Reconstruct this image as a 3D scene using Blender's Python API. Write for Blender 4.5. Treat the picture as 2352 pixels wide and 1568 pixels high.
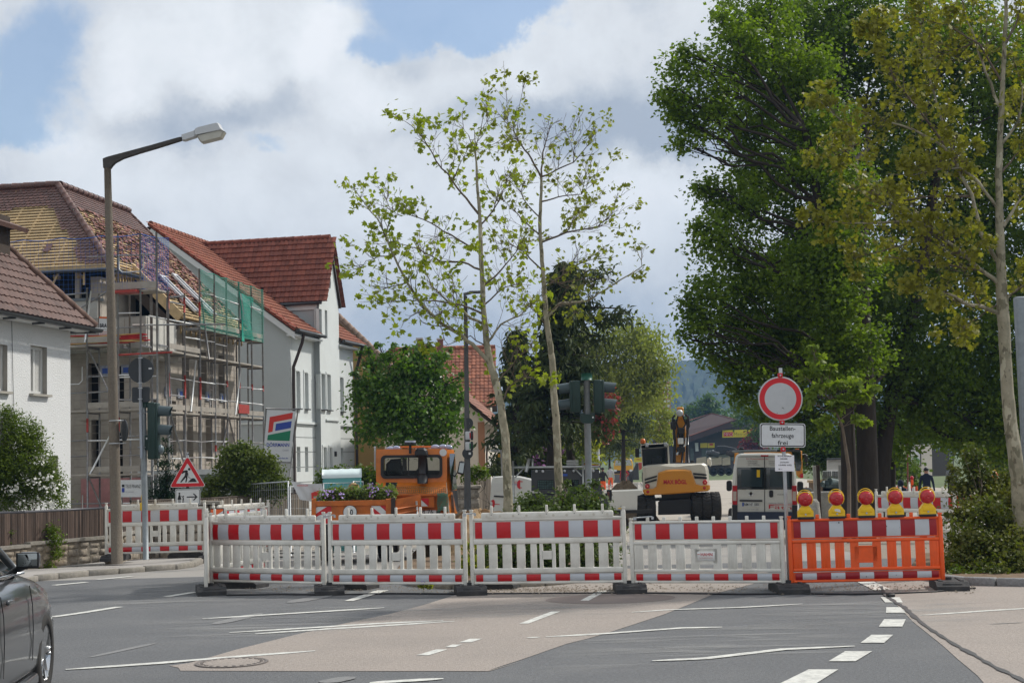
# construction site at a street junction; everything is built here in code
SUN_E = 3.3; EXPO = 0.17; SKY_C = .98
import bpy, bmesh, math, random
import numpy as np
from mathutils import Vector, Matrix, Quaternion
random.seed(7); RNG = np.random.default_rng(7)
R = math.radians
S = bpy.context.scene
for o in list(bpy.data.objects): bpy.data.objects.remove(o)
COL = S.collection
# ---------------------------------------------------------------- camera (pixels of a 2352 x 1568 picture)
FPX, CX, CY, HZ, CAMZ, ROLL = 3400.0, 1176.0, 784.0, 1056.0, 1.78, 0.026
PITCH = math.atan((HZ-CY)/FPX)
_F = Vector((0, math.cos(PITCH), math.sin(PITCH))); _R0 = Vector((1,0,0)); _U0 = Vector((0,-math.sin(PITCH), math.cos(PITCH)))
_R = math.cos(ROLL)*_R0 - math.sin(ROLL)*_U0; _U = math.cos(ROLL)*_U0 + math.sin(ROLL)*_R0
cam = bpy.data.cameras.new('Camera'); camo = bpy.data.objects.new('Camera', cam); COL.objects.link(camo)
mw = Matrix.Identity(4)
for i in range(3): mw[i][0]=_R[i]; mw[i][1]=_U[i]; mw[i][2]=-_F[i]
mw[2][3]=CAMZ; camo.matrix_world = mw
cam.sensor_width = 36; cam.lens = FPX/2352*36; cam.clip_start=.1; cam.clip_end = 20000
S.camera = camo
def ray(px,py): return _F*FPX + _R*(px-CX) + _U*(CY-py)
def at(px,py,Y):
    d = ray(px,py); k = Y/d.y
    return Vector((d.x*k, Y, CAMZ+d.z*k))
def gz(Y):
    t = min(1,max(0,(Y-26)/16)); return -.6*t*t*(3-2*t)
def ground(px,py,dz=0):
    d = ray(px,py); Y=20.0
    for i in range(40):
        Y = .5*Y+.5*(gz(Y)-CAMZ)/(d.z/d.y) if d.z<0 else 200
    p = at(px,py,Y); p.z = gz(Y)+dz; return p
def gat(px,Y,py=1200):           # ground point at depth Y under column px
    p = at(px,py,Y)
    for i in range(4):
        q = at(px,py,Y); zz=gz(Y); py += (q.z-zz)*FPX/Y
    p = at(px,py,Y); p.z=gz(Y); return p
def px_m(Y): return FPX/Y
# ---------------------------------------------------------------- sun and sky
SUN = Vector((2.5,1.3,2.75)).normalized()
sl = bpy.data.lights.new('sun','SUN'); sl.energy=SUN_E; sl.angle=R(3.); sl.color=(1,.95,.87)
so = bpy.data.objects.new('sun', sl); COL.objects.link(so); so.location=(20,10,40)
so.rotation_euler = SUN.to_track_quat('Z','Y').to_euler()
S.view_settings.view_transform='Standard'; S.view_settings.look='None'; S.view_settings.exposure=EXPO; S.view_settings.gamma=1
W = bpy.data.worlds.new('World'); S.world=W; W.use_nodes=True
nt=W.node_tree; N=nt.nodes; Lk=nt.links; N.clear()
def nd(t, **k):
    n=N.new(t)
    for a,b in k.items(): setattr(n,a,b)
    return n
def mth(op,a,b=None,c=None,clamp=False):
    n=nd('ShaderNodeMath',operation=op,use_clamp=clamp)
    for i,v in enumerate((a,b,c)):
        if v is None: continue
        if isinstance(v,(int,float)): n.inputs[i].default_value=v
        else: Lk.new(v,n.inputs[i])
    return n.outputs[0]
sky = nd('ShaderNodeTexSky', sky_type='NISHITA', sun_disc=False, sun_elevation=math.asin(SUN.z), sun_rotation=math.atan2(SUN.x,SUN.y), air_density=1.0, dust_density=.6, ozone_density=1.2)
bgsky = nd('ShaderNodeBackground'); bgsky.inputs[1].default_value=.13; Lk.new(sky.outputs[0], bgsky.inputs[0])
tc = nd('ShaderNodeTexCoord'); sep=nd('ShaderNodeSeparateXYZ'); Lk.new(tc.outputs['Generated'],sep.inputs[0])
az = mth('ARCTAN2',sep.outputs[0],sep.outputs[1]); el=mth('ARCSINE',sep.outputs[2])
cmb=nd('ShaderNodeCombineXYZ'); Lk.new(az,cmb.inputs[0]); Lk.new(el,cmb.inputs[1])
def noise(scale,det=6,rough=.55,vec=None,dist=0.):
    n=nd('ShaderNodeTexNoise'); n.inputs['Scale'].default_value=scale; n.inputs['Detail'].default_value=det; n.inputs['Roughness'].default_value=rough; n.inputs['Distortion'].default_value=dist
    Lk.new(vec or cmb.outputs[0], n.inputs['Vector']); return n
wn = noise(11,7,.62)
vm=nd('ShaderNodeVectorMath',operation='SUBTRACT'); Lk.new(wn.outputs['Color'],vm.inputs[0]); vm.inputs[1].default_value=(.5,.5,.5)
vs=nd('ShaderNodeVectorMath',operation='SCALE'); Lk.new(vm.outputs[0],vs.inputs[0]); vs.inputs['Scale'].default_value=.085
va=nd('ShaderNodeVectorMath',operation='ADD'); Lk.new(vs.outputs[0],va.inputs[0]); Lk.new(cmb.outputs[0],va.inputs[1])
wsep=nd('ShaderNodeSeparateXYZ'); Lk.new(va.outputs[0],wsep.inputs[0])
def azel(px,py):
    d=ray(px,py).normalized(); return math.atan2(d.x,d.y), math.asin(d.z)
def blobs(lst):
    acc=None
    for (px,py,rx,ry,w) in lst:
        a,e=azel(px,py)
        dx=mth('MULTIPLY',mth('SUBTRACT',wsep.outputs[0],a),FPX/rx); dy=mth('MULTIPLY',mth('SUBTRACT',wsep.outputs[1],e),FPX/ry)
        d2=mth('MULTIPLY_ADD',dx,dx,mth('MULTIPLY',dy,dy))
        g=mth('MULTIPLY',mth('POWER',2.71828,mth('MULTIPLY',d2,-1.0)),w)
        acc = g if acc is None else mth('ADD',acc,g)
    return acc
# where the blue shows between the clouds, then bright cumulus heads, then grey bases
clear = blobs([(60,160,140,120,.9),(-40,290,120,60,.8),(1000,30,190,56,.85),(1180,15,130,60,.8),(860,110,80,45,.75),(590,330,90,30,.6),(700,-60,200,50,.4),(180,30,140,80,.35),(1050,-60,300,80,.8)])
bright = blobs([(330,120,90,100,.6),(520,60,150,110,.75),(760,60,80,80,1.),(600,170,160,70,.6),(860,220,110,60,.9),(250,220,70,50,.5),(1160,160,110,60,.7),(1320,60,160,80,.35),(120,300,90,40,.7),(700,330,200,50,.45),(330,400,250,60,.35),(1250,200,70,45,.6),(1480,430,230,90,.75),(500,480,400,110,.45),(1000,500,400,120,.3),(300,200,60,60,.4),(470,150,60,60,.4),(700,120,60,50,.4),(1350,550,300,100,.3)])
dark = blobs([(400,270,160,50,.8),(680,200,70,45,.75),(560,240,160,50,.5),(1200,240,140,70,.6),(1400,270,260,60,1.15),(1550,310,180,50,1.0),(1640,180,150,90,.4),(900,300,160,30,.35),(1000,120,120,40,.3),(1300,780,500,120,.3),(880,760,300,120,.2),(250,260,90,40,.4),(640,110,50,40,.35),(380,190,60,35,.35),(1100,250,100,50,.3)])
fb = noise(7,8,.6,dist=.3); fb2=noise(16,8,.65,dist=.2)
general = nd('ShaderNodeMapRange'); Lk.new(fb.outputs[0],general.inputs[0]); general.inputs[1].default_value=.3; general.inputs[2].default_value=.7
cl = mth('MULTIPLY_ADD', mth('SUBTRACT',fb2.outputs[0],.5), 1.1, clear)
mask = nd('ShaderNodeMapRange',interpolation_type='SMOOTHSTEP'); Lk.new(cl,mask.inputs[0]); mask.inputs[1].default_value=.33; mask.inputs[2].default_value=.78; mask.inputs[3].default_value=0.; mask.inputs[4].default_value=.78
br = mth('MULTIPLY_ADD', mth('SUBTRACT',fb2.outputs[0],.5), 2.0, mth('SUBTRACT',bright,dark))
br = mth('MULTIPLY_ADD', mth('SUBTRACT',fb.outputs[0],.5), 1.2, br)
cr=nd('ShaderNodeValToRGB'); Lk.new(mth('MULTIPLY_ADD',br,.4,.5,clamp=True),cr.inputs[0])
e=cr.color_ramp.elements
e[0].position=.08; e[0].color=(.43,.48,.555,1); e[1].position=.93; e[1].color=(.91,.93,.955,1)
for p,c in ((.33,(.575,.615,.665,1)),(.52,(.735,.76,.785,1)),(.72,(.83,.86,.885,1))):
    q=e.new(p); q.color=c
bgc=nd('ShaderNodeBackground'); Lk.new(cr.outputs[0],bgc.inputs[0]); bgc.inputs[1].default_value=SKY_C
mix=nd('ShaderNodeMixShader'); Lk.new(mask.outputs[0],mix.inputs[0]); Lk.new(bgc.outputs[0],mix.inputs[1]); Lk.new(bgsky.outputs[0],mix.inputs[2])
wo=nd('ShaderNodeOutputWorld'); Lk.new(mix.outputs[0],wo.inputs[0])
S.render.engine='CYCLES'; S.cycles.use_denoising=True; S.cycles.max_bounces=6; S.cycles.transparent_max_bounces=12
S.cycles.diffuse_bounces=3; S.cycles.glossy_bounces=3; S.cycles.transmission_bounces=4; S.cycles.caustics_reflective=False; S.cycles.caustics_refractive=False
# ---------------------------------------------------------------- materials
MATS={}
def M(name,col,rough=.7,var=.12,scale=6.,bump=0.,bscale=None,metal=0.,isl=0.,coat=0.,spec=.4,dirt=None,dirtscale=1.5,dirtamt=.5,stretch=None,alpha=1.):
    if name in MATS: return MATS[name]
    m=bpy.data.materials.new(name); MATS[name]=m; m.use_nodes=True; t=m.node_tree; n=t.nodes; l=t.links
    b=n['Principled BSDF']; b.inputs['Roughness'].default_value=rough; b.inputs['Metallic'].default_value=metal
    b.inputs['Specular IOR Level'].default_value=spec
    if coat: b.inputs['Coat Weight'].default_value=coat; b.inputs['Coat Roughness'].default_value=.08
    tcn=n.new('ShaderNodeTexCoord'); src=tcn.outputs['Object']
    if stretch:
        mp=n.new('ShaderNodeMapping'); mp.inputs['Scale'].default_value=stretch; l.new(src,mp.inputs[0]); src=mp.outputs[0]
    nz=n.new('ShaderNodeTexNoise'); nz.inputs['Scale'].default_value=scale; nz.inputs['Detail'].default_value=6; nz.inputs['Roughness'].default_value=.65; l.new(src,nz.inputs[0])
    mr=n.new('ShaderNodeMapRange'); l.new(nz.outputs[0],mr.inputs[0]); mr.inputs[1].default_value=.25; mr.inputs[2].default_value=.75; mr.inputs[3].default_value=1-var; mr.inputs[4].default_value=1+var
    val=mr.outputs[0]
    if isl:
        g=n.new('ShaderNodeNewGeometry'); r=n.new('ShaderNodeMapRange'); l.new(g.outputs['Random Per Island'],r.inputs[0]); r.inputs[3].default_value=1-isl; r.inputs[4].default_value=1+isl
        mm=n.new('ShaderNodeMath'); mm.operation='MULTIPLY'; l.new(val,mm.inputs[0]); l.new(r.outputs[0],mm.inputs[1]); val=mm.outputs[0]
    hs=n.new('ShaderNodeVectorMath'); hs.operation='SCALE'; hs.inputs[0].default_value=col[:3]; l.new(val,hs.inputs['Scale'])
    out=hs.outputs[0]
    if dirt:
        dn=n.new('ShaderNodeTexNoise'); dn.inputs['Scale'].default_value=dirtscale; dn.inputs['Detail'].default_value=8; dn.inputs['Roughness'].default_value=.7; l.new(src,dn.inputs[0])
        dr=n.new('ShaderNodeMapRange'); l.new(dn.outputs[0],dr.inputs[0]); dr.inputs[1].default_value=.45; dr.inputs[2].default_value=.75; dr.inputs[4].default_value=dirtamt
        mx=n.new('ShaderNodeMix'); mx.data_type='RGBA'; l.new(dr.outputs[0],mx.inputs[0]); l.new(out,mx.inputs[6]); mx.inputs[7].default_value=(*dirt,1); out=mx.outputs[2]
    l.new(out,b.inputs['Base Color'])
    if bump:
        bn=n.new('ShaderNodeTexNoise'); bn.inputs['Scale'].default_value=bscale or scale*4; bn.inputs['Detail'].default_value=5; l.new(src,bn.inputs[0])
        bp=n.new('ShaderNodeBump'); bp.inputs['Strength'].default_value=bump; bp.inputs['Distance'].default_value=.02; l.new(bn.outputs[0],bp.inputs['Height']); l.new(bp.outputs[0],b.inputs['Normal'])
    return m
def leafmat(name,col,col2,trans=.4,rough=.5,spec=.35):
    m=bpy.data.materials.new(name); m.use_nodes=True; t=m.node_tree; n=t.nodes; l=t.links; b=n['Principled BSDF']
    b.inputs['Roughness'].default_value=rough; b.inputs['Specular IOR Level'].default_value=spec
    g=n.new('ShaderNodeNewGeometry'); tcn=n.new('ShaderNodeTexCoord'); nz=n.new('ShaderNodeTexNoise'); nz.inputs['Scale'].default_value=.9; nz.inputs['Detail'].default_value=3; l.new(tcn.outputs['Object'],nz.inputs[0])
    mr=n.new('ShaderNodeMapRange'); l.new(nz.outputs[0],mr.inputs[0]); mr.inputs[1].default_value=.35; mr.inputs[2].default_value=.65
    ad=n.new('ShaderNodeMath'); ad.operation='MULTIPLY_ADD'; l.new(mr.outputs[0],ad.inputs[0]); ad.inputs[1].default_value=.5
    ml=n.new('ShaderNodeMath'); ml.operation='MULTIPLY'; l.new(g.outputs['Random Per Island'],ml.inputs[0]); ml.inputs[1].default_value=.5; l.new(ml.outputs[0],ad.inputs[2])
    mx=n.new('ShaderNodeMix'); mx.data_type='RGBA'; l.new(ad.outputs[0],mx.inputs[0]); mx.inputs[6].default_value=(*col,1); mx.inputs[7].default_value=(*col2,1)
    l.new(mx.outputs[2],b.inputs['Base Color'])
    tr=n.new('ShaderNodeBsdfTranslucent'); br=n.new('ShaderNodeVectorMath'); br.operation='MULTIPLY'; l.new(mx.outputs[2],br.inputs[0]); br.inputs[1].default_value=(1.25,1.35,.6); l.new(br.outputs[0],tr.inputs[0])
    ms=n.new('ShaderNodeMixShader'); ms.inputs[0].default_value=trans; l.new(b.outputs[0],ms.inputs[1]); l.new(tr.outputs[0],ms.inputs[2]); l.new(ms.outputs[0],n['Material Output'].inputs[0])
    MATS[name]=m; return m
def glass(name,col=(.02,.025,.03),rough=.05):
    return M(name,col,rough=rough,var=.1,spec=.8,coat=.6)
# ---------------------------------------------------------------- mesh builder
TXT={}
def textgeo(s,bold=0.):
    k=(s,bold)
    if k not in TXT:
        c=bpy.data.curves.new('t','FONT'); c.body=s; c.size=1; c.offset=bold; c.fill_mode='FRONT'; c.resolution_u=3
        o=bpy.data.objects.new('t',c); COL.objects.link(o); dg=bpy.context.evaluated_depsgraph_get()
        me=bpy.data.meshes.new_from_object(o.evaluated_get(dg)); vs=[Vector(v.co) for v in me.vertices]; fs=[tuple(p.vertices) for p in me.polygons]
        xs=[v.x for v in vs] or [0]; ys=[v.y for v in vs] or [0]
        TXT[k]=(vs,fs,min(xs),max(xs),min(ys),max(ys)); bpy.data.objects.remove(o); bpy.data.curves.remove(c); bpy.data.meshes.remove(me)
    return TXT[k]
class MB:
    def __init__(s,M=None): s.v=[];s.f=[];s.m=[];s.mats=[];s.M=M or Matrix.Identity(4);s.sm=[]
    def mi(s,m):
        if m not in s.mats: s.mats.append(m)
        return s.mats.index(m)
    def add(s,vs,fs,m,smooth=False):
        b=len(s.v); k=s.mi(m); s.v+= [s.M@Vector(v) for v in vs]
        for f in fs: s.f.append([b+i for i in f]); s.m.append(k); s.sm.append(smooth)
    def box(s,c,d,m,rot=None,taper=None):
        x,y,z=[a/2 for a in d]; vs=[Vector((sx*x,sy*y,sz*z)) for sz in(-1,1) for sy in(-1,1) for sx in(-1,1)]
        if taper:
            for v in vs[4:]: v.x*=taper[0]; v.y*=taper[1]
        if rot is not None:
            vs=[rot@v for v in vs]
        c=Vector(c); s.add([v+c for v in vs],[(0,2,3,1),(4,5,7,6),(0,1,5,4),(2,6,7,3),(0,4,6,2),(1,3,7,5)],m)
    def b2(s,lo,hi,m): s.box([(a+b)/2 for a,b in zip(lo,hi)],[abs(b-a) for a,b in zip(lo,hi)],m)
    def rbox(s,c,d,m,r=.03,rot=None,seg=2):
        bm=bmesh.new(); bmesh.ops.create_cube(bm,size=1)
        for v in bm.verts: v.co=Vector((v.co.x*d[0],v.co.y*d[1],v.co.z*d[2]))
        bmesh.ops.bevel(bm,geom=list(bm.edges),offset=r,segments=seg,profile=.5,affect='EDGES')
        bm.verts.index_update(); c=Vector(c)
        s.add([(rot@v.co if rot is not None else v.co)+c for v in bm.verts],[[v.index for v in f.verts] for f in bm.faces],m,True); bm.free()
    def tube(s,pts,r,m,n=8,cap=True,smooth=True):
        pts=[Vector(p) for p in pts]; rs=r if isinstance(r,(list,tuple)) else [r]*len(pts)
        vs=[];fs=[]; up=None
        for i,p in enumerate(pts):
            d=(pts[min(i+1,len(pts)-1)]-pts[max(i-1,0)])
            if d.length<1e-9: d=Vector((0,0,1))
            d.normalize()
            if up is None: up = Vector((0,0,1)) if abs(d.z)<.9 else Vector((1,0,0))
            a=d.cross(up); a.normalize(); b=a.cross(d); up=b
            for k in range(n):
                t=2*math.pi*k/n; vs.append(p+(a*math.cos(t)+b*math.sin(t))*rs[i])
        for i in range(len(pts)-1):
            for k in range(n): fs.append((i*n+k,i*n+(k+1)%n,(i+1)*n+(k+1)%n,(i+1)*n+k))
        if cap: fs.append(tuple(range(n))); fs.append(tuple((len(pts)-1)*n+k for k in range(n))[::-1])
        s.add(vs,fs,m,smooth)
    def cyl(s,p0,p1,r,m,n=16,r1=None): 
        # separate caps to keep the rims sharp
        p0=Vector(p0);p1=Vector(p1); r1=r if r1 is None else r1
        s.tube([p0,p1],[r,r1],m,n,cap=False); d=(p1-p0).normalized(); q=d.to_track_quat('Z','Y')
        for p,rr,sg in((p0,r,-1),(p1,r1,1)):
            ring=[p+q@Vector((math.cos(2*math.pi*k/n)*rr,math.sin(2*math.pi*k/n)*rr,0)) for k in range(n)]
            s.add(ring,[tuple(range(n)) if sg>0 else tuple(range(n))[::-1]],m)
    def prism(s,poly,T,th,m,smooth=False):
        # poly 2d -> T@(x,y,0..th)
        n=len(poly); vs=[T@Vector((x,y,0)) for x,y in poly]+[T@Vector((x,y,th)) for x,y in poly]
        fs=[tuple(range(n))[::-1],tuple(range(n,2*n))]+[(i,(i+1)%n,n+(i+1)%n,n+i) for i in range(n)]
        s.add(vs,fs,m,smooth)
    def sheet(s,pts,m): s.add(pts,[tuple(range(len(pts)))],m)
    def lathe(s,prof,T,m,n=24,smooth=True,cap=True):
        vs=[];fs=[]
        for r,z in prof:
            for k in range(n): vs.append(T@Vector((r*math.cos(2*math.pi*k/n),r*math.sin(2*math.pi*k/n),z)))
        for i in range(len(prof)-1):
            for k in range(n): fs.append((i*n+k,i*n+(k+1)%n,(i+1)*n+(k+1)%n,(i+1)*n+k))
        if cap and prof[0][0]>1e-4: fs.append(tuple(range(n))[::-1])
        if cap and prof[-1][0]>1e-4: fs.append(tuple((len(prof)-1)*n+k for k in range(n)))
        s.add(vs,fs,m,smooth)
    def ball(s,c,r,m,sc=(1,1,1),n=12,k=8):
        T=Matrix.Translation(c)@Matrix.Diagonal((*sc,1)); s.lathe([(max(1e-5,r*math.sin(math.pi*i/k)),-r*math.cos(math.pi*i/k)) for i in range(k+1)],T,m,n)
    def text(s,st,T,h,m,bold=0.02,ax=.5,width=None):
        # T maps the x right, y up plane; h is the cap height; width squeezes to fit
        vs,fs,x0,x1,y0,y1=textgeo(st,bold); k=h/.7; kx=k if width is None else width/max(1e-6,(x1-x0))
        s.add([T@Vector(((v.x-x0-(x1-x0)*ax)*kx,v.y*k,0)) for v in vs],fs,m)
    def build(s,name,parent=None,loc=None,mats=None):
        me=bpy.data.meshes.new(name); me.from_pydata([tuple(v) for v in s.v],[],s.f)
        for m in s.mats: me.materials.append(m)
        me.polygons.foreach_set('material_index',s.m); me.polygons.foreach_set('use_smooth',s.sm); me.update()
        o=bpy.data.objects.new(name,me); COL.objects.link(o)
        if parent: o.parent=parent
        if loc is not None: o.location=loc
        return o
def npmesh(name,verts,K,mat,parent=None,smooth=False,midx=None):
    # verts: (n*K,3) ; each face K consecutive verts
    nv=len(verts); nf=nv//K; me=bpy.data.meshes.new(name)
    me.vertices.add(nv); me.vertices.foreach_set('co',np.asarray(verts,dtype=np.float32).ravel())
    me.loops.add(nv); me.loops.foreach_set('vertex_index',np.arange(nv,dtype=np.int32))
    me.polygons.add(nf); me.polygons.foreach_set('loop_start',np.arange(0,nv,K,dtype=np.int32)); me.polygons.foreach_set('loop_total',np.full(nf,K,dtype=np.int32))
    for mm in (mat if isinstance(mat,(list,tuple)) else [mat]): me.materials.append(mm)
    if midx is not None: me.polygons.foreach_set('material_index',np.asarray(midx,dtype=np.int32))
    me.update(calc_edges=True); me.validate()
    o=bpy.data.objects.new(name,me); COL.objects.link(o)
    if parent: o.parent=parent
    return o
def tag(o,label,cat,group=None,kind=None):
    if label: o['label']=label
    if cat: o['category']=cat
    if group: o['group']=group
    if kind: o['kind']=kind
    return o
def thing(name,label,cat,loc=(0,0,0),rz=0.,group=None):
    o=bpy.data.objects.new(name,None); COL.objects.link(o); o.location=loc; o.rotation_euler=(0,0,rz); o.empty_display_size=.3
    return tag(o,label,cat,group)
def struct(o): o['kind']='structure'; return o
def dup(root,loc,rz=0,label=None,group=None,scale=None):
    r=root.copy(); COL.objects.link(r); r.location=loc; r.rotation_euler=(0,0,rz)
    if scale: r.scale=scale
    if label: r['label']=label
    if group: r['group']=group
    for ch in list(root.children):
        c=ch.copy(); COL.objects.link(c); c.parent=r
        for g in ch.children: d=g.copy(); COL.objects.link(d); d.parent=c
    return r
# frames: facing camera (x right, z up, plane normal -y)
FRONT = Matrix(((1,0,0,0),(0,0,-1,0),(0,1,0,0),(0,0,0,1)))   # (x,y,z)->(x,-z,y)
def TF(x=0,y=0,z=0,rz=0): return Matrix.Translation((x,y,z))@Matrix.Rotation(rz,4,'Z')@FRONT
def rotz(a): return Matrix.Rotation(a,4,'Z')
# ================================================================ ground, roads, markings
ASPH=M('asphalt',(.120,.124,.130),rough=.85,var=.38,scale=32,bump=.6,bscale=70,dirt=(.19,.19,.19),dirtscale=.5,dirtamt=.5)
PINK=M('reddish_asphalt',(.32,.28,.25),rough=.9,var=.3,scale=34,bump=.6,bscale=70,dirt=(.22,.2,.185),dirtscale=.45,dirtamt=.55)
LINE=M('road_paint',(.62,.62,.58),rough=.7,var=.15,scale=25,dirt=(.24,.235,.23),dirtscale=9,dirtamt=.85)
FAINT=M('worn_road_paint',(.2,.2,.2),rough=.8,var=.2,scale=20)
DUST=M('gravel',(.40,.36,.31),rough=.95,var=.28,scale=30,bump=.6,bscale=60,dirt=(.28,.25,.21),dirtscale=.5,dirtamt=.7)
PAVE=M('pavement',(.36,.34,.32),rough=.9,var=.15,scale=40,bump=.2,dirt=(.25,.24,.22),dirtscale=1.2,dirtamt=.5)
KERB=M('kerb_stone',(.27,.25,.22),rough=.9,var=.25,scale=14,bump=.5,bscale=40,dirt=(.16,.15,.11),dirtscale=3,dirtamt=.7)
GRAN=M('granite_kerb',(.22,.22,.22),rough=.9,var=.3,scale=30,bump=.6,bscale=50)
SOIL=M('soil',(.16,.11,.07),rough=1,var=.35,scale=9,bump=1.,bscale=18)
SAND=M('excavated_earth',(.30,.21,.12),rough=1,var=.35,scale=6,bump=1.,bscale=14)
# terrain sheet
b=MB(); ys=[-40,0,10,20,26]+[26+2*i for i in range(1,9)]+[60,100,200,500,1500,6000]; xs=[-6000,-500,-100,-30,0,30,100,500,6000]
b.add([(x,y,gz(y)-.02) for y in ys for x in xs],[(j*9+i,j*9+i+1,(j+1)*9+i+1,(j+1)*9+i) for j in range(len(ys)-1) for i in range(8)],M('meadow',(.10,.13,.05),rough=1,var=.3,scale=.5))
struct(b.build('ground'))
def strip(name,x0,x1,y0,y1,dz,m,n=16):
    b=MB(); YY=[y0+(y1-y0)*i/n for i in range(n+1)]
    vs=[];
    for y in YY: vs+=[(x0(y) if callable(x0) else x0,y,gz(y)+dz),(x1(y) if callable(x1) else x1,y,gz(y)+dz)]
    b.add(vs,[(2*i,2*i+1,2*i+3,2*i+2) for i in range(n)],m); return struct(b.build(name))
strip('road',-60,60,-30,24.6,0.0,ASPH,40)
strip('street',-14,5.9,24.6,42,0.0,M('dusty_asphalt',(.30,.285,.265),rough=.95,var=.2,scale=40,bump=.3,dirt=(.16,.16,.16),dirtscale=.5,dirtamt=.7),10)
strip('gravel_yard',-16,26,42,140,0.004,DUST,10)
strip('site_track',5.9,30,24.6,42,0.002,M('trodden_soil',(.25,.21,.17),rough=1,var=.3,scale=12,bump=.6),10)
def z6(x,y): return (x/1.68/1.1633, (y/1.68+1500)/1.1633)
def z7(x,y): return ((x/1.638+1300)/1.1633,(y/1.638+1500)/1.1633)
def gp(pts,dz): return [ground(x,y,dz) for x,y in pts]
pinkL=[z6(*p) for p in ((2050,148),(1900,195),(1750,235),(1620,262),(1490,290),(1340,325),(1200,360),(1060,395),(940,430),(850,455),(760,468),(800,476),(810,490),(1400,492),(2195,492),(2352,445))]+[z7(*p) for p in ((0,480),(80,452),(150,430),(250,395),(350,360),(440,338),(520,315),(660,270),(780,230),(880,190),(1000,140),(1160,100),(1250,60),(1200,30),(600,30),(-100,40))]
b=MB(); b.sheet(gp(pinkL,.004),PINK)
pr=[z7(*p) for p in ((1690,60),(1720,110),(1742,135),(1790,185),(1830,225),(1865,262),(1900,290),(1950,330),(2000,370),(2060,425),(2150,500),(2200,560),(2700,800),(3200,800),(3200,60))]
b.sheet(gp(pr,.004),PINK); struct(b.build('road_patch'))
# lane markings
b=MB(); L7=.008
def quad(pts,m=LINE,dz=L7): b.sheet(gp(pts,dz),m)
def band(pts,w,m=LINE,dz=L7,taper=True):
    # pts in px; w = world width in metres
    P=[ground(x,y,dz) for x,y in pts]; n=len(P); 
    Q=[]
    for i in range(n-1):
        for k in range(6): t=k/6; Q.append(P[i].lerp(P[i+1],t))
    Q.append(P[-1]); l=[];r=[]
    for i,p in enumerate(Q):
        d=(Q[min(i+1,len(Q)-1)]-Q[max(0,i-1)]).normalized(); s=Vector((-d.y,d.x,0)); ww=w/2*(min(1,.35+4*min(i,len(Q)-1-i)/len(Q)) if taper else 1)*random.uniform(.93,1.07)
        l.append(p+s*ww); r.append(p-s*ww)
    m_=len(Q); b.add(l+r,[(i,i+1,m_+i+1,m_+i) for i in range(m_-1)],m)
def B6(p,w,**k): band([z6(*q) for q in p],w,**k)
def B7(p,w,**k): band([z7(*q) for q in p],w,**k)
B6([(242,107),(390,93)],.16,taper=False); B6([(440,81),(590,67)],.16,taper=False); B6([(232,250),(380,229),(535,204)],.14,taper=False); B6([(750,158),(880,137)],.14,taper=False)
quad([z6(*q) for q in ((1545,178),(1585,178),(1745,130),(1690,130))])
B6([(908,258),(1200,240),(1500,222),(1725,208)],.13); B6([(1030,320),(1400,298),(1700,279),(1990,266)],.12); B6([(1145,326),(1400,308),(1700,290),(2040,269)],.12)
B6([(295,486),(700,458),(1100,425),(1415,402)],.13)
for a in (((1870,422),(1925,422),(2010,396),(1958,396)),((1998,386),(2040,386),(2075,374),(2030,374)),((2060,364),(2115,364),(2165,348),(2110,348))): quad([z6(*q) for q in a])
B6([(1660,546),(1990,527)],.13); B6([(1450,546),(1580,519)],.2,m=FAINT); B6([(1300,185),(1480,150)],.3,m=FAINT,dz=.006); B6([(960,282),(1170,232)],.22,m=FAINT,dz=.006)
B6([(400,430),(700,365)],.1,m=FAINT,dz=.004); 
quad([z7(*q) for q in ((410,172),(447,172),(530,128),(493,128))]); quad([z7(*q) for q in ((143,273),(183,273),(322,220),(283,220))])
B7([(635,223),(800,212),(1100,202),(1200,197),(1383,186)],.09); B7([(260,331),(510,317),(850,292),(1032,288)],.10); B7([(175,335),(235,332)],.07); B7([(725,436),(960,425),(1300,385),(1612,371)],.11); B7([(1895,237),(2200,216),(2420,203)],.09)
B7([(2200,275),(2352,268)],.03,m=FAINT)
for i,a in enumerate((((1725,157),(1808,157),(1822,180),(1745,180)),((1750,201),(1813,201),(1834,225),(1748,225)),((1740,254),(1835,254),(1820,286),(1717,286)),((1685,322),(1780,322),(1740,357),(1637,357)),((1570,394),(1688,394),(1615,438),(1497,438)),((1410,474),(1540,474),(1435,540),(1275,540)))): quad([z7(*q) for q in a])
quad([z7(*q) for q in ((1615,86),(1690,86),(1768,122),(1700,128))])
struct(b.build('lane_markings'))
# bitumen joint
b=MB(); CR=M('bitumen_joint',(.075,.075,.078),rough=.6,var=.2,scale=40)
P=[(1728,110),(1745,150),(1790,180),(1830,203),(1870,240),(1920,283),(1985,325),(2060,372),(2140,415),(2220,462),(2300,500),(2400,550)]
PP=[]
for i in range(len(P)-1):
    for k in range(5): t=k/5; PP.append((P[i][0]*(1-t)+P[i+1][0]*t+random.uniform(-2,2),P[i][1]*(1-t)+P[i+1][1]*t))
Q=[ground(*z7(*p),.012) for p in PP]; l=[];r=[]
for i,p in enumerate(Q): w=random.uniform(.012,.035); l.append(p+Vector((-w,0,0))); r.append(p+Vector((w,0,0)))
b.add(l+r,[(i,i+1,len(Q)+i+1,len(Q)+i) for i in range(len(Q)-1)],CR); struct(b.build('road_crack'))
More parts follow.
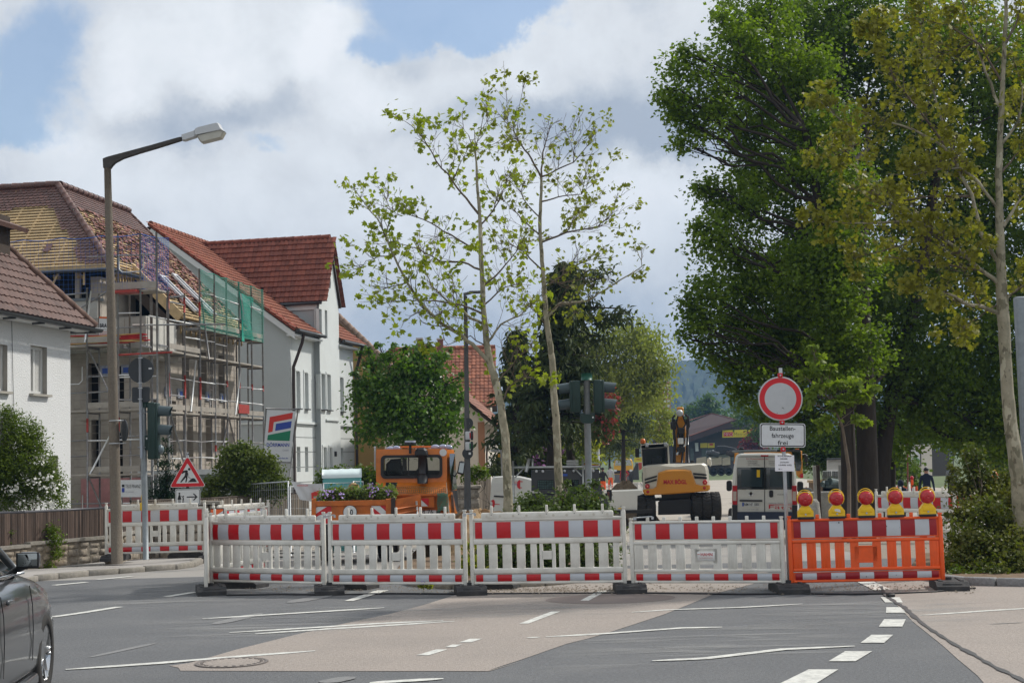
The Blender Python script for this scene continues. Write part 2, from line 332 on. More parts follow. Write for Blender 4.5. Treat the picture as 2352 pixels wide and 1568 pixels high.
# dark oval patch and pale dust smears
b=MB(); c=ground(1402,1375,.006); b.add([(c.x+.82*math.cos(t),c.y+.62*math.sin(t),.006) for t in [2*math.pi*k/40 for k in range(40)]],[tuple(range(40))],M('oval_patch',(.20,.165,.15),rough=.85,var=.12,scale=20)); struct(b.build('road_oval'))
dm=bpy.data.materials.new('dust_smear'); dm.use_nodes=True; t=dm.node_tree; n_=t.nodes; l_=t.links; pb=n_['Principled BSDF']; pb.inputs['Base Color'].default_value=(.36,.36,.35,1); pb.inputs['Roughness'].default_value=.95
tc_=n_.new('ShaderNodeTexCoord'); mp=n_.new('ShaderNodeMapping'); mp.inputs['Scale'].default_value=(.35,1.7,1); mp.inputs['Rotation'].default_value=(0,0,R(-14)); l_.new(tc_.outputs['Object'],mp.inputs[0]); nz=n_.new('ShaderNodeTexNoise'); nz.inputs['Scale'].default_value=1.6; nz.inputs['Detail'].default_value=8; nz.inputs['Roughness'].default_value=.7; nz.inputs['Distortion'].default_value=.6; l_.new(mp.outputs[0],nz.inputs[0]); mr=n_.new('ShaderNodeMapRange'); l_.new(nz.outputs[0],mr.inputs[0]); mr.inputs[1].default_value=.46; mr.inputs[2].default_value=.72; mr.inputs[4].default_value=.62
uvm=n_.new('ShaderNodeUVMap'); sx=n_.new('ShaderNodeSeparateXYZ'); l_.new(uvm.outputs[0],sx.inputs[0])
def edge(o):
    a=n_.new('ShaderNodeMath'); a.operation='PINGPONG'; l_.new(o,a.inputs[0]); a.inputs[1].default_value=.5; c=n_.new('ShaderNodeMath'); c.operation='MULTIPLY'; c.use_clamp=True; l_.new(a.outputs[0],c.inputs[0]); c.inputs[1].default_value=4.; return c.outputs[0]
m1=n_.new('ShaderNodeMath'); m1.operation='MULTIPLY'; l_.new(edge(sx.outputs[0]),m1.inputs[0]); l_.new(edge(sx.outputs[1]),m1.inputs[1]); m2=n_.new('ShaderNodeMath'); m2.operation='MULTIPLY'; l_.new(m1.outputs[0],m2.inputs[0]); l_.new(mr.outputs[0],m2.inputs[1])
tr=n_.new('ShaderNodeBsdfTransparent'); mx=n_.new('ShaderNodeMixShader'); l_.new(m2.outputs[0],mx.inputs[0]); l_.new(tr.outputs[0],mx.inputs[1]); l_.new(pb.outputs[0],mx.inputs[2]); l_.new(mx.outputs[0],n_['Material Output'].inputs[0])
for q in (((90,1420),(700,1385),(640,1318),(300,1335)),((330,1500),(1000,1440),(900,1385),(300,1420)),((1200,1560),(2100,1500),(1900,1420),(1300,1440)),((600,1430),(1500,1420),(1500,1385),(600,1385)),((1700,1450),(2300,1440),(2300,1370),(1700,1375))):
    me=bpy.data.meshes.new('dust_smear'); me.from_pydata([tuple(ground(x,y,.0065)) for x,y in q],[],[(0,1,2,3)]); uv=me.uv_layers.new(name='UVMap')
    for i,w_ in enumerate(((0,0),(1,0),(1,1),(0,1))): uv.data[i].uv=w_
    me.materials.append(dm); o_=bpy.data.objects.new('dust_smear',me); COL.objects.link(o_); o_['kind']='structure'
# manhole
c=ground(*z6(1040,456)); mh=thing('manhole_cover','round iron manhole cover flush in the pinkish asphalt at the front','manhole cover',c)
b=MB(); IR=M('cast_iron',(.17,.15,.14),rough=.7,metal=.2,var=.3,scale=20); b.lathe([(.33,.006),(.33,.014),(.305,.014),(.30,.009)],Matrix.Identity(4),IR,40,False); b.build('frame',mh)
b=MB(); b.lathe([(.295,.006),(.295,.012)],Matrix.Identity(4),PINK,40,False)
for k in range(24):
    a=k*math.pi/12; b.box((.27*math.cos(a),.27*math.sin(a),.013),(.03,.03,.006),IR,rotz(a))
b.build('lid',mh)
# left pavement with kerb
kpx=[(-200,1385),(40,1342),(80,1334),(130,1329),(200,1322),(270,1317),(330,1312),(400,1307),(440,1301),(470,1290),(490,1278)]
kp=[ground(x,y,0) for x,y in kpx]
back=[Vector((-30,kp[0].y,0)),Vector((-30,36,0)),Vector((-3.5,36,0)),Vector((-4.2,33.,0))]
b=MB(); top=[Vector((p.x,p.y,gz(p.y)+.09)) for p in kp]+[Vector((p.x,p.y,gz(p.y)+.11)) for p in back[::-1]]
b.sheet(top,PAVE); struct(b.build('sidewalk'))
def kerb(name,pts,w,h,m,gap=1.0):
    b=MB(); 
    for i in range(len(pts)-1):
        a,c=pts[i],pts[i+1]; L=(c-a).length; n=max(1,round(L/gap)); d=(c-a)/n; u=d.normalized(); s=Vector((-u.y,u.x,0))
        for k in range(n):
            p=a+d*k+u*.006; q=a+d*(k+1)-u*.006; zz=random.uniform(-.006,.006)
            mid=(p+q)/2; ang=math.atan2(u.y,u.x); b.rbox((mid.x,mid.y,gz(mid.y)+h/2+zz-.02),((q-p).length,w,h+.04),m,.015,rotz(ang).to_3x3(),1)
    return struct(b.build(name))
kerb('kerb',kp,.14,.095,KERB)
# island kerb behind the third barrier and the planted bed on the right
ik=[ground(x,y,0) for x,y in ((905,1330),(960,1346),(1040,1352),(1140,1350),(1250,1345),(1330,1338),(1385,1325))]
kerb('island_kerb',ik,.14,.10,KERB)
b=MB(); isl=[Vector((p.x,p.y,.085)) for p in ik]+[Vector(( ik[-1].x+.4,26.5,.085)),Vector((1.8,29,.0)),Vector((-1.2,29,.0)),Vector((-2.0,26,.085))]
b.sheet(isl,SOIL); struct(b.build('island_bed'))
rk=[ground(x,y,0) for x,y in ((2090,1318),(2120,1328),(2160,1336),(2215,1343),(2290,1345),(2420,1347),(2700,1352))]
kerb('bed_kerb',rk,.15,.11,GRAN)
b=MB(); b.sheet([Vector((p.x,p.y,.09)) for p in rk]+[Vector((14,24.5,.09)),Vector((6.6,24.5,.09))],SOIL); struct(b.build('planting_bed'))
# spoil heaps
def heap(name,c,rx,ry,h,m,label,cat,seed=0,rough=.25,n=34,kind=None):
    rg=random.Random(seed); vs=[];fs=[]
    K=12
    ph=[rg.uniform(0,6.28) for _ in range(8)]
    for j in range(K+1):
        r=j/K
        for i in range(n):
            a=2*math.pi*i/n; q=1+.18*math.sin(3*a+ph[0])+.12*math.sin(5*a+ph[1]); hh=h*math.cos(r*math.pi/2)**1.2*(1+rough*r*math.sin(4*a+ph[2]+3*r))+rg.uniform(-.5,1)*rough*h*.22*(1-r*r)*(1 if j else 0)
            vs.append((rx*r*q*math.cos(a),ry*r*q*math.sin(a),max(-.05,hh)))
    for j in range(K):
        for i in range(n): fs.append((j*n+i,j*n+(i+1)%n,(j+1)*n+(i+1)%n,(j+1)*n+i))
    b=MB(); b.add(vs,fs,m); 
    for _ in range(int(60)):
        a=rg.uniform(0,6.28); r=rg.uniform(.2,1.15); s=rg.uniform(.02,.08)*max(.6,h); b.rbox((rx*r*math.cos(a),ry*r*math.sin(a),max(.01,h*(1-r**1.6)*.95)),(s*1.6,s,s*.8),m,s*.2,Matrix.Rotation(rg.uniform(0,3),3,'Z'),1)
    o=b.build(name,loc=c); return tag(o,label,cat,kind=kind)
def G(px,Y): return gat(px,Y)
heap('earth_heap',G(1100,29.5),1.5,1.1,.85,SAND,'heap of brown excavated earth left of the white van with red plugs','earth heap',3,.35)
heap('earth_heap',G(1440,54),1.15,.9,1.5,M('earth_grey',(.22,.17,.12),rough=1,var=.3,scale=8,bump=1.),'mound of grey brown earth in front of the two workers in orange trousers','earth heap',5,.2)
heap('rubble_heap',G(1468,66),1.2,1.,1.15,M('rubble',(.5,.48,.45),rough=1,var=.35,scale=12,bump=1.),'pale heap of broken rubble beside the excavator cab','rubble heap',8,.4)
heap('rubble_heap',G(1390,66),1.4,1.,.9,MATS['rubble'],'low pale pile of broken paving left of the workers','rubble heap',9,.4)
# ================================================================ barriers
WPL=M('white_plastic',(.70,.685,.63),rough=.5,var=.07,scale=5,dirt=(.40,.37,.31),dirtscale=2.2,dirtamt=.65)
OPL=M('orange_plastic',(.80,.10,.012),rough=.45,var=.08,scale=5,dirt=(.5,.09,.03),dirtscale=4,dirtamt=.5)
RRED=M('red_reflective_film',(.50,.012,.018),rough=.35,var=.06,scale=8,dirt=(.3,.04,.04),dirtscale=9,dirtamt=.4)
RWH=M('white_reflective_film',(.50,.53,.57),rough=.35,var=.05,scale=10,dirt=(.38,.39,.40),dirtscale=5,dirtamt=.5)
DRED=M('dark_red_film',(.30,.008,.014),rough=.4,var=.08,scale=8)
RUB=M('recycled_rubber',(.035,.035,.037),rough=.8,var=.3,scale=18,bump=.5,dirt=(.12,.11,.10),dirtscale=5,dirtamt=.5)
GALV=M('galvanised_steel',(.42,.44,.46),rough=.5,metal=.6,var=.15,scale=14)
BLK=M('black_plastic',(.015,.015,.017),rough=.45,var=.2,scale=6)
SIGNW=M('sign_white',(.62,.64,.65),rough=.4,var=.04,scale=4,dirt=(.4,.4,.4),dirtscale=14,dirtamt=.35)
SIGNR=M('sign_red',(.55,.012,.02),rough=.4,var=.08,scale=6)
SIGNK=M('sign_black',(.012,.012,.014),rough=.5,var=.1)
LOGOR=M('lettering_red',(.5,.02,.03),rough=.5,var=.05)
LOGOB=M('lettering_blue',(.03,.08,.35),rough=.5,var=.05)
def barrier(name,p,ang,L,label,kind='lip',pl=None,red=None,wh=None,pegs=5,cat='barrier',group='barrier panels across the closed street',plate=False,rust=False):
    pl=pl or WPL; red=red or RRED; wh=wh or RWH
    o=thing(name,label,cat,p,ang,group); o.rotation_euler.x=random.uniform(-.014,.014); b=MB()
    top=1.08 if kind=='lip' else .99
    # posts
    for x in (.035,L-.035):
        b.rbox((x,0,(top-.03+.02)/2+.03),(.055,.055,top-.05),pl,.018)
        b.cyl((x,0,top-.03),(x,0,top+.03),.02,pl,10); b.cyl((x,0,top+.025),(x,0,top+.045),.028,pl,10)
        for zz in (.2,.5,.8): b.cyl((x,-.029,zz),(x,-.036,zz),.008,pl,8)
    def rail(z0,z1,th=.05,x0=.06,x1=None): b.rbox(((x0+(x1 or L-.06))/2,0,(z0+z1)/2),((x1 or L-.06)-x0,th,z1-z0),pl,.012)
    if kind=='lip':
        b.rbox((L/2,0,1.03),(L-.34,.045,.1),pl,.02); rail(.965,1.005,.04)
        for i in range(10):
            x=.25+(L-.5)*i/9
            b.cyl((x,-.0225,1.03),(x,-.0245,1.03),.018,M('plastic_dimple',(.55,.52,.45),rough=.6),12)
    else: rail(.955,.99,.05)
    rail(.655,.723,.055) if kind=='lip' else rail(.66,.705,.055)
    rail(.26,.332,.055) if kind=='lip' else rail(.27,.315,.055)
    rail(.12,.153,.055)
    b.box((L/2,.006,.84),(L-.1,.02,.25),pl); b.box((L/2,.006,.2),(L-.1,.02,.12),pl)
    # uprights
    if kind=='lip':
        xs=[(.1,.2),(.26,.375),(.445,.57),(.635,.75),(.82,.905),(1.2,1.28),(1.35,1.475),(1.545,1.66),(1.725,1.85),(1.915,1.995)]
        f=L/2.1
        for a,c in xs: b.rbox(((a+c)/2*f,0,.494),((c-a)*f,.034,.34),pl,.012)
        for x in (.965,1.13): b.box((x*f,0,.494),(.045*f,.034,.34),pl)
        b.box((1.0475*f,0,.5),(.14*f,.034,.11),pl)
    else:
        n=9; 
        xs=[.14,.335,.53,.725,.92,1.20,1.40,1.60,1.80,1.98]; f=L/2.1
        for x in ([.13,.32,.51,.70] + [1.40,1.59,1.78,1.97]):
            b.rbox((x*f,0,.487),(.125*f,.034,.36),pl,.01)
            for dx in (-.025,.025): b.box((x*f+dx,-.018,.487),(.012,.006,.33),pl)
        for x in (.90,1.20): b.box((x*f,0,.487),(.11*f,.034,.36),pl)
        b.box((1.05*f,0,.495),(.3*f,.034,.2),pl); b.box((1.05*f,-.001,.6),(.24*f,.045,.02),pl); b.box((1.05*f,-.001,.388),(.24*f,.045,.02),pl)
    b.build('frame',o)
    # reflective bands
    for z0,z1,nm in ((.735,.952,'reflective_band'),(.16,.25,'reflective_band')):
        b=MB(); a,c=.085,L-.085; w=(c-a)/10; x=a; k=0
        seq=[.5]+[1]*9+[.5]; cols=[red,wh]*5+[red]
        for s_,cc in zip(seq,cols):
            x1=x+w*s_
            vs=[];m=4
            for i in range(m+1):
                t=i/m; zz=z0+(z1-z0)*t; yy=-.012-.012*math.sin(math.pi*t)
                vs+=[(x+.001,yy,zz),(x1-.001,yy,zz)]
            b.add(vs,[(2*i,2*i+1,2*i+3,2*i+2) for i in range(m)],cc,True); x=x1
        if rust:
            for _ in range(7):
                xx=random.uniform(.3,L-.3); zz=random.uniform(z0+.03,z1-.02)
                b.add([(xx+random.uniform(-.015,.015),-.0262,zz+random.uniform(-.02,.02)) for _ in range(4)],[(0,1,2)],SIGNK)
        b.build(nm,o)
    # pegs
    if kind=='lip':
        for i in range(pegs):
            x=.315+(L-.63)*i/(pegs-1); b=MB(); b.rbox((x,0,1.12),(.032,.032,.1),pl,.006); b.box((x,-.024,1.045),(.05,.006,.07),pl); b.cyl((x,-.027,1.05),(x,-.029,1.05),.006,BLK,8); b.build('peg',o)
    else:
        for i in range(pegs):
            x=.26+(L-.52)*i/(pegs-1) if pegs>4 else .395+(L-.79)*i/(pegs-1)
            b=MB(); b.rbox((x,0,1.012),(.042,.036,.07),pl,.006); b.build('peg',o)
    if plate:
        b=MB(); f=L/2.1; b.rbox((1.05*f,-.02,.495),(.235*f,.006,.13),M('plate_white',(.7,.7,.68),rough=.4,var=.03),.002,None,1); T=TF(1.05*f,-.0245,.5)
        b.text('HAHN',T@Matrix.Translation((.008,0,0)),.042,LOGOR,.02,width=.155); b.box((1.05*f-.095,-.0245,.522),(.035,.001,.006),LOGOR); b.text('Auf Straßen innovativ',TF(1.05*f,-.0245,.468),.012,LOGOR,0.,width=.18); b.build('logo_plate',o)
    if kind!='lip': o.scale=(1,1,.935)
    return o
def foot(p,ang,label,group='rubber feet under the barriers',L=.8,Wd=.40):
    o=thing('ballast_block',label,'ballast block',p,ang,group); b=MB()
    poly=[(-L/2,0),(-L/2,.06),(-L/2+.09,.115),(L/2-.09,.115),(L/2,.06),(L/2,0)]
    T=Matrix(((0,0,1,-Wd/2),(1,0,0,0),(0,1,0,0),(0,0,0,1)))
    b.prism(poly,T,Wd,RUB)
    for sx in (-.13,.13): b.rbox((sx,0,.118),(.05,.5,.02),RUB,.006)
    for sy in (-.33,.33): b.rbox((0,sy,.075),(.24,.07,.05),RUB,.01)
    b.build('block',o)
    b=MB(); b.cyl((0,0,.11),(0,0,.15),.04,RUB,12); b.build('socket',o); return o
def chain(px0,Y0,px1,L):
    p=ground(px0,1350,0); p=at(px0,1350,Y0); p.z=0
    # far end along px1 with length L
    best=None
    for i in range(400):
        Y=Y0-1.9+3.8*i/400; q=at(px1,1350,Y); q.z=0
        d=abs((q-p).length-L)
        if best is None or d<best[0]-1e-4: best=(d,q)
    return p,best[1]
J=[(752,20.85),(1078,20.2),(1446,19.85),(1810,19.25),(2176,19.1)]
JP=[]
for px,Y in J: q=at(px,1350,Y); q.z=0; JP.append(q)
A0=at(480,1350,21.9); A0.z=0
def place(p,q): d=q-p; return math.atan2(d.y,d.x), d.length-.03
spec=[(A0,JP[0],'lip','white barrier panel at the left end of the row, turned away from the road'),
      (JP[0],JP[1],'lip','white barrier panel in front of the orange truck and trailer'),
      (JP[1],JP[2],'lip','white barrier panel in front of the green shrubs between two plane tree trunks')]
for p,q,k,l in spec:
    a,L=place(p,q); barrier('street_barrier',p+(q-p).normalized()*.015,a,L,l,k)
a,L=place(JP[2],JP[3]); barrier('street_barrier',JP[2]+Vector((.015,0,0)),a,L,'white barrier panel with the red lettered plate, in front of the excavator','flat',pegs=8,plate=True)
a,L=place(JP[3],JP[4]); barrier('street_barrier',JP[3]+Vector((.015,0,0)),a,L,'orange barrier panel carrying five red warning lamps','flat',pl=OPL,red=DRED,wh=RWH,pegs=4,rust=True)
OB=(JP[3],a,L)
# panels folded back behind the left end
pA=A0+Vector((-.06,.1,0)); qA=at(628,1300,24.3); qA.z=0; a,L=place(pA,qA); barrier('street_barrier',pA,a,2.08,'white barrier panel seen through the slots of the leftmost panel, folded back behind it','lip')
pB=at(473,1350,21.0); pB.z=0; qB=at(475,1300,23.0); qB.z=0; a,L=place(pB,qB); barrier('street_barrier',pB,a,2.0,'white barrier panel seen edge on at the left end of the row','lip')
for (px,Y,dy,rz,l) in ((484,21.25,0,.25,'grey worn rubber foot at the far left end of the barrier row'),(548,22.2,0,1.25,'rubber foot behind the left end of the barrier row'),(756,20.8,0,.15,'rubber foot between the leftmost and the second front panel'),(1080,20.2,0,.1,'rubber foot below the gap left of the shrub barrier'),(1446,19.85,0,0,'rubber foot left of the barrier with the lettered plate'),(1812,19.25,0,0,'rubber foot where the white and the orange barrier meet'),(2180,19.1,0,-.15,'pale grey rubber foot at the right end of the orange barrier')):
    p=at(px,1350,Y); p.z=0; foot(p,rz,l)
p=at(800,1350,21.5); p.z=0; foot(p,1.2,'second rubber foot lying askew behind the foot by the truck')
p=at(1125,1350,20.9); p.z=0; foot(p,1.3,'rubber foot lying crosswise beside the island kerb')
# clamps joining panels
b=MB(); p=at(1447,1200,19.7); 
def clampt(px,py,Y,w,label):
    p=at(px,py,Y); o=thing('panel_clamp',label,'clamp',p,.12,'steel clamps joining barrier panels'); b=MB(); b.tube([(-w/2,0,0),(w/2,0,.01)],.009,GALV,8); b.box((-w/2,0,-.01),(.04,.02,.04),GALV); b.box((w/2,0,-.01),(.03,.02,.035),GALV); b.build('rod',o)
clampt(1478,1188,19.75,.24,'steel clamp across the joint left of the plate barrier'); clampt(757,1184,20.78,.14,'wire clamp over the joint by the truck'); clampt(1079,1180,20.12,.14,'wire clamp over the joint left of the island shrubs'); 
# warning lamps on the orange barrier
YEL=M('yellow_plastic',(.80,.50,.01),rough=.4,var=.08,scale=8,dirt=(.5,.33,.05),dirtscale=8,dirtamt=.4); LENS=M('red_lens',(.42,.004,.010),rough=.22,var=.35,scale=30,coat=.5); 
def lamp(p,ang,label):
    o=thing('warning_lamp',label,'warning lamp',p,ang,'red warning lamps on the orange barrier'); b=MB()
    T=TF(0,.045,0)
    poly=[(-.118,.03),(.118,.03),(.118,.115),(.07,.175),(.05,.2),(-.05,.2),(-.07,.175),(-.118,.115)]
    b.prism(poly,TF(0,.05,0),.1,YEL); b.rbox((0,-.052,.12),(.16,.012,.08),YEL,.005); b.cyl((0,-.055,.07),(0,-.064,.07),.014,GALV,12); b.build('body',o)
    b=MB(); b.rbox((0,0,.016),(.236,.12,.035),BLK,.004); b.build('base',o)
    b=MB(); T=Matrix.Translation((0,-.02,.29))@Matrix.Rotation(math.pi/2,4,'X'); b.lathe([(.0001,.075),(.05,.07),(.085,.052),(.104,.02),(.106,-.03),(.085,-.06),(.0001,-.07)],T,LENS,36)
    for k in range(5): b.lathe([(.02+.018*k,.0745-.004*k**1.6),(.024+.018*k,.077-.004*k**1.6),(.028+.018*k,.0735-.004*k**1.6)],T,LENS,32)
    b.build('lens',o)
    b=MB()
    b.tube([(.112*math.cos(t),-.02,.29+.112*math.sin(t)) for t in [R(x) for x in range(-40,221,12)]],.008,YEL,8)
    b.tube([(.118*math.cos(t),.0,.305+.128*math.sin(t)) for t in [R(x) for x in range(10,171,10)]],.006,YEL,8)
    for x in (-1,1): b.tube([(x*.075,-.01,.375),(x*.09,.0,.40)],.006,YEL,6)
    b.build('handle',o); return o
p0,a,L=OB
for i,(px,l) in enumerate(((1851,'red warning lamp leftmost on the orange barrier, below the white paper notice'),(1923,'red warning lamp with torn white sticker on its yellow body'),(1991,'red warning lamp in the middle of the five, in front of the dark tree trunks'),(2058,'red warning lamp in front of the white panel with red bands'),(2131,'red warning lamp rightmost on the orange barrier, beside the shrubs'))):
    t=(px-1812)/(2176-1812); q=p0+(JP[4]-p0)*t; q.z=.925; q.x+=.045
    lo=lamp(q,a+random.uniform(-.06,.06),l); lo.scale=(.86,.86,.86)
    if i==1:
        b=MB(); b.sheet([(-.03,-.0595,.11),(.05,-.0595,.09),(.045,-.0595,.13),(0,-.0595,.145),(-.04,-.0595,.135)],SIGNW); b.build('sticker',lo)
# ================================================================ signs
def disc(b,T,r,m,n=48,z=0): b.add([T@Vector((r*math.cos(2*math.pi*k/n),r*math.sin(2*math.pi*k/n),z)) for k in range(n)],[tuple(range(n))],m)
def rrect(w,h,r,n=5):
    P=[]
    for cx,cy,a0 in ((w/2-r,h/2-r,0),(-w/2+r,h/2-r,90),(-w/2+r,-h/2+r,180),(w/2-r,-h/2+r,270)):
        for i in range(n+1): a=R(a0+90*i/n); P.append((cx+r*math.cos(a),cy+r*math.sin(a)))
    return P
ALU=M('aluminium_sheet',(.45,.46,.47),rough=.45,metal=.5,var=.08)
ps=at(1813,1352,19.55); ps.z=0
o=thing('no_entry_sign','round no vehicles sign with red ring above a plate reading Baustellenfahrzeuge frei','traffic sign',ps,-.05); 
HZs=(at(1808,915,19.55).z,at(1808,999,19.55).z)
b=MB(); b.rbox((0,0,1.45),(.045,.045,2.9),GALV,.006); b.build('post',o)
lean=Matrix.Rotation(.012,4,'Y')
zr=HZs[0]; rr=.292
b=MB(); T=TF(-.02,-.03,zr); b.lathe([(rr,-.012),(rr,.0),(rr-.006,.006),(rr-.01,.006)],T,ALU,56,False); disc(b,T,rr-.008,SIGNW,56,.0045); 
n=56; vs=[];
for k in range(n): a_=2*math.pi*k/n; vs+=[T@Vector(((rr-.018)*math.cos(a_),(rr-.018)*math.sin(a_),.0065)),T@Vector(((rr-.085)*math.cos(a_),(rr-.085)*math.sin(a_),.0065))]
b.add(vs,[(2*k,2*((k+1)%n),2*((k+1)%n)+1,2*k+1) for k in range(n)],SIGNR)
for (x,y,s_) in ((.03,-.13,.02),(.05,-.135,.012),(-.05,-.19,.008),(-.02,-.185,.006),(.16,.1,.01),(-.1,.15,.008),(.0,.02,.005)):
    b.add([T@Vector((x+random.uniform(-s_,s_)*1.6,y+random.uniform(-s_,s_),.0075)) for _ in range(4)],[(0,1,2)],M('scuff',(.15,.15,.15),rough=.8))
b.build('round_sign',o)
b=MB(); zt=HZs[1]; wP,hP=.595,.315; T=TF(-.01,-.03,zt)@Matrix.Rotation(-.035,4,'Z'); b.prism(rrect(wP,hP,.035),T@Matrix.Translation((0,0,-.01)),.01,SIGNW); b.prism(rrect(wP-.02,hP-.02,.03),T@Matrix.Translation((0,0,.0)),.002,SIGNK); b.prism(rrect(wP-.045,hP-.045,.024),T@Matrix.Translation((0,0,.002)),.001,SIGNW)
for i,(t,w) in enumerate((('Baustellen-',.335),('fahrzeuge',.29),('frei',.13))):
    b.text(t,T@Matrix.Translation((0,.062-.094*i,.0042)),.058,SIGNK,.012,width=w)
b.build('plate',o)
b=MB()
for zz in (zr+rr+.015,zr-rr-.02,zt-hP/2-.025): b.rbox((-.01,-.012,zz),(.06,.08,.06),SIGNR,.008); b.cyl((-.01,-.053,zz),(-.01,-.06,zz),.012,GALV,8)
b.build('clamp',o)
zn=at(1812,1063,19.55).z
b=MB(); T=TF(.0,-.032,zn)@Matrix.Rotation(-.03,4,'Z'); PAP=M('paper',(.78,.78,.82),rough=.6,var=.03); b.prism(rrect(.25,.21,.004),T,.003,PAP)
for i,(t,w,x) in enumerate((('SCHLEIFEREI',.18,0),('GEIGER',.1,-.01),('ZUFAHRT',.12,0),('LÄHRER WEG',.17,.005))):
    b.text(t,T@Matrix.Translation((x,.085-.036*i-(.01 if i>1 else 0),.0042)),.018,SIGNK,.02,width=w)
b.add([T@Vector(v) for v in ((-.075,-.079,.0042),(-.03,-.079,.0042),(-.03,-.076,.0042),(-.075,-.076,.0042),(-.082,-.0775,.0042),(-.066,-.088,.0042),(-.066,-.067,.0042))],[(0,1,2,3),(4,5,6)],SIGNK)
n_=b.build('paper_notice'); n_.location=ps; n_.rotation_euler=(0,0,-.05); tag(n_,'white paper notice reading SCHLEIFEREI GEIGER tied to the sign post','notice')
# roadworks triangle
pt=ground(433,1290,0); pt.z+=.09; Yt=pt.y; o=thing('roadworks_sign','triangular roadworks warning sign above a pedestrian arrow plate on the left pavement','traffic sign',pt,.05)
k=1/px_m(Yt); zc=at(433,1118,Yt).z-pt.z; S_=.735
b=MB(); b.rbox((0,0,(zc+.7)/2),(.04,.04,zc+.7),GALV,.006); b.build('post',o)
def tri(s,r=.04):
    c=[(-s/2,0),(s/2,0),(0,s*.866)]; P=[]
    for i,(x,y) in enumerate(c):
        cx,cy=0,s*.2887; d=Vector((x-cx,y-cy)); l=d.length; d/=l; ctr=Vector((cx,cy))+d*(l-2*r); a0=math.degrees(math.atan2(d.y,d.x))
        for j in range(-4,5): a_=R(a0+60*j/4); P.append((ctr.x+r*math.cos(a_),ctr.y+r*math.sin(a_)))
    return [P[i] for i in range(len(P))]
def trit(s,r): return [(x,y-s*.2887+S_*.2887) for x,y in tri(s,r)]
b=MB(); T=TF(0,-.03,zc); b.prism(trit(S_,.035),T@Matrix.Translation((0,0,-.008)),.008,SIGNW); b.prism(trit(S_-.03,.03),T,.002,SIGNR); b.prism(trit(S_-.27,.008),T@Matrix.Translation((0,0,.002)),.001,SIGNW)
T2=T@Matrix.Translation((0,0,.0045))
def flat(b,T,pts,m=SIGNK): b.add([T@Vector((x,y,0)) for x,y in pts],[tuple(range(len(pts)))],m)
disc(b,T2@Matrix.Translation((.035,.36,0)),.026,SIGNK,16)
flat(b,T2,((-.09,.33),(-.02,.345),(.01,.325),(-.01,.24),(-.055,.235),(-.045,.3),(-.08,.285),(-.1,.27),(-.115,.28)))
flat(b,T2,((-.055,.235),(-.01,.24),(.0,.19),(-.02,.1),(-.05,.1),(-.03,.18))); flat(b,T2,((-.055,.235),(-.03,.2),(-.12,.1),(-.15,.105)))
flat(b,T2,((-.01,.29),(.01,.29),(.02,.24),(.0,.23))); flat(b,T2,((-.02,.24),(-.015,.247),(.07,.165),(.063,.16)))
flat(b,T2,((.0,.1),(.19,.1),(.15,.165),(.12,.18),(.085,.175),(.04,.13)))
b.build('triangle',o)
b=MB(); wA,hA=.5,.33; T=TF(0,-.03,zc-.2); b.prism(rrect(wA,hA,.03),T@Matrix.Translation((0,0,-.008)),.008,SIGNW); b.prism(rrect(wA-.02,hA-.02,.026),T,.002,SIGNK); b.prism(rrect(wA-.04,hA-.04,.02),T@Matrix.Translation((0,0,.002)),.001,SIGNW)
T2=T@Matrix.Translation((0,0,.0042)); flat(b,T2,((-.02,-.012),(.17,-.012),(.17,.012),(-.02,.012))); flat(b,T2,((.10,-.07),(.13,-.07),(.20,0),(.13,.07),(.10,.07),(.165,0)))
disc(b,T2@Matrix.Translation((-.165,.075,0)),.02,SIGNK,12); flat(b,T2,((-.18,.05),(-.15,.05),(-.125,-.045),(-.205,-.045))); flat(b,T2,((-.185,-.045),(-.17,-.045),(-.17,-.11),(-.185,-.11))); flat(b,T2,((-.16,-.045),(-.145,-.045),(-.145,-.11),(-.16,-.11)))
disc(b,T2@Matrix.Translation((-.09,.015,0)),.016,SIGNK,12); flat(b,T2,((-.1,-.005),(-.08,-.005),(-.076,-.06),(-.106,-.06))); flat(b,T2,((-.104,-.06),(-.094,-.06),(-.096,-.11),(-.108,-.11))); flat(b,T2,((-.087,-.06),(-.077,-.06),(-.074,-.11),(-.085,-.11))); flat(b,T2,((-.14,.03),(-.132,.036),(-.1,-.0),(-.104,-.01)))
b.build('arrow_plate',o)
b=MB(); b.rbox((0,0,zc+S_*.866+.03),(.05,.04,.05),BLK,.008); b.rbox((0,-.01,zc-.01),(.06,.05,.04),BLK,.006); b.build('clamp',o)
foot(pt+Vector((0,0,0)),1.5,'rubber foot under the roadworks triangle on the pavement','rubber feet on the left pavement',.75,.36)
# back row of barriers on the pavement
pp=gat(240,29.2); pp.z+=.09; q=gat(484,29.2); a,L=place(pp,q); barrier('street_barrier',pp,a,2.0,'white barrier panel on the left pavement behind the lamp post','lip',group='barrier panels on the left pavement')
o2=foot(pp+Vector((.22,0,0)),0,'rubber foot behind the concrete lamp post','rubber feet on the left pavement'); 
pq=gat(566,30.2); d=(q-pp).normalized(); p3=q+Vector((.03,0,0)); p3.z=gz(29)+0.02; a,L=place(p3,pq); barrier('street_barrier',p3,a,1.9,'white barrier panel leading off the left pavement towards the garden wall','lip',group='barrier panels on the left pavement')
foot(p3,0,'rubber foot at the end of the pavement barrier','rubber feet on the left pavement')
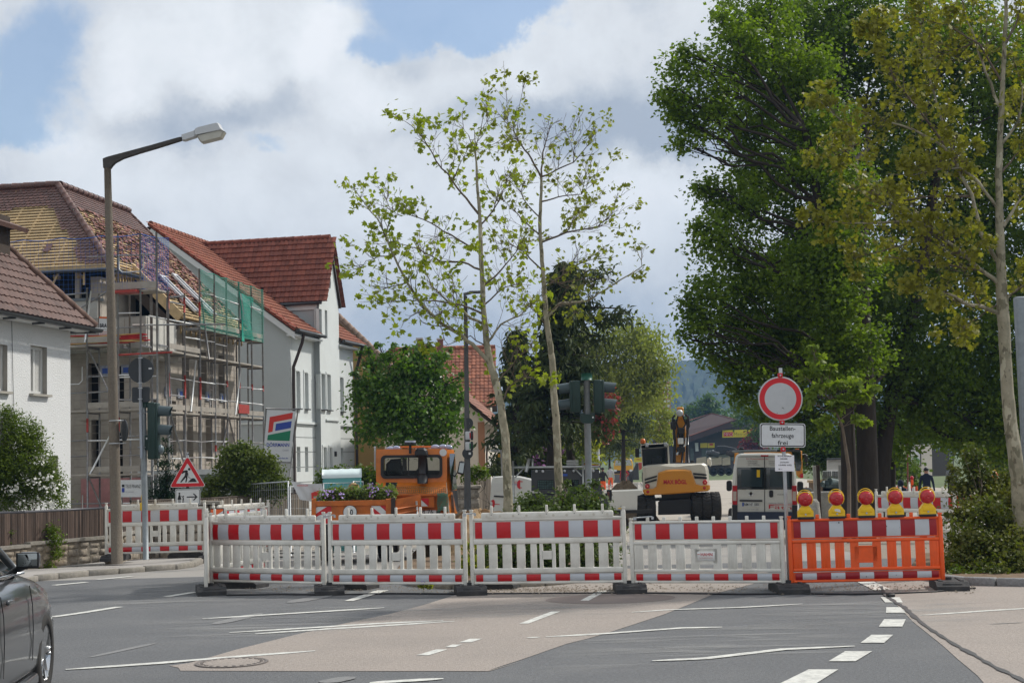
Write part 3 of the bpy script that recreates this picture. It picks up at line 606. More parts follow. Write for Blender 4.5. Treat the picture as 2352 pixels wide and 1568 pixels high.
# guide beacon with orange and white chevron
pb=gat(500,26.5); o=thing('guide_beacon','orange and white diagonal guide beacon behind the left end of the barrier row','beacon',pb); zb=at(500,1162,26.5).z
b=MB(); b.rbox((0,0,zb-.53),(.24,.03,1.0),BLK,.006); b.build('plate',o); b=MB(); T=TF(0,-.017,zb-.53)
flat(b,T,((-.11,-.45),(.11,-.45),(.11,.48),(-.11,.48)),SIGNW)
T=T@Matrix.Translation((0,0,.002))
for k in range(4): 
    y=.48-.26*k; flat(b,T,((-.11,y),(.11,y-.0),(.11,max(-.45,y-.0)),(.11,max(-.45,y-.02)),(-.11,max(-.45,y-.22))) if False else ((-.11,y),(.11,y),(.11,y-.03),(-.11,max(-.45,y-.17))),M('orange_film',(.75,.13,.03),rough=.4))
b.build('film',o)
pb2=gat(331,28.9); pb2.z+=.11; o=thing('warning_lamp','yellow warning lamp standing on the pavement barrier beside the traffic light pole','warning lamp',pb2+Vector((0,0,.93)),.6); b=MB(); b.rbox((0,0,.08),(.14,.09,.16),YEL,.02); b.build('body',o); b=MB(); b.lathe([(.001,.05),(.07,.045),(.1,.02),(.1,-.02),(.001,-.05)],Matrix.Translation((0,0,.24))@Matrix.Rotation(math.pi/2,4,'Y'),YEL,24); b.build('lens',o)

# cable along the row, litter and pebbles in the gutter of the row
b=MB(); b.tube([ground(x,y,.012) for x,y in ((520,1368),(640,1366),(760,1367),(900,1364),(1050,1365),(1200,1364),(1400,1363),(1560,1364),(1700,1366),(1830,1364),(1950,1366),(2060,1364),(2150,1360),(2240,1352))],.012,BLK,6); tag(b.build('power_cable'),'thin black cable lying along the road in front of the barrier row','cable')
b=MB(); b.rbox(ground(2046,1372,.03),(.10,.07,.045),BLK,.018,rotz(.3).to_3x3(),3); tag(b.build('loose_stone'),'dark rounded stone lying on the road below the orange barrier','stone')
rng=np.random.default_rng(8); n=1700; P=[]
for i in range(n):
    k=i%4; px=rng.uniform(560,2240) if k else rng.uniform(1100,1450); py=rng.normal(1352,6) if k else rng.normal(1357,3); P.append(tuple(ground(px,float(np.clip(py,1338,1366)),.012)))
P=np.array(P); sz=rng.uniform(.004,.015,n); tp=np.array([(-1,-1,0),(1,-.8,0),(.9,1,0),(-.8,.9,0),(0,0,1.)]); V=[]
a=rng.uniform(0,6.28,n); c_,s_=np.cos(a),np.sin(a)
q=np.stack([tp[None,:,0]*c_[:,None]-tp[None,:,1]*s_[:,None],tp[None,:,0]*s_[:,None]+tp[None,:,1]*c_[:,None],np.broadcast_to(tp[None,:,2]*.8,(n,5))],-1)*sz[:,None,None]+P[:,None,:]
T_=q[:,[0,1,4,1,2,4,2,3,4,3,0,4],:].reshape(-1,3)
o_=npmesh('gravel_litter',T_,3,M('grit',(.20,.165,.125),rough=1,var=.5,scale=30)); o_['kind']='stuff'; tag(o_,'small stones and dry litter scattered along the foot of the barrier row','gravel')
# ================================================================ houses
def FP(O,ang,u,px,py):
    Uv=Vector((math.cos(ang),-math.sin(ang),0)); V=Vector((math.sin(ang),math.cos(ang),0)); d=ray(px,py); c=Vector((0,0,CAMZ))
    t=(u-(c-O).dot(Uv))/d.dot(Uv); p=c+d*t; return (p-O).dot(V), p.z
SIDE=lambda u=0.,v=0.,z=0.: Matrix(((0,0,1,u),(1,0,0,v),(0,1,0,z),(0,0,0,1)))     # x along v, y up, normal +u
FRT=lambda u=0.,v=0.,z=0.: Matrix(((1,0,0,u),(0,0,-1,v),(0,1,0,z),(0,0,0,1)))     # x along u, y up, normal -v
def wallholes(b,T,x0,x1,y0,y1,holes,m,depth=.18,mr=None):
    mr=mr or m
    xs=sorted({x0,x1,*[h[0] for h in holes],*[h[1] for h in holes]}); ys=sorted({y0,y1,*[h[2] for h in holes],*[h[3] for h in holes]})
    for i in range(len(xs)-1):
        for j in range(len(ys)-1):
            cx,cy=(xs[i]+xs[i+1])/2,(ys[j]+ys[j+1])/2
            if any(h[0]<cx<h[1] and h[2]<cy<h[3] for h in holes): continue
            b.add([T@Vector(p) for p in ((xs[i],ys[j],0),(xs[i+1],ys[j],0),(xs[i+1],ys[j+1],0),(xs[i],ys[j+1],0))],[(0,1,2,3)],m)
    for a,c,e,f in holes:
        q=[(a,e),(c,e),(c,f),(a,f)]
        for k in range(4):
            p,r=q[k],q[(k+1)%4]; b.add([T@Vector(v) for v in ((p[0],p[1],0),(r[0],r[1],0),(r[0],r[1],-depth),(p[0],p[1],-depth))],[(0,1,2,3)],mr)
GLS=glass('window_glass',(.03,.035,.04)); WFR=M('window_frame_white',(.62,.62,.60),rough=.45,var=.04)
def window(T,a,c,e,f,depth,parent,fm=None,mull=1,gl=None,sill=None,label=None,curtain=False):
    fm=fm or WFR; b=MB(); w,h=c-a,f-e; t=min(.07,w*.12)
    def bx(x0,x1,y0,y1,z0,z1): b.prism([(x0,y0),(x1,y0),(x1,y1),(x0,y1)],T@Matrix.Translation((0,0,z0)),z1-z0,fm)
    bx(a,c,e,e+t,-depth,-depth+.06); bx(a,c,f-t,f,-depth,-depth+.06); bx(a,a+t,e+t,f-t,-depth,-depth+.06); bx(c-t,c,e+t,f-t,-depth,-depth+.06)
    for k in range(mull): x=a+w*(k+1)/(mull+1); bx(x-t/2,x+t/2,e+t,f-t,-depth,-depth+.055)
    o=b.build('window',parent)
    b=MB(); b.add([T@Vector(p) for p in ((a,e,-depth+.01),(c,e,-depth+.01),(c,f,-depth+.01),(a,f,-depth+.01))],[(0,1,2,3)],gl or GLS); b.build('pane',o)
    if curtain:
        b=MB(); n=14; vs=[]
        for i in range(n+1): x=a+t+(w-2*t)*i/n; vs+=[T@Vector((x,e+t,-depth+.014+.012*(i%2))),T@Vector((x,f-t,-depth+.014+.012*(i%2)))]
        b.add(vs,[(2*i,2*i+2,2*i+3,2*i+1) for i in range(n) if abs(i-n/2)>1.5],M('net_curtain',(.5,.5,.48),rough=.9,var=.2,scale=30)); b.build('curtain',o)
    if sill:
        b=MB(); b.prism([(a-.06,e-.05),(c+.06,e-.05),(c+.06,e),(a-.06,e)],T@Matrix.Translation((0,0,-depth+.05)),depth+.05,sill); b.build('sill',o)
    return o
def tiles(b,O,eu,ev,tw,th,inside,W,L,m,kind='pan',jit=.0,lift=.02,skip=0.,seed=1,lip=.028):
    rg=random.Random(seed); nrm=eu.cross(ev).normalized(); rows=int(L/th)+1; cols=int(W/tw)+2
    for j in range(rows):
        off=tw/2 if (kind=='scale' and j%2) else 0
        for i in range(-1,cols):
            u=i*tw+off; v=j*th
            if not inside(u+tw/2,v+th/2): continue
            if skip and rg.random()<skip: continue
            P=O+eu*u+ev*v; j1=rg.uniform(-jit,jit); j2=rg.uniform(-jit,jit); ln=th*1.12
            if kind=='pan':
                hs=[.0,.030,.012,.0]; xs=[0,.35,.75,1.02]; lo=[];hi=[]
                for x,h in zip(xs,hs): lo.append(P+eu*(x*tw)+nrm*(h+lift+lip+j1)); hi.append(P+eu*(x*tw)+ev*ln+nrm*(h+lift+j2))
                base=[P+eu*(x*tw)+nrm*(lift-.02) for x in xs]
                b.add(lo+hi+base,[(k,k+1,5+k,4+k) for k in range(3)]+[(8+k,9+k,k+1,k) for k in range(3)],m,False)
            elif kind=='scale':
                w=tw*.97; sk=rg.uniform(-jit,jit)*3; dn=rg.uniform(0,jit*2)
                pts=[(0,ln),(w,ln),(w,.35*th),(.8*w,.1*th),(.5*w,0),(.2*w,.1*th),(0,.35*th)]
                top=[P+eu*(x+sk*y)+ev*(y-dn)+nrm*(lift+.022*(1-y/ln)+.008+(j1 if y<th*.5 else 0)) for x,y in pts]
                bot=[p-nrm*.014 for p in top]; n=7
                b.add(top+bot,[tuple(range(n))[::-1]]+[(k,(k+1)%n,n+(k+1)%n,n+k) for k in range(2,6)],m,False)
def slab(b,pts,th,m,up=Vector((0,0,1))):
    n=(pts[1]-pts[0]).cross(pts[2]-pts[0]).normalized(); n=n if n.z>0 else -n; k=len(pts)
    b.add([p for p in pts]+[p-n*th for p in pts],[tuple(range(k)),tuple(range(k,2*k))[::-1]]+[(i,k+i,k+(i+1)%k,(i+1)%k) for i in range(k)],m)
def ridge_tiles(b,p,q,m,r=.1,step=.36):
    L=(q-p).length; n=max(1,int(L/step)); d=(q-p).normalized()
    for i in range(n+1):
        a=p+d*(i*L/(n+1)); c=p+d*((i+1)*L/(n+1)+.03)
        b.tube([a,c],[r*1.08,r*.92],m,10,cap=True)
# ---- white rendered house on the left
REND=M('rough_render_white',(.66,.67,.67),rough=.95,var=.06,scale=40,bump=.9,bscale=28,dirt=(.5,.5,.49),dirtscale=.6,dirtamt=.35)
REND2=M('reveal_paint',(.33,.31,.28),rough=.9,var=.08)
TBR=M('brown_roof_tile',(.115,.062,.05),rough=.6,var=.25,scale=3,isl=.22,spec=.4); DKW=M('dark_timber',(.05,.035,.025),rough=.8,var=.25,scale=4)
GUT=M('zinc_gutter',(.07,.075,.08),rough=.45,metal=.5,var=.2)
OA=at(162,1000,34); OA.z=0; angA=R(9.4)
h=thing('white_house','white rough rendered house with brown hipped roof behind the wooden fence at the left edge','house',OA,-angA)
def PA(px,py): return FP(OA,angA,0,px,py)
holes=[]
wins=[(70,108,795,905),(-20,17,790,898),(92,133,1046,1100),(-130,-85,780,880),(-20,30,1040,1095)]
for x0,x1,y0,y1 in wins:
    v0,_=PA(x0,y1); v1,_=PA(x1,y1); _,z1=PA((x0+x1)/2,y0); _,z0=PA((x0+x1)/2,y1); holes.append((v0,v1,z0,z1))
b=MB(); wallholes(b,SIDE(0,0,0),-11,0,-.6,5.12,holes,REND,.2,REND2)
b.add([(0,0,-.6),(-9,0,-.6),(-9,0,5.12),(0,0,5.12)],[(0,1,2,3)],REND); b.add([(0,-11,-.6),(-9,-11,-.6),(-9,-11,5.12),(0,-11,5.12)],[(3,2,1,0)],REND); b.add([(-9,-11,-.6),(-9,0,-.6),(-9,0,5.12),(-9,-11,5.12)],[(0,1,2,3)],REND)
b.tube([(.02,-2.75,5.0),(.02,-2.7,3.8),(.02,-2.62,2.6)],.006,BLK,5)
b.build('wall',h)
SILL=M('stone_sill',(.34,.32,.28),rough=.8,var=.12)
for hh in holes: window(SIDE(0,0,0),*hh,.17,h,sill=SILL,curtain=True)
# hipped roof: far hip plane and street plane; eave .45 out
ez,ov,tp=5.08,.42,1.20
c0=Vector((ov,ov,ez)); inn=4.9
rA=Vector((ov-inn,ov-inn,ez+inn*tp)); rB=Vector((ov-inn,-11.4+inn,ez+inn*tp)); c1=Vector((ov,-11.4,ez)); c2=Vector((-9.4,ov,ez)); c3=Vector((-9.4,-11.4,ez))
b=MB()
slab(b,[c0,rA,rB,c1],.08,DKW); slab(b,[c0,c2,rA],.08,DKW); slab(b,[c2,c3,rB,rA],.08,DKW); slab(b,[c1,rB,c3],.08,DKW)
ev=(Vector((-inn,0,inn*tp))).normalized(); eu=Vector((0,1,0)); Ls=math.hypot(inn,inn*tp)
O=c1.copy(); WW=11.8
def ins(u,v): 
    t=v/Ls*inn
    return 0<=v<=Ls and t+.05<u<WW-t-.03
tiles(b,O,eu,ev,.21,.24,ins,WW,Ls,TBR,'pan',.004,lift=.02)
b.build('roof',h)
b=MB(); ridge_tiles(b,c0+Vector((0,0,.06)),rA+Vector((0,0,.08)),M('ridge_tile_brown',(.13,.075,.055),rough=.7,var=.3,scale=5,isl=.15),.09); ridge_tiles(b,rA+Vector((0,0,.08)),rB+Vector((0,0,.08)),MATS['ridge_tile_brown'],.1); b.build('ridge_tiles',h)
b=MB(); n=9
for seg in ((Vector((ov+.08,-11.5,ez-.02)),Vector((ov+.08,ov+.1,ez-.02))),(Vector((ov+.08,ov+.08,ez-.02)),Vector((-9.4,ov+.08,ez-.02)))):
    p,q=seg; d=(q-p).normalized(); s=Vector((d.y,-d.x,0)); vs=[]
    for P in (p,q):
        for k in range(n): t=math.pi*k/(n-1); vs.append(P+s*(.075*math.cos(t))-Vector((0,0,.075*math.sin(t))))
    b.add(vs,[(k,k+1,n+k+1,n+k) for k in range(n-1)],GUT,True)
for k in range(10): y=-11+1.25*k; b.box((ov-.05,y,ez-.1),(.28,.04,.05),GUT)
b.build('gutter',h)
b=MB(); b.box((ov/2-.01,-5.5,ez-.07),(ov-.1,11.5,.03),REND); b.build('soffit',h)
# dormer at the left edge
vd,zd=FP(OA,angA,-1.0,-30,560); b=MB(); b.box((-1.9,vd,6.75),(2.2,1.3,1.5),DKW); b.build('dormer_wall',h); b=MB(); 
slab(b,[Vector((-.5,vd-.95,7.25)),Vector((-.5,vd+.95,7.25)),Vector((-3,vd+.5,8.3)),Vector((-3,vd-.5,8.3))],.1,TBR); b.add([(-.5,vd+.95,7.25),(-3,vd+.95,7.25),(-3,vd+.4,8.3)],[(0,1,2)],TBR); b.build('dormer_roof',h)
# ---- house under construction
O=at(134,427,47.5); zr=O.z; OB_=O.copy(); OB_.z=0; angB=R(9.6)
BLKW=M('aerated_block_wall',(.40,.36,.31),rough=.95,var=.16,scale=3,bump=.3,bscale=30,dirt=(.24,.21,.18),dirtscale=.9,dirtamt=.6)
CONC=M('fresh_concrete',(.42,.41,.38),rough=.9,var=.1,scale=4,bump=.25,bscale=40,dirt=(.27,.25,.22),dirtscale=1.4,dirtamt=.5)
PINKI=M('pink_insulation',(.50,.24,.24),rough=.9,var=.15,scale=6,dirt=(.34,.24,.22),dirtscale=2,dirtamt=.6)
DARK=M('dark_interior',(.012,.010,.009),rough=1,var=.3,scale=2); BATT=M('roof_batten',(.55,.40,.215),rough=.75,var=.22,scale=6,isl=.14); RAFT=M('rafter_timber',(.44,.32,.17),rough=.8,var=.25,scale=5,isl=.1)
UND=M('roof_underlay',(.035,.033,.035),rough=.8,var=.3,scale=2)
BIB=M('plum_brown_flat_tile',(.105,.048,.038),rough=.5,var=.18,scale=4,isl=.2,spec=.5); BIBL=M('new_loose_tile',(.16,.045,.028),rough=.55,var=.2,scale=6,isl=.35)
h=thing('construction_house','concrete house shell with half tiled hipped roof and exposed battens under construction','house',OB_,-angB)
def PBs(u,px,py): return FP(OB_,angB,u,px,py)
b=MB()
# lower storeys: front wall v=-2.8, wing wall u=4.1
T=FRT(0,-2.8,0); fh=[(-3.2,-2.2,3.6,5.2),(-.9,.1,3.6,5.2),(2.35,2.75,-.6,1.4),(2.45,2.75,1.9,3.3),(3.05,3.45,.9,2.9),(3.0,3.5,-.6,.55),(2.3,2.7,3.75,5.0),(3.1,3.5,3.75,4.9)]
wallholes(b,T,-9,4.1,-.8,6.35,fh,BLKW,.35)
T=SIDE(4.1,0,0); sh=[(-2.2,-1.8,-.3,1.2),(-2.1,-1.7,1.9,3.9),(-.9,-.3,2.2,3.9),(.6,1.1,2.0,3.6),(1.8,2.3,4.2,5.6),(.2,.8,4.0,5.4),(2.2,2.7,2.0,3.6),(3.6,4.0,2.0,3.6),(3.4,4.0,4.2,5.6),(.5,1.2,-.3,1.3),(2.6,3.2,-.3,1.3)]
wallholes(b,T,-2.8,5.3,-.8,6.35,sh,BLKW,.35)
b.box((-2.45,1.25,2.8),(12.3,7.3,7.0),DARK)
b.add([(4.1,5.3,-.8),(-9,5.3,-.8),(-9,5.3,11),(-0,5.3,11.0),(4.1,5.3,6.9)],[(0,1,2,3,4)],BLKW)
# block joints
b2=MB(); JN=M('mortar_joint',(.27,.24,.21),rough=1,var=.1)
for k in range(27):
    z=-.6+.25*k
    b.box((3.0,-2.803,z),(2.2,.004,.012),JN); b.box((4.103,1.2,z),(.004,8.,.012),JN)
# attic storey, set back from the terrace
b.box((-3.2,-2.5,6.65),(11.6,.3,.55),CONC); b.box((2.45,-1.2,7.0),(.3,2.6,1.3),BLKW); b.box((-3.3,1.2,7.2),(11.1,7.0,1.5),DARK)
b.box((3.0,-1.2,6.33),(2.4,3.2,.06),CONC)
b.box((-3.2,-2.52,6.95),(11.7,.34,.08),M('grey_steel_beam',(.16,.18,.2),rough=.6,metal=.3))
for u in (-1.5,.3,1.9): b.box((u,-2.5,7.4),(.14,.14,1.0),BLKW)
b.build('wall',h)
b=MB(); b.box((3.1,-2.84,1.1),(1.9,.06,.9),PINKI); b.box((4.14,.9,1.25),(.06,7.6,.85),PINKI); b.box((3.1,-2.83,3.55),(1.95,.05,.5),BLKW); b.build('insulation',h)
for (u,v,w_) in ((2.95,-2.86,.34),(3.6,-2.86,.3)):
    b=MB(); b.box((u,v,4.75),(w_,.05,.32),M('blue_marked_lintel',(.30,.32,.38),rough=.9,var=.3,scale=20)); b.box((u,v-.027,4.75),(w_*.6,.002,.16),LOGOB); b.build('lintel',h)
for v in (-1.0,.0,2.4,3.7): 
    b=MB(); b.box((4.13,v,4.15),(.05,.5,.3),MATS['blue_marked_lintel']); b.box((4.157,v,4.15),(.002,.25,.14),LOGOB); b.build('lintel',h)
# balcony parapet of precast concrete
vS,_=PBs(4.42,444,860)
b=MB(); b.b2((-2,-3.3,5.36),(4.42,-3.12,6.27),CONC); b.b2((4.24,-3.12,5.36),(4.42,-1.0,6.27),M('sunlit_precast',(.55,.54,.50),rough=.9,var=.06,scale=5,bump=.2,dirt=(.4,.38,.34),dirtscale=2,dirtamt=.4)); b.b2((-2,-3.12,5.3),(4.24,-1.0,5.42),CONC)  # side parapet concrete is paler, its sunlight painted into the colour
b.tube([(4.3,-3.2,5.25),(4.3,-1.0,5.25)],.2,CONC,12); 
for u in (2.2,3.05,3.75): b.box((u,-3.303,5.8),(.015,.006,.9),JN)
b.build('parapet',h)
# roof timbers, underlay and battens
EZ=3.1
def front(u,dr,o=0.): # drop dr below the ridge on the front plane
    n=Vector((0,-1,1)).normalized(); return Vector((u,-dr,zr-dr))+n*o
def right(v,dr,o=0.):
    n=Vector((1,0,1)).normalized(); return Vector((dr,v,zr-dr))+n*o
b=MB()
b.add([front(-9,0,-.1),front(0,0,-.1),front(3.0,3.0,-.1),front(-9,3.0,-.1)],[(0,3,2,1)],UND)
b.add([right(0,0,-.1),right(5.2,0,-.1),right(5.2,4.45,-.1),right(-.9,4.45,-.1),right(-.9,3.0,-.1),right(-3.0,3.0,-.1)],[(0,5,4,3,2,1)],UND)
b.add([(0,0,zr-.1),(-9,0,zr-.1),(-9,5.2,7.),(0,5.2,zr-4)],[(0,1,2,3)],UND)
b.build('underlay',h)
b=MB(); sl=Matrix.Rotation(R(45),3,'X')
for k in range(15):
    u=-8+.72*k
    if u<.0: b.box(front(u,1.6,-.05),(.07,4.5,.09),RAFT,sl)
    elif u<3: 
        L=(3.1-u)*1.414; b.box(front(u,(u+3.1)/2,-.05),(.07,L,.09),RAFT,sl)
    b.box(front(u,3.12,-.3)+Vector((0,.1,-.05)),(.07,.35,.12),RAFT)
sr=Matrix.Rotation(R(45),3,'Y')
for k in range(11):
    v=-2.8+.78*k; d0=max(0,-v); d1=4.5 if v>-.9 else 3.1
    b.box(right(v,(d0+d1)/2,-.05),((d1-d0)*1.414,.07,.09),RAFT,sr)
b.box(right(-.95,3.75,-.02),(2.3,.1,.3),RAFT,sr); b.box(right(-1.0,3.9,-.42),(2.2,.05,.3),DKW,sr)
for k in range(9): b.box((3.02,-2.6+.2*k,zr-3.45),(.05,.05,.42),RAFT)
for u,a_ in ((-.4,.2),(.9,-.4),(1.5,.5),(2.4,0)): b.box((u,-3.15,zr-3.45),(.06,.03,.5),RAFT,Matrix.Rotation(a_,3,'Y'))
for k in range(14): b.box((4.4,-.6+.42*k,zr-4.85),(.05,.05,.38),RAFT)
b.build('rafters',h)
b=MB()
for k in range(29):
    dr=.06+k*.108
    b.box(front((-9+dr)/2,dr,0),(9+dr-.04,.062,.04),BATT,sl)
    if k%4==0: pass
b.box((-3,-3.1,zr-3.12),(12.2,.3,.03),BATT); b.box((-3,-3.2,zr-3.2),(12.3,.03,.16),BATT)
b.build('battens',h)
b=MB()
for k in range(42):
    dr=.06+k*.108; v0=-dr if dr<3.05 else -.9
    if dr>4.5: break
    b.box(right((v0+5.2)/2,dr,0),(.06,5.2-v0,.04),BATT,sr)
b.box((4.52,2.2,zr-4.56),(.3,6.2,.03),BATT); b.box((3.1,-2,zr-3.14),(.3,2.4,.03),BATT)
b.build('battens',h)
b=MB(); b.tube([(-9,-3.3,zr-3.28),(3.28,-3.3,zr-3.28),(3.3,-.9,zr-3.28)],.06,GUT,8); b.tube([(4.75,-.9,zr-4.72),(4.75,5.3,zr-4.72)],.055,GUT,8); b.build('gutter',h)
b=MB(); q2=math.sqrt(.5)
Of=front(-9,3.1,0); Of.z-=0
def insf(u,v):
    uu=u-9; dr=3.1-v*q2
    return 0<dr and uu<dr-.02 and (dr<.86+.06*math.sin(uu*3) or uu>dr-.68-.12*math.sin(dr*5))
tiles(b,Of,Vector((1,0,0)),Vector((0,q2,q2)),.175,.153,insf,12.3,4.4,BIB,'scale',.003,lift=.03)
b.box(front(.9,2.45,.05),(.2,.36,.02),BIB,sl)
b.build('tile_field',h)
b=MB(); Or=right(-3.2,4.55,0)
def insr(u,v):
    vv=u-3.2; dr=4.55-v*q2
    return dr>.0 and vv>-dr+.03 and vv<5.2 and dr<.85+.03*vv
tiles(b,Or,Vector((0,1,0)),Vector((-q2,0,q2)),.175,.153,insr,8.5,6.5,BIB,'scale',.003,lift=.03)
def insr2(u,v):
    vv=u-3.2; dr=4.55-v*q2
    if vv<-dr+.3 or vv>5.15 or dr<.85+.03*vv: return False
    if dr>2.75 and vv<-.7: return False
    if dr>3.9+.15*math.sin(vv*4): return False
    return True
b.build('tile_field',h)
b=MB()
tiles(b,Or,Vector((0,1,0)),Vector((-q2,0,q2)),.185,.125,insr2,8.5,6.5,BIBL,'scale',.05,lift=.07,skip=.27,seed=3)
b.build('loose_tiles',h)
b=MB()
for p,q in ((front(0,0,.05),right(-3.1,3.1,.08)),(front(-9,0,.08),front(0,0,.08)),(right(0,0,.08),right(5.3,0,.08))): ridge_tiles(b,p,q,BIB,.105,.4)
ridge_tiles(b,right(5.25,0.05,.05),right(5.25,4.4,.05),BIB,.05,.3)
b.build('ridge_tiles',h)
RW=M('white_flashing',(.62,.63,.65),rough=.4,var=.08)
for v,d0,d1 in ((.85,3.1,4.3),(2.5,2.85,4.25)):
    b=MB()
    for dv in (-.18,.18): b.box(right(v+dv,(d0+d1)/2,.12),((d1-d0)*1.414,.09,.08),RW,sr)
    b.box(right(v,(d0+d1)/2,.1),((d1-d0)*1.414,.27,.03),GLS,sr); b.box(right(v,d0,.12),(.1,.45,.08),RW,sr); b.build('skylight',h)
# ---- grey house with the steep cross gable
OC=at(668,1000,60.3); OC.z=0; angC=R(11.2)
GRYW=M('pale_grey_render',(.60,.635,.63),rough=.9,var=.05,scale=1.2,bump=.15,bscale=40,dirt=(.50,.52,.50),dirtscale=.5,dirtamt=.35); GRYG=M('shaded_grey_render',(.40,.43,.44),rough=.92,var=.05,scale=.8,bump=.15,bscale=40)  # second render is darker: shade of the camera-facing walls painted into its colour
TRD=M('red_pan_tile',(.215,.066,.040),rough=.75,var=.3,scale=1.1,isl=.26,dirt=(.12,.05,.04),dirtscale=1.1,dirtamt=.5); TOR=M('orange_pan_tile',(.235,.080,.045),rough=.75,var=.2,scale=1.5,isl=.22)
BRN=M('brown_downpipe',(.035,.022,.018),rough=.5,var=.1)
h=thing('grey_house','pale grey house with red tiled roof, narrow windows and steep cross gable','house',OC,-angC)
def PC(px,py,u=0): return FP(OC,angC,u,px,py)
zc3=lambda x,y:((740+x/3.565)/1.1633,(820+y/3.565)/1.1633)
def hole(x0,x1,y0,y1,u=0):
    a=zc3(x0,(y0+y1)/2); c=zc3(x1,(y0+y1)/2); v0,_=PC(*a,u); v1,_=PC(*c,u); _,z1=PC(*zc3((x0+x1)/2,y0),u); _,z0=PC(*zc3((x0+x1)/2,y1),u); return (v0,v1,z0,z1)
Lh=8.6; ezc=7.3
lo=[hole(180,215,615,960),hole(262,292,630,965),hole(545,566,668,985),hole(598,630,676,990),hole(190,224,1330,1568),hole(268,298,1332,1568),hole(562,574,1335,1500),hole(608,634,1340,1500)]
bayh=[hole(420,455,640,970,.3),hole(475,508,646,976,.3),hole(440,468,1338,1530,.3),hole(500,522,1340,1530,.3),hole(403,428,20,285,.3),hole(457,480,32,298,.3)]
b=MB(); wallholes(b,SIDE(0,0,0),0,Lh,-.9,7.35,lo,GRYW,.22)
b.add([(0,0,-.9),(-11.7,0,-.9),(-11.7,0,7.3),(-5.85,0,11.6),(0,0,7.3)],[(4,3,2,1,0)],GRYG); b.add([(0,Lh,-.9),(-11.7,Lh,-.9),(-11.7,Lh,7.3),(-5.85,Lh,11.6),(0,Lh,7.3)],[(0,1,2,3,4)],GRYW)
b.add([(-11.7,0,-.9),(-11.7,Lh,-.9),(-11.7,Lh,7.3),(-11.7,0,7.3)],[(0,1,2,3)],GRYW)
b.build('wall',h)
# projecting bay with gable
v0,v1,va=3.12,5.62,4.42; zt=8.75; za=11.72
b=MB(); wallholes(b,SIDE(.3,0,0),v0,v1,-.9,zt,bayh,GRYW,.22)
oc=[(.3,va+.13*math.cos(t),9.75+.28*math.sin(t)) for t in [2*math.pi*k/10 for k in range(10)]]
b.add([(.3,v0,zt),(.3,v1,zt),(.3,va,za-.12)],[(0,1,2)],GRYW)
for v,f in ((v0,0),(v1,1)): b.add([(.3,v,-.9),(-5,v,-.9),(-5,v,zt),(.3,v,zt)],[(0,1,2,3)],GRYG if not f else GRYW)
b.build('gable_bay',h)
b=MB(); b.add([(x+.012,y,z) for x,y,z in oc],[tuple(range(10))],GUT); b.build('vent',h)
for hh in lo: window(SIDE(0,0,0),*hh,.2,h,mull=0,fm=GRYW)
for hh in bayh: window(SIDE(.3,0,0),*hh,.2,h,mull=0,fm=GRYW)
for hh,u in [(x,0) for x in lo[:4]]+[(x,.3) for x in bayh[:4]]:
    b=MB(); T=SIDE(u,0,0); a,c,e,f=hh; 
    for q in (((a-.12,e),(a-.03,e),(a-.03,f),(a-.12,f)),((a-.12,f+.02),(c+.05,f+.02),(c+.05,f+.12),(a-.12,f+.12)),((c+.02,e),(c+.07,e),(c+.07,f),(c+.02,f))): b.prism(q,T,.035,GRYW)
    b.prism(((a-.02,e-.07),(c+.05,e-.07),(c+.05,e-.02),(a-.02,e-.02)),T,.12,GUT); b.build('window_surround',h)
b=MB(); LN=M('render_groove',(.20,.22,.22),rough=.9,var=.1)
for a,c,u in ((0.02,v0,0),(v1,Lh,0)):
    b.box((.04,(a+c)/2,3.55),(.09,c-a,.1),GRYW); b.box((.03,(a+c)/2,3.46),(.05,c-a,.05),LN)
    for z in (2.95,2.35,1.72,1.1,.5,-.1): b.box((.004,(a+c)/2,z),(.01,c-a,.025),LN)
b.box((.33,(v0+v1)/2+.05,3.72),(.06,1.7,.07),GRYW); b.box((.32,(v0+v1)/2+.05,3.66),(.04,1.7,.04),LN)
b.box((-5.8,-.02,3.55),(11.6,.05,.1),GRYW); b.build('string_course',h)
b=MB(); b.rbox((.34,4.75,2.25),(.1,.12,.22),BLK,.02); b.build('wall_lantern',h)
# roof
ap=Vector((-5.85,0,11.9)); ee=Vector((.4,0,ezc)); sv=(ap-ee); Ls=sv.length; evr=sv.normalized(); b=MB(); v_0,v_1=-.35,Lh+.55
mm=ee+evr*.95; slab(b,[mm+Vector((0,v_0,0)),ap+Vector((0,v_0,0)),ap+Vector((0,v_1,0)),mm+Vector((0,v_1,0))],.12,DKW); slab(b,[ee+Vector((0,v_0,0)),mm+Vector((0,v_0,0)),mm+Vector((0,v0-.02,0)),ee+Vector((0,v0-.02,0))],.12,DKW); slab(b,[ee+Vector((0,v1+.02,0)),mm+Vector((0,v1+.02,0)),mm+Vector((0,v_1,0)),ee+Vector((0,v_1,0))],.12,DKW); slab(b,[Vector((-12.1,v_0,ezc)),ap+Vector((0,v_0,0)),ap+Vector((0,v_1,0)),Vector((-12.1,v_1,ezc))],.12,DKW)
def insm(u,v):
    y=u+v_0; s=v; p=ee+evr*s
    # cut out by the cross roof
    hw=1.42*(za+.05-p.z)/(za-zt+.0)
    if p.z<zt: return not (v0-.1<y<v1+.05)
    return abs(y-va)>hw-.08 if p.z<za else True
tiles(b,ee+Vector((0,v_0,0)),Vector((0,1,0)),evr,.22,.33,insm,v_1-v_0,Ls,TOR,'pan',.004,lip=.05)
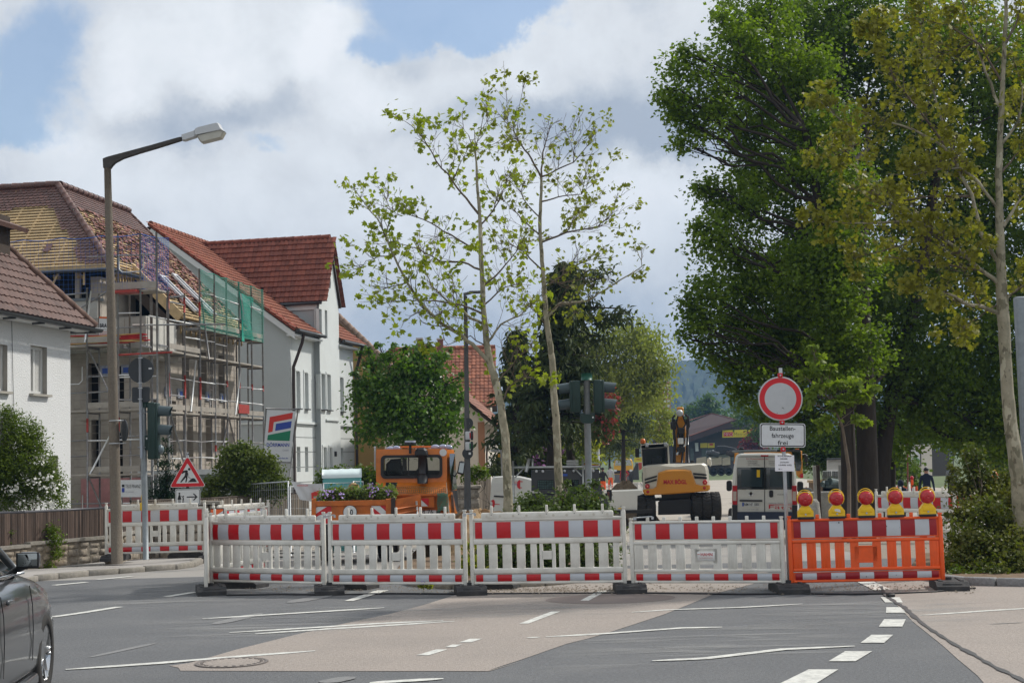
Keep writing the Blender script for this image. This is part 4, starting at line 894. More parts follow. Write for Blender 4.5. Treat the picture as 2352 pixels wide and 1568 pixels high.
# back slope too
evb=(ap-Vector((-12.1,0,ezc))).normalized(); tiles(b,Vector((-12.1,v_1,ezc)),Vector((0,-1,0)),evb,.4,.4,lambda u,v:u<v_1-v_0 and v<Ls-.2,v_1-v_0,Ls,TOR,'pan')
b.build('roof',h)
b=MB(); WBD=M('white_bargeboard',(.62,.64,.65),rough=.6,var=.05)
for s_ in (0,):
    p=ee+Vector((-.05,v_0-.015,-.13)); q=ap+Vector((0,v_0-.015,-.13)); b.add([p,q,q+Vector((0,0,-.26)),p+Vector((0,0,-.26)),p+Vector((0,.05,0)),q+Vector((0,.05,0)),q+Vector((0,.05,-.26)),p+Vector((0,.05,-.26))],[(0,1,2,3),(4,7,6,5),(3,2,6,7),(0,4,5,1)],WBD)
    b.add([p+Vector((0,.05,-.26)),q+Vector((0,.05,-.26)),q+Vector((0,.36,-.26)),p+Vector((0,.36,-.26))],[(0,1,2,3)],WBD)
    p=Vector((-12.,v_0-.015,ezc-.13)); b.add([p,q,q+Vector((0,0,-.26)),p+Vector((0,0,-.26))],[(0,1,2,3)],WBD)
b.build('bargeboard',h)
b=MB(); p=ee+Vector((0,v_0-.02,.03)); q=ap+Vector((0,v_0-.02,.03))
ridge_tiles(b,p,q,M('verge_tile_red',(.26,.055,.03),rough=.7,var=.2,isl=.1),.1,.35); ridge_tiles(b,ap+Vector((0,v_0-.1,.06)),ap+Vector((0,v_1,.06)),TOR,.12,.38); b.build('ridge_tiles',h)
# cross roof
b=MB(); wv=1.42; ze=za-2.95; uF=.36
for sgn in (-1,1):
    r0=Vector((uF,va,za)); r1=Vector((-5.7,va,za)); 
    e0=Vector((uF,va+sgn*wv,ze)); dep=(Ls*0+ (ze-ezc)/(ap.z-ezc))*6.25; e1=Vector((.4-dep,va+sgn*wv,ze))
    slab(b,[e0,r0,r1,e1],.1,DKW)
    evd=(r0-e0).normalized(); Ld=(r0-e0).length
    if sgn<0:
        def insd(u,v): 
            t=v/Ld; return 0<=v<Ld-.02 and u<6.1 and (uF-u) > (e1.x+(r1.x-e1.x)*t)+.02
        # tiles laid from the gable back to the valley
        tiles(b,e0-Vector((6.1,0,0)),Vector((1,0,0)),evd,.2,.272,lambda u,v:(insd(6.1-u,v)),6.1,Ld,TRD,'pan',.004,lift=.02,lip=.06)
    else:
        tiles(b,e0,Vector((-1,0,0)),evd,.2,.272,lambda u,v: u<5.9 and v<Ld-.02 and (uF-u)>(e1.x+(r1.x-e1.x)*v/Ld),6.1,Ld,TRD,'pan',.004)
b.build('cross_roof',h)
b=MB(); ridge_tiles(b,Vector((uF,va,za+.06)),Vector((-5.8,va,za+.06)),TRD,.1,.42)
b.build('ridge_tiles',h)
b=MB(); 
for sgn in (-1,1): 
    p=Vector((uF+.02,va+sgn*(wv+.02),ze-.06)); q=Vector((uF+.02,va,za-.02)); b.add([p,q,q-Vector((0,0,.2)),p-Vector((0,0,.05))],[(0,1,2,3)],WBD)
b.build('bargeboard',h)
for (yy,l) in ((3.12,1),(5.62,2)):
    b=MB(); b.box((-.7,va-1.3 if l==1 else va+1.3,ze-.22),(1.7,.12,.22),WBD); b.build('soffit',h)
b=MB(); b.tube([(uF+.05,va-wv-.05,ze-.06),(-1.9,va-wv-.05,ze-.06)],.065,GUT,8); b.build('gutter',h); b=MB(); b.tube([(.5,v_0,ezc-.05),(.5,v0-.02,ezc-.05)],.075,GUT,8); b.build('gutter',h); b=MB(); b.tube([(.5,v1+.05,ezc-.05),(.5,v_1,ezc-.05)],.075,GUT,8)
b.box((.2,(v_0+v0)/2,ezc-.22),(.4,v0-v_0,.06),WBD); b.box((.2,(v1+v_1)/2,ezc-.22),(.4,v_1-v1,.06),WBD); b.build('gutter',h)
b=MB(); b.tube([(.5,.35,ezc-.1),(.42,.35,ezc-.5),(.1,.15,ezc-1.5),(.09,.15,ezc-2.2),(.09,.15,-.8)],.07,BRN,8); b.build('downpipe',h); b=MB(); b.tube([(.5,Lh-.1,ezc-.1),(.1,Lh+.05,ezc-1.3),(.09,Lh+.05,-.8)],.07,BRN,8); b.build('downpipe',h)
# ---- ochre house
p=gat(803,72); h=thing('ochre_house','ochre yellow gabled house between the grey house and the round green tree','house',(p.x,72,0),0)
OCH=M('ochre_render',(.42,.28,.105),rough=.95,var=.06,scale=2,bump=.2)
xa=at(768,722,72).x-p.x; za_=at(768,722,72).z
b=MB(); w=4.4; b.add([(xa-w,0,-.9),(xa+w,0,-.9),(xa+w,0,za_-w),(xa,0,za_),(xa-w,0,za_-w)],[(0,1,2,3,4)],OCH); b.add([(xa+w,0,-.9),(xa+w,11,-.9),(xa+w,11,za_-w),(xa+w,0,za_-w)],[(0,1,2,3)],OCH); b.build('wall',h)
b=MB(); slab(b,[Vector((xa,-.4,za_+.1)),Vector((xa+w+.4,-.4,za_-w-.3)),Vector((xa+w+.4,11,za_-w-.3)),Vector((xa,11,za_+.1))],.18,M('faded_pan_tile',(.36,.26,.2),rough=.9,var=.25,scale=4)); slab(b,[Vector((xa,-.4,za_+.1)),Vector((xa-w-.4,-.4,za_-w-.3)),Vector((xa-w-.4,11,za_-w-.3)),Vector((xa,11,za_+.1))],.18,MATS['faded_pan_tile']); b.build('roof',h)
b=MB(); ridge_tiles(b,Vector((xa,-.42,za_+.14)),Vector((xa+w+.4,-.42,za_-w-.25)),MATS['faded_pan_tile'],.13,.33); b.build('verge_tiles',h)
b=MB(); b.ball((xa-.05,-.3,za_+.22),.14,MATS['faded_pan_tile']); b.build('ridge_ball',h)
# ---- red roofed house with three chimneys
Y=84; p=gat(1010,Y); h=thing('red_roof_house','house with long red tiled roof and three brick chimneys behind the round green tree','house',(p.x,Y,0),0)
zrf=at(1010,800,Y+3).z; x0=at(885,800,Y).x-p.x; x1=at(1135,800,Y).x-p.x; zee=at(1010,935,Y-.3).z
WH2=M('old_cream_render',(.48,.43,.37),rough=.95,var=.1,scale=2,bump=.3)
b=MB(); b.b2((x0+.3,0,-.9),(x1-.3,7,zee),WH2); b.add([(x1-.3,0,zee),(x1-.3,7,zee),(x1-.3,3.5,zrf-.1)],[(0,1,2)],WH2); b.build('wall',h)
b=MB(); e0=Vector((x0,-.5,zee)); r0=Vector((x0,3.5,zrf)); evd=(r0-e0).normalized(); Ld=(r0-e0).length; slab(b,[e0,r0,Vector((x1,3.5,zrf)),Vector((x1,-.5,zee))],.12,DKW); slab(b,[Vector((x0,7.5,zee)),r0,Vector((x1,3.5,zrf)),Vector((x1,7.5,zee))],.12,DKW)
tiles(b,e0,Vector((1,0,0)),evd,.24,.31,lambda u,v:u<x1-x0 and v<Ld,x1-x0,Ld,M('old_red_tile',(.25,.095,.055),rough=.8,var=.25,scale=1.5,isl=.3),'pan',.005); b.build('roof',h)
b=MB(); ridge_tiles(b,r0+Vector((0,0,.05)),Vector((x1,3.5,zrf+.05)),MATS['old_red_tile'],.13,.4); b.build('ridge_tiles',h)
BRK=M('chimney_brick',(.17,.075,.06),rough=.9,var=.3,scale=20,bump=.5)
for (a,c,yt,yb,dy) in ((958,970,776,803,2.6),(973,985,791,803,3.9),(1005,1018,777,806,2.2)):
    xc=at((a+c)/2,790,Y+dy).x-p.x; zt_=at((a+c)/2,yt,Y+dy).z; b=MB(); b.box((xc,dy,zt_-.9),((c-a)/px_m(Y),.45,1.8),BRK); b.box((xc,dy,zt_-.05),((c-a)/px_m(Y)+.1,.55,.09),CONC); b.build('chimney',h)
b=MB(); b.cyl((-.2,1.3,zrf-2.2),(-.2,1.25,zrf-1.5),.05,GALV,8); b.build('vent_pipe',h)
# ---- cream gabled house with brown corner
Y=66; p=gat(1103,Y); h=thing('cream_house','cream gabled house with brown corner strip left of the first plane tree','house',(p.x,Y,0),-R(4))
CRM=M('cream_render',(.60,.53,.44),rough=.95,var=.07,scale=3,bump=.5,bscale=25,dirt=(.42,.36,.3),dirtscale=.7,dirtamt=.4)
zE=at(1149,980,Y-.4).z; xE=at(1149,980,Y-.4).x-p.x; zA_=at(1083,926,Y-.4).z; xA=at(1083,926,Y-.4).x-p.x; sl_=(zA_-zE)/(xE-xA); half=2.9; xP=xE-half; zP=zE+half*sl_
b=MB(); b.add([(xP-half+.6,0,-.9),(.28,0,-.9),(.28,0,zP-(.28-xP)*sl_-.05),(xP,0,zP-.05),(xP-half+.6,0,zP-(half-.6)*sl_)],[(0,1,2,3,4)],CRM)
b.add([(.28,0,-.9),(.28,7,-.9),(.28,7,zE+.2),(.28,0,zE+.2)],[(0,1,2,3)],M('pale_side_render',(.62,.57,.5),rough=.95,var=.06)); b.build('wall',h)
b=MB(); b.box((.14,-.015,zE/2-.35),(.3,.03,zE+1.2),M('brown_strip_paint',(.33,.165,.09),rough=.9,var=.06)); b.build('corner_strip',h)
b=MB(); slab(b,[Vector((xE,-.4,zE)),Vector((xP,-.4,zP)),Vector((xP,7,zP)),Vector((xE,7,zE))],.14,DKW); slab(b,[Vector((2*xP-xE,-.4,zE)),Vector((xP,-.4,zP)),Vector((xP,7,zP)),Vector((2*xP-xE,7,zE))],.14,DKW)
evd=(Vector((xP,0,zP))-Vector((xE,0,zE))).normalized(); tiles(b,Vector((xE,-.4,zE)),Vector((0,1,0)),evd,.25,.33,lambda u,v:u<7.4 and v<5.1,7.4,5.2,M('striped_tile',(.25,.12,.085),rough=.8,var=.2,isl=.3),'pan',.004); b.build('roof',h)
b=MB(); b.tube([(xE+.08,-.4,zE-.05),(xE+.08,7,zE-.05)],.07,BRN,8); b.tube([(xE+.05,-.3,zE-.1),(xE-.15,-.25,zE-.45),(.4,-.05,zE-.75),(.36,-.05,zE-1.2),(.36,-.05,-.8)],.045,BRN,8); b.build('gutter',h)
b=MB(); b.box((.30,2.2,1.3),(.03,.9,1.4),WFR); b.build('window',h)
# ================================================================ scaffolding, fences, poles, street furniture
STL=M('scaffold_steel',(.24,.245,.25),rough=.5,metal=.55,var=.35,scale=9,dirt=(.20,.12,.09),dirtscale=2.5,dirtamt=.6); STR=M('scaffold_red_paint',(.33,.04,.03),rough=.6,var=.3,scale=8); STW=M('bright_steel',(.62,.63,.63),rough=.4,metal=.3,var=.15)
DECK=M('scaffold_plank',(.34,.31,.27),rough=.9,var=.3,scale=6,dirt=(.18,.16,.14),dirtscale=3,dirtamt=.6); NETG=M('green_net',(.02,.30,.22),rough=.8,var=.2); NETB=M('blue_net',(.03,.12,.42),rough=.8,var=.2)
def seg(parent,name,p,q,r,m,n=7): b=MB(); b.tube([p,q],r,m,n); return b.build(name,parent)
def net(parent,name,P0,P1,z0,z1,m,sp=.06,w=.006,sag=.04,thick=0):
    b=MB(); P0=Vector(P0);P1=Vector(P1); L=(P1-P0).length; d=(P1-P0)/L; H=z1-z0; nn=Vector((d.y,-d.x,0))
    def pt(s,t): return P0+d*s+Vector((0,0,z0+t))+nn*(sag*math.sin(3.1*s+1.3*t)*math.sin(math.pi*min(1,max(0,t/H)))+.02*math.sin(9*s))+Vector((0,0,-.06*math.sin(math.pi*((s/1.2)%1))*(t/H)))
    k=max(2,int(H/.25)); ns=int(L/sp)
    for i in range(ns+1):
        s=L*i/ns; a=[pt(s-w/2,H*j/k) for j in range(k+1)]+[pt(s+w/2,H*j/k) for j in range(k+1)]; b.add(a,[(j,j+1,k+2+j,k+1+j) for j in range(k)],m)
    k2=max(2,int(L/.3)); nt_=int(H/sp)
    for i in range(nt_+1):
        t=H*i/nt_; a=[pt(L*j/k2,t-w/2) for j in range(k2+1)]+[pt(L*j/k2,t+w/2) for j in range(k2+1)]; b.add(a,[(j,j+1,k2+2+j,k2+1+j) for j in range(k2)],m)
    b.tube([pt(L*j/k2,H) for j in range(k2+1)],.012,m,5)
    return b.build(name,parent)
# --- scaffold along the side wall
h=thing('scaffolding','steel scaffold with green net along the side wall of the half roofed house','scaffolding',OB_,-angB)
vs_=[-3.13,-1.9,-.66,.6,1.68,2.85,4.07,5.2]; uo,ui=5.05,4.5
for v in vs_:
    tp_=8.0 if v>-.7 else 7.05
    seg(h,'standard',(uo,v,-.6),(uo,v,tp_),.03,STL); seg(h,'standard',(ui,v,-.6),(ui,v,6.1 if v>-.7 else 7.0),.028,STL)
    for z in (1.55,3.4,5.2,6.1) if v>-.7 else (1.55,3.4,5.2,7.0): b=MB(); b.box(((uo+ui)/2,v,z),(uo-ui,.05,.05),STL); b.build('transom',h)
    if v<0: seg(h,'coupling',(uo,v,3.9),(uo,v,4.6),.034,STR); seg(h,'coupling',(uo,v,6.5),(uo,v,6.95),.034,STR)
    else: seg(h,'coupling',(uo,v,random.choice((2.3,4.4))),(uo,v,random.choice((2.5,4.6))),.034,STR)
def deck(h,u0,u1,v0,v1,z,toe=None):
    b=MB(); n=2
    for k in range(n): b.rbox(((u0+u1)/2 if abs(u1-u0)<abs(v1-v0) and False else (u0+(u1-u0)*(k+.5)/n if abs(v1-v0)>abs(u1-u0) else (u0+u1)/2),(v0+v1)/2 if abs(v1-v0)>abs(u1-u0) else v0+(v1-v0)*(k+.5)/n,z),((abs(u1-u0)/n-.02) if abs(v1-v0)>abs(u1-u0) else abs(u1-u0)-.02,(abs(v1-v0)-.02) if abs(v1-v0)>abs(u1-u0) else abs(v1-v0)/n-.02,.06),DECK,.008,None,1)
    b.build('deck',h)
    if toe: b=MB(); b.box(*toe,DECK); b.build('toe_board',h)
for i in range(len(vs_)-1):
    a,c=vs_[i],vs_[i+1]
    for z in (1.6,3.45,5.25)+((6.15,) if a>-.7 else ()):
        dz=random.uniform(-.015,.015); deck(h,ui,uo,a,c,z+dz,((uo,(a+c)/2,z+.16),(.03,c-a-.06,.15)) if (z in(3.45,6.15) or (z==5.25 and a<-.7)) else None)
for z in (2.1,2.6,3.95,4.45,5.75,6.7,7.25):
    for i in range(len(vs_)-1):
        if z>6.9 and vs_[i]<-.7: continue
        if random.random()<.16: continue
        seg(h,'ledger',(uo,vs_[i],z+random.uniform(-.02,.02)),(uo,vs_[i+1],z+random.uniform(-.03,.03)),.022,random.choice((STL,STW,STL)),6)
for (a,z0,c,z1,m) in ((-1.1,5.1,-1.55,3.5,STW),(2.9,5.1,2.3,3.5,STW),(-.6,7.0,.0,5.2,STL),(-3.1,3.4,-1.9,1.6,STL),(.6,1.6,1.68,3.4,STL),(1.7,3.4,2.85,1.6,STL)): seg(h,'brace',(uo+.04,a,z0),(uo+.04,c,z1),.026,m)
net(h,'net',(uo+.03,-.66,0),(uo+.03,5.2,0),6.12,7.98,NETG,.07,.011,.05)
net(h,'net',(uo+.06,2.95,0),(uo+.06,4.2,0),6.12,7.6,NETG,.05,.02,.10); 
b=MB()
for k in range(12): b.tube([(uo+.05,2.7+.03*k,7.9-.1*k),(uo+.08+.02*math.sin(k),2.9,7),(uo+.06,2.95+.02*k,6.0)],.012,NETG,5)
b.build('net_bundle',h)
for lx,lz in ((-2.4,3.45),(-2.3,1.6),(1.1,3.45)):
    b=MB()
    for d_ in (-.16,.16): b.tube([(4.75,lx+d_,lz),(4.7,lx+d_,lz+1.9)],.018,STL,6)
    for k in range(8): b.tube([(4.74,lx-.16,lz+.15+.23*k),(4.74,lx+.16,lz+.15+.23*k)],.011,STL,5)
    b.build('ladder',h)
b=MB(); b.box((uo+.05,3.1,3.72),(.02,1.0,.3),STR); b.build('red_board',h)
# --- scaffold in front of the front wall
h=thing('scaffolding','steel scaffold with faint blue net between the white house and the concrete lamp post','scaffolding',OB_,-angB)
us=[-.2,.9,2.0,3.0,3.96,4.65,5.15]; vo,vi=-4.2,-3.45
for u in us:
    tp_={3.0:8.6,3.96:8.62,4.65:8.62,5.15:8.62,2.0:7.2}.get(u,7.2)
    if u==3.0: tp_=7.1
    seg(h,'standard',(u,vo,-.6),(u,vo,tp_),.03,STL); seg(h,'standard',(u+.02,vi,-.6),(u+.02,vi,7.0),.028,STL)
    for z in (-.25,1.6,3.45,5.35): b=MB(); b.box((u,(vo+vi)/2,z),(.05,vi-vo,.05),STL); b.build('transom',h)
    seg(h,'coupling',(u,vo,2.9),(u,vo,3.3),.034,STR)
for i in range(len(us)-2):
    a,c=us[i],us[i+1]
    for z in (-.2,1.65,3.5,5.4):
        if z>5 and a>3.5: continue
        deck(h,a,c,vo,vi,z+random.uniform(-.01,.01),(((a+c)/2,vo-.02,z+.17),(c-a-.06,.03,.16)) if (i!=2 or z>5 or z<0) else None)
    for z in (.35,.85,2.2,2.65,4.05,4.5,5.9,6.3):
        if random.random()<.12: continue
        seg(h,'ledger',(a,vo,z+random.uniform(-.02,.02)),(c,vo,z+random.uniform(-.02,.02)),.022,random.choice((STL,STW)),6)
deck(h,3.9,5.15,vo,vi,6.95,((4.5,vo-.02,7.1),(1.3,.03,.2))); b=MB(); b.box((4.25,vo,6.92),(.75,.5,.08),STR); b.build('deck',h)
for p,q,m in (((3.15,vo-.05,7.0),(2.95,vo-.05,5.5),STW),((3.95,vo-.05,3.2),(3.1,vo-.05,1.7),STW),((3.05,vo-.03,5.3),(3.9,vo-.03,3.6),STL),((3.05,vo-.03,1.6),(3.8,vo-.03,-.1),STL),((2.2,vo,6.2),(3.9,vo,7.1),STL),((2.0,vo,6.9),(3.0,vo,6.95),STL)): seg(h,'brace',p,q,.026,m)
for i in range(3,6): seg(h,'ledger',(us[i],vo,8.0),(us[i+1],vo,7.98),.02,STL)
seg(h,'ledger',(4.4,vo,5.95),(6.9,-3.3,5.95),.025,STL); seg(h,'ledger',(3.96,vo,5.1),(5.6,vo,5.12),.03,STR); seg(h,'ledger',(4.9,vo,6.2),(5.1,-.8,6.2),.022,STW)
for z in (2.75,3.8,4.45,5.1,1.2,.4): seg(h,'ledger',(3.96,vo+.02,z),(5.15,vo+.02,z+random.uniform(-.03,.03)),.02,random.choice((STL,STW)))
net(h,'net',(4.67,vo,0),(5.15,-3.3,0),7.0,8.6,NETB,.065,.010,.03); net(h,'net',(-.2,vo-.02,0),(4.65,vo-.02,0),6.95,8.6,NETB,.13,.005,.04)
for (u,z) in ((2.1,4.3),(2.1,.6),(4.0,7.5)):
    b=MB(); b.tube([(u,vo-.01,z+.5),(u,vo-.01,z+.1),(u+.1,vo-.01,z),(u+.65,vo-.01,z),(u+.75,vo-.01,z+.1),(u+.75,vo-.01,z+.5)],.018,STW,6); b.build('guard_bracket',h)
# boards stacked on the scaffold and the sign hanging from it
Bm=Matrix.Translation(OB_)@Matrix.Rotation(-angB,4,'Z')
o=thing('board_stack','stack of yellow boards with red painted ends lying on the scaffold deck','boards',Bm@Vector((3.2,-3.85,5.45)),-angB); YB=M('yellow_board',(.55,.38,.14),rough=.7,var=.2,scale=4,isl=.2); RB=M('red_board_paint',(.45,.02,.02),rough=.5,var=.2,isl=.2)
for k in range(14):
    b=MB(); z=.03+.035*(k//2); x=random.uniform(-.15,.15); a=random.uniform(-.03,.05); L_=random.uniform(2.2,2.9); b.box((x-.1,random.uniform(-.1,.1),z+abs(a)*1.0),(L_,.12,.03),YB if k%3 else RB,Matrix.Rotation(-a,3,'Y')); b.box((x-.1+L_/2*.92,0,z+abs(a)),(.5,.13,.032),RB,Matrix.Rotation(-a,3,'Y')); b.build('board',o)
def Lc(px,py,Y,base): return at(px,py,Y)-base
def pxpoly(b,pts,Y,base,m,dy=0.): b.add([Lc(x,y,Y,base)+Vector((0,-dy,0)) for x,y in pts],[tuple(range(len(pts)))],m)
def pxslab(b,pts,Y,base,m,th=.01):
    n=len(pts); a=[Lc(x,y,Y,base) for x,y in pts]; b.add(a+[p+Vector((0,th,0)) for p in a],[tuple(range(n)),tuple(range(n,2*n))[::-1]]+[(i,n+i,n+(i+1)%n,(i+1)%n) for i in range(n)],m)
def pxtext(b,s,x0,x1,ybase,h,Y,base,m,dy,bold=.01,slope=0.,lean=0.):
    p=Lc(x0,ybase,Y,base); q=Lc(x1,ybase+slope*(x1-x0),Y,base); ang=math.atan2(q.z-p.z,q.x-p.x); T=Matrix.Translation(p+Vector((0,-dy,0)))@Matrix.Rotation(-ang,4,'Y')@FRONT
    b.text(s,T,h/px_m(Y),m,bold,ax=0.,width=(q-p).length)
p=at(240,760,43.2); o=thing('company_sign','white company board with orange edges reading BRAUN hanging on the scaffold','sign',p); b=MB()
pxslab(b,[(228,727),(262,728),(262,793),(226,792)],43.2,p,SIGNW); ORG=M('orange_print',(.62,.12,.02),rough=.5); pxpoly(b,[(228,727),(262,728),(262,732),(228,731)],43.2,p,ORG,.004); pxpoly(b,[(226,787),(262,788),(262,793),(226,792)],43.2,p,ORG,.004)
b.build('board',o); b=MB(); pxtext(b,'BRAUN',229,258,752,9,43.2,p,SIGNK,.006,.03)
for k,t in enumerate(('Zimmerei','Holzbau','Dachdeckerei')): pxtext(b,t,231,258,763+5*k,3,43.2,p,ORG,.006,0)
b.build('lettering',o)
# ---- street lamp with concrete mast
CMS=M('exposed_aggregate',(.17,.145,.115),rough=.95,var=.25,scale=30,bump=.8,bscale=60,dirt=(.10,.085,.07),dirtscale=1.2,dirtamt=.5)
pl_=ground(269,1306,0); pl_.z=.09; Yl=pl_.y; o=thing('street_lamp','tall concrete street lamp with one arm on the left pavement','street lamp',pl_)
b=MB(); pts=[];rs=[]
for py in (1306,1180,1060,940,820,700,580,460,385): 
    t=(1306-py)/921; pts.append(Lc(269.5-22.5*t,py,Yl,pl_)); rs.append((13.2-5.3*t)/px_m(Yl))
pts[0].z=0
b.tube(pts,rs,CMS,20); b.build('mast',o)
b=MB(); a=Lc(247.5,388,Yl,pl_); 
n=14; vs=[]; w=.085
prof=[((239,387),(254,387)),((238,366),(258,381)),((246,362.5),(265,374)),((262,358),(283,364.5)),((300,348),(318,353)),((352,334),(362,340)),((410,317.5),(413,324)),((417,316),(418,322))]
for (t,c) in prof:
    P=Lc(*t,Yl,pl_); Q=Lc(*c,Yl,pl_); 
    for s_ in (-1,1): vs+= [P+Vector((0,s_*w*.8,0)),Q+Vector((0,s_*w*.8,0))]
m=len(prof); fs=[]
for i in range(m-1):
    k=4*i; fs+=[(k,k+4,k+5,k+1),(k+2,k+3,k+7,k+6),(k,k+2,k+6,k+4),(k+1,k+5,k+7,k+3)]
fs+=[(0,1,3,2),(4*m-4,4*m-2,4*m-1,4*m-3)]
b.add(vs,fs,M('weathered_arm',(.06,.055,.05),rough=.9,var=.3,scale=12)); b.build('arm',o)
LG=M('lamp_housing_grey',(.50,.52,.54),rough=.45,var=.08,dirt=(.3,.31,.32),dirtscale=6,dirtamt=.4)
zl=lambda x,y:((240+x/5.88)/1.1633,(300+y/5.88)/1.1633)
def prof3(b,outl,Y,base,half,m,ins=.75):
    # outline in px, extruded in depth with narrowed edges
    n=len(outl); C=Vector((0,0,0)); P=[Lc(*q,Y,base) for q in outl]; C=sum(P,Vector())/n
    def ring(s,dy): return [C+(p-C)*s+Vector((0,dy,0)) for p in P]
    R_=[ring(ins,-half),ring(1,-half*.6),ring(1,half*.6),ring(ins,half)]; vs=sum(R_,[]); fs=[tuple(range(n)),tuple(range(3*n,4*n))[::-1]]
    for k in range(3): fs+=[(k*n+i,(k+1)*n+i,(k+1)*n+(i+1)%n,k*n+(i+1)%n) for i in range(n)]
    b.add(vs,fs,m)
b=MB(); prof3(b,[zl(*q) for q in ((1448,362),(1675,288),(1680,395),(1500,455),(1460,452))],Yl,pl_,.09,LG,.85); b.tube([Lc(*zl(1410,405),Yl,pl_),Lc(*zl(1460,400),Yl,pl_)],.02,BLK,8); b.build('neck',o)
b=MB(); prof3(b,[zl(*q) for q in ((1660,290),(1700,262),(2020,184),(2050,195),(2085,270),(2135,318),(2100,300),(1690,385),(1665,385))],Yl,pl_,.15,LG,.9); 
b.build('housing',o); b=MB(); prof3(b,[zl(*q) for q in ((1690,388),(2095,285),(2132,322),(2082,415),(1775,492),(1740,470))],Yl,pl_,.12,M('lamp_glass',(.42,.41,.36),rough=.25,var=.1),.88); b.build('glass_bowl',o)
# round sign clamped to the mast
DSG=M('sign_back_grey',(.04,.045,.05),rough=.55,var=.15,metal=.2)
b=MB(); c=Lc(290,988,Yl-.0,pl_)+Vector((-.02,-.05,0)); T=Matrix.Translation(c)@Matrix.Rotation(R(-58),4,'Z')@FRONT; b.lathe([(.20,-.01),(.2,.01)],T,DSG,32,False); b.build('sign_disc',o)
b=MB(); 
for py in (966,1018): q=Lc(266,py,Yl,pl_); b.tube([q+Vector((.115*math.cos(t),.115*math.sin(t),.0)) for t in [2*math.pi*k/16 for k in range(17)]],.012,GALV,6,False); b.tube([q+Vector((.1,-.05,0)),q+Vector((.2,-.05,0))],.01,GALV,6)
b.build('clamp',o)
# ---- traffic light pole on the left
SIGG=M('signal_green_housing',(.012,.035,.030),rough=.5,var=.15,scale=5); PG=M('galvanised_pole',(.26,.29,.31),rough=.6,metal=.4,var=.18,scale=8,bump=.2)
pt2=ground(335,1299,0); pt2.z=.09; Y2=pt2.y; o=thing('traffic_light','traffic light on grey pole with round sign back beside the concrete lamp post','traffic light',pt2)
b=MB(); b.tube([(0,0,0)]+[Lc(*q,Y2,pt2) for q in ((333,1180),(331,1080),(329,940),(328.5,905))],.056,PG,16); b.build('pole',o)
b=MB(); b.tube([Lc(*q,Y2-.09,pt2) for q in ((325,1052),(323,960),(321.5,816))],.028,M('light_tube',(.33,.36,.41),rough=.5,metal=.4,var=.1),10)
for py in (948,1027): b.tube([Lc(316,py,Y2-.05,pt2),Lc(335,py,Y2-.05,pt2)],.014,GALV,6)
b.build('bracket',o)
b=MB(); T=Matrix.Translation(Lc(324,850,Y2-.06,pt2))@FRONT; b.lathe([(.245,-.006),(.245,.006)],T,DSG,48,False); b.box(Lc(345,846,Y2-.07,pt2),(.06,.002,.03),SIGNW)
for py in (822,879): b.box(Lc(322,py,Y2-.12,pt2),(.08,.03,.02),GALV)
b.build('round_sign',o)
b=MB(); T=Matrix.Translation(Lc(324,906,Y2-.06,pt2))@FRONT; b.prism(rrect(.34,.29,.03),T,.008,DSG); 
for py in (891,916): b.box(Lc(322,py,Y2-.12,pt2),(.08,.03,.02),GALV)
b.build('square_sign',o)
b=MB(); c=Lc(333,922,Y2,pt2); b.tube([c,Lc(334,936,Y2,pt2)],.063,SIGG,16); b.build('pole_cap',o)
def signal(o,px,py0,n,Y,base,dirx,pitch=.235,w=.2,visor=.22,last_round=False):
    top=Lc(px,py0,Y,base); b=MB()
    H=pitch*n; b.rbox(top+Vector((0,.02,-H/2)),(w*.72,.26,H),SIGG,.03); b.rbox(top+Vector((dirx*w*.42,.02,-H/2)),(w*.25,.24,H*.98),SIGG,.02)
    b.build('signal_head',o)
    for k in range(n):
        b=MB(); c=top+Vector((dirx*w*.5,.02,-pitch*(k+.45))); ln=visor if not(last_round and k==n-1) else visor*.45
        T=Matrix.Translation(c)@Matrix.Rotation(R(90*dirx),4,'Y'); r=.105
        if last_round and k==n-1: b.ball(c+Vector((dirx*.03,0,-.01)),.09,M('dim_lens',(.12,.16,.18),rough=.3),sc=(.8,1,1))
        else:
            m_=18; vs=[];
            for i in range(m_+1):
                t=math.pi*(-.36+1.72*i/m_); 
                vs+=[c+Vector((0,r*math.cos(t),r*math.sin(t))),c+Vector((dirx*ln*(.82+.18*math.sin(max(0,min(math.pi,t)))),.9*r*math.cos(t),(.9*r)*math.sin(t)-.02))]
            b.add(vs,[(2*i,2*i+1,2*i+3,2*i+2) for i in range(m_)],M('visor_blue_grey',(.05,.075,.085),rough=.45,var=.1),True)
            b.lathe([(.0001,.01),(.09,.005),(.1,0)],T,M('signal_lens_dark',(.03,.03,.03),rough=.2),20)
        b.build('visor' ,o)
signal(o,350,924,3,Y2,pt2,1,.36,.22,.27,True)
b=MB(); c=Lc(343,1010,Y2,pt2); b.rbox(c+Vector((-.03,0,-.05)),(.1,.12,.28),SIGG,.02); b.box(c+Vector((-.03,-.065,.03)),(.035,.003,.035),SIGNW); b.tube([c+Vector((-.1,0,.1)),c],.016,GALV,6); b.build('push_button_box',o)
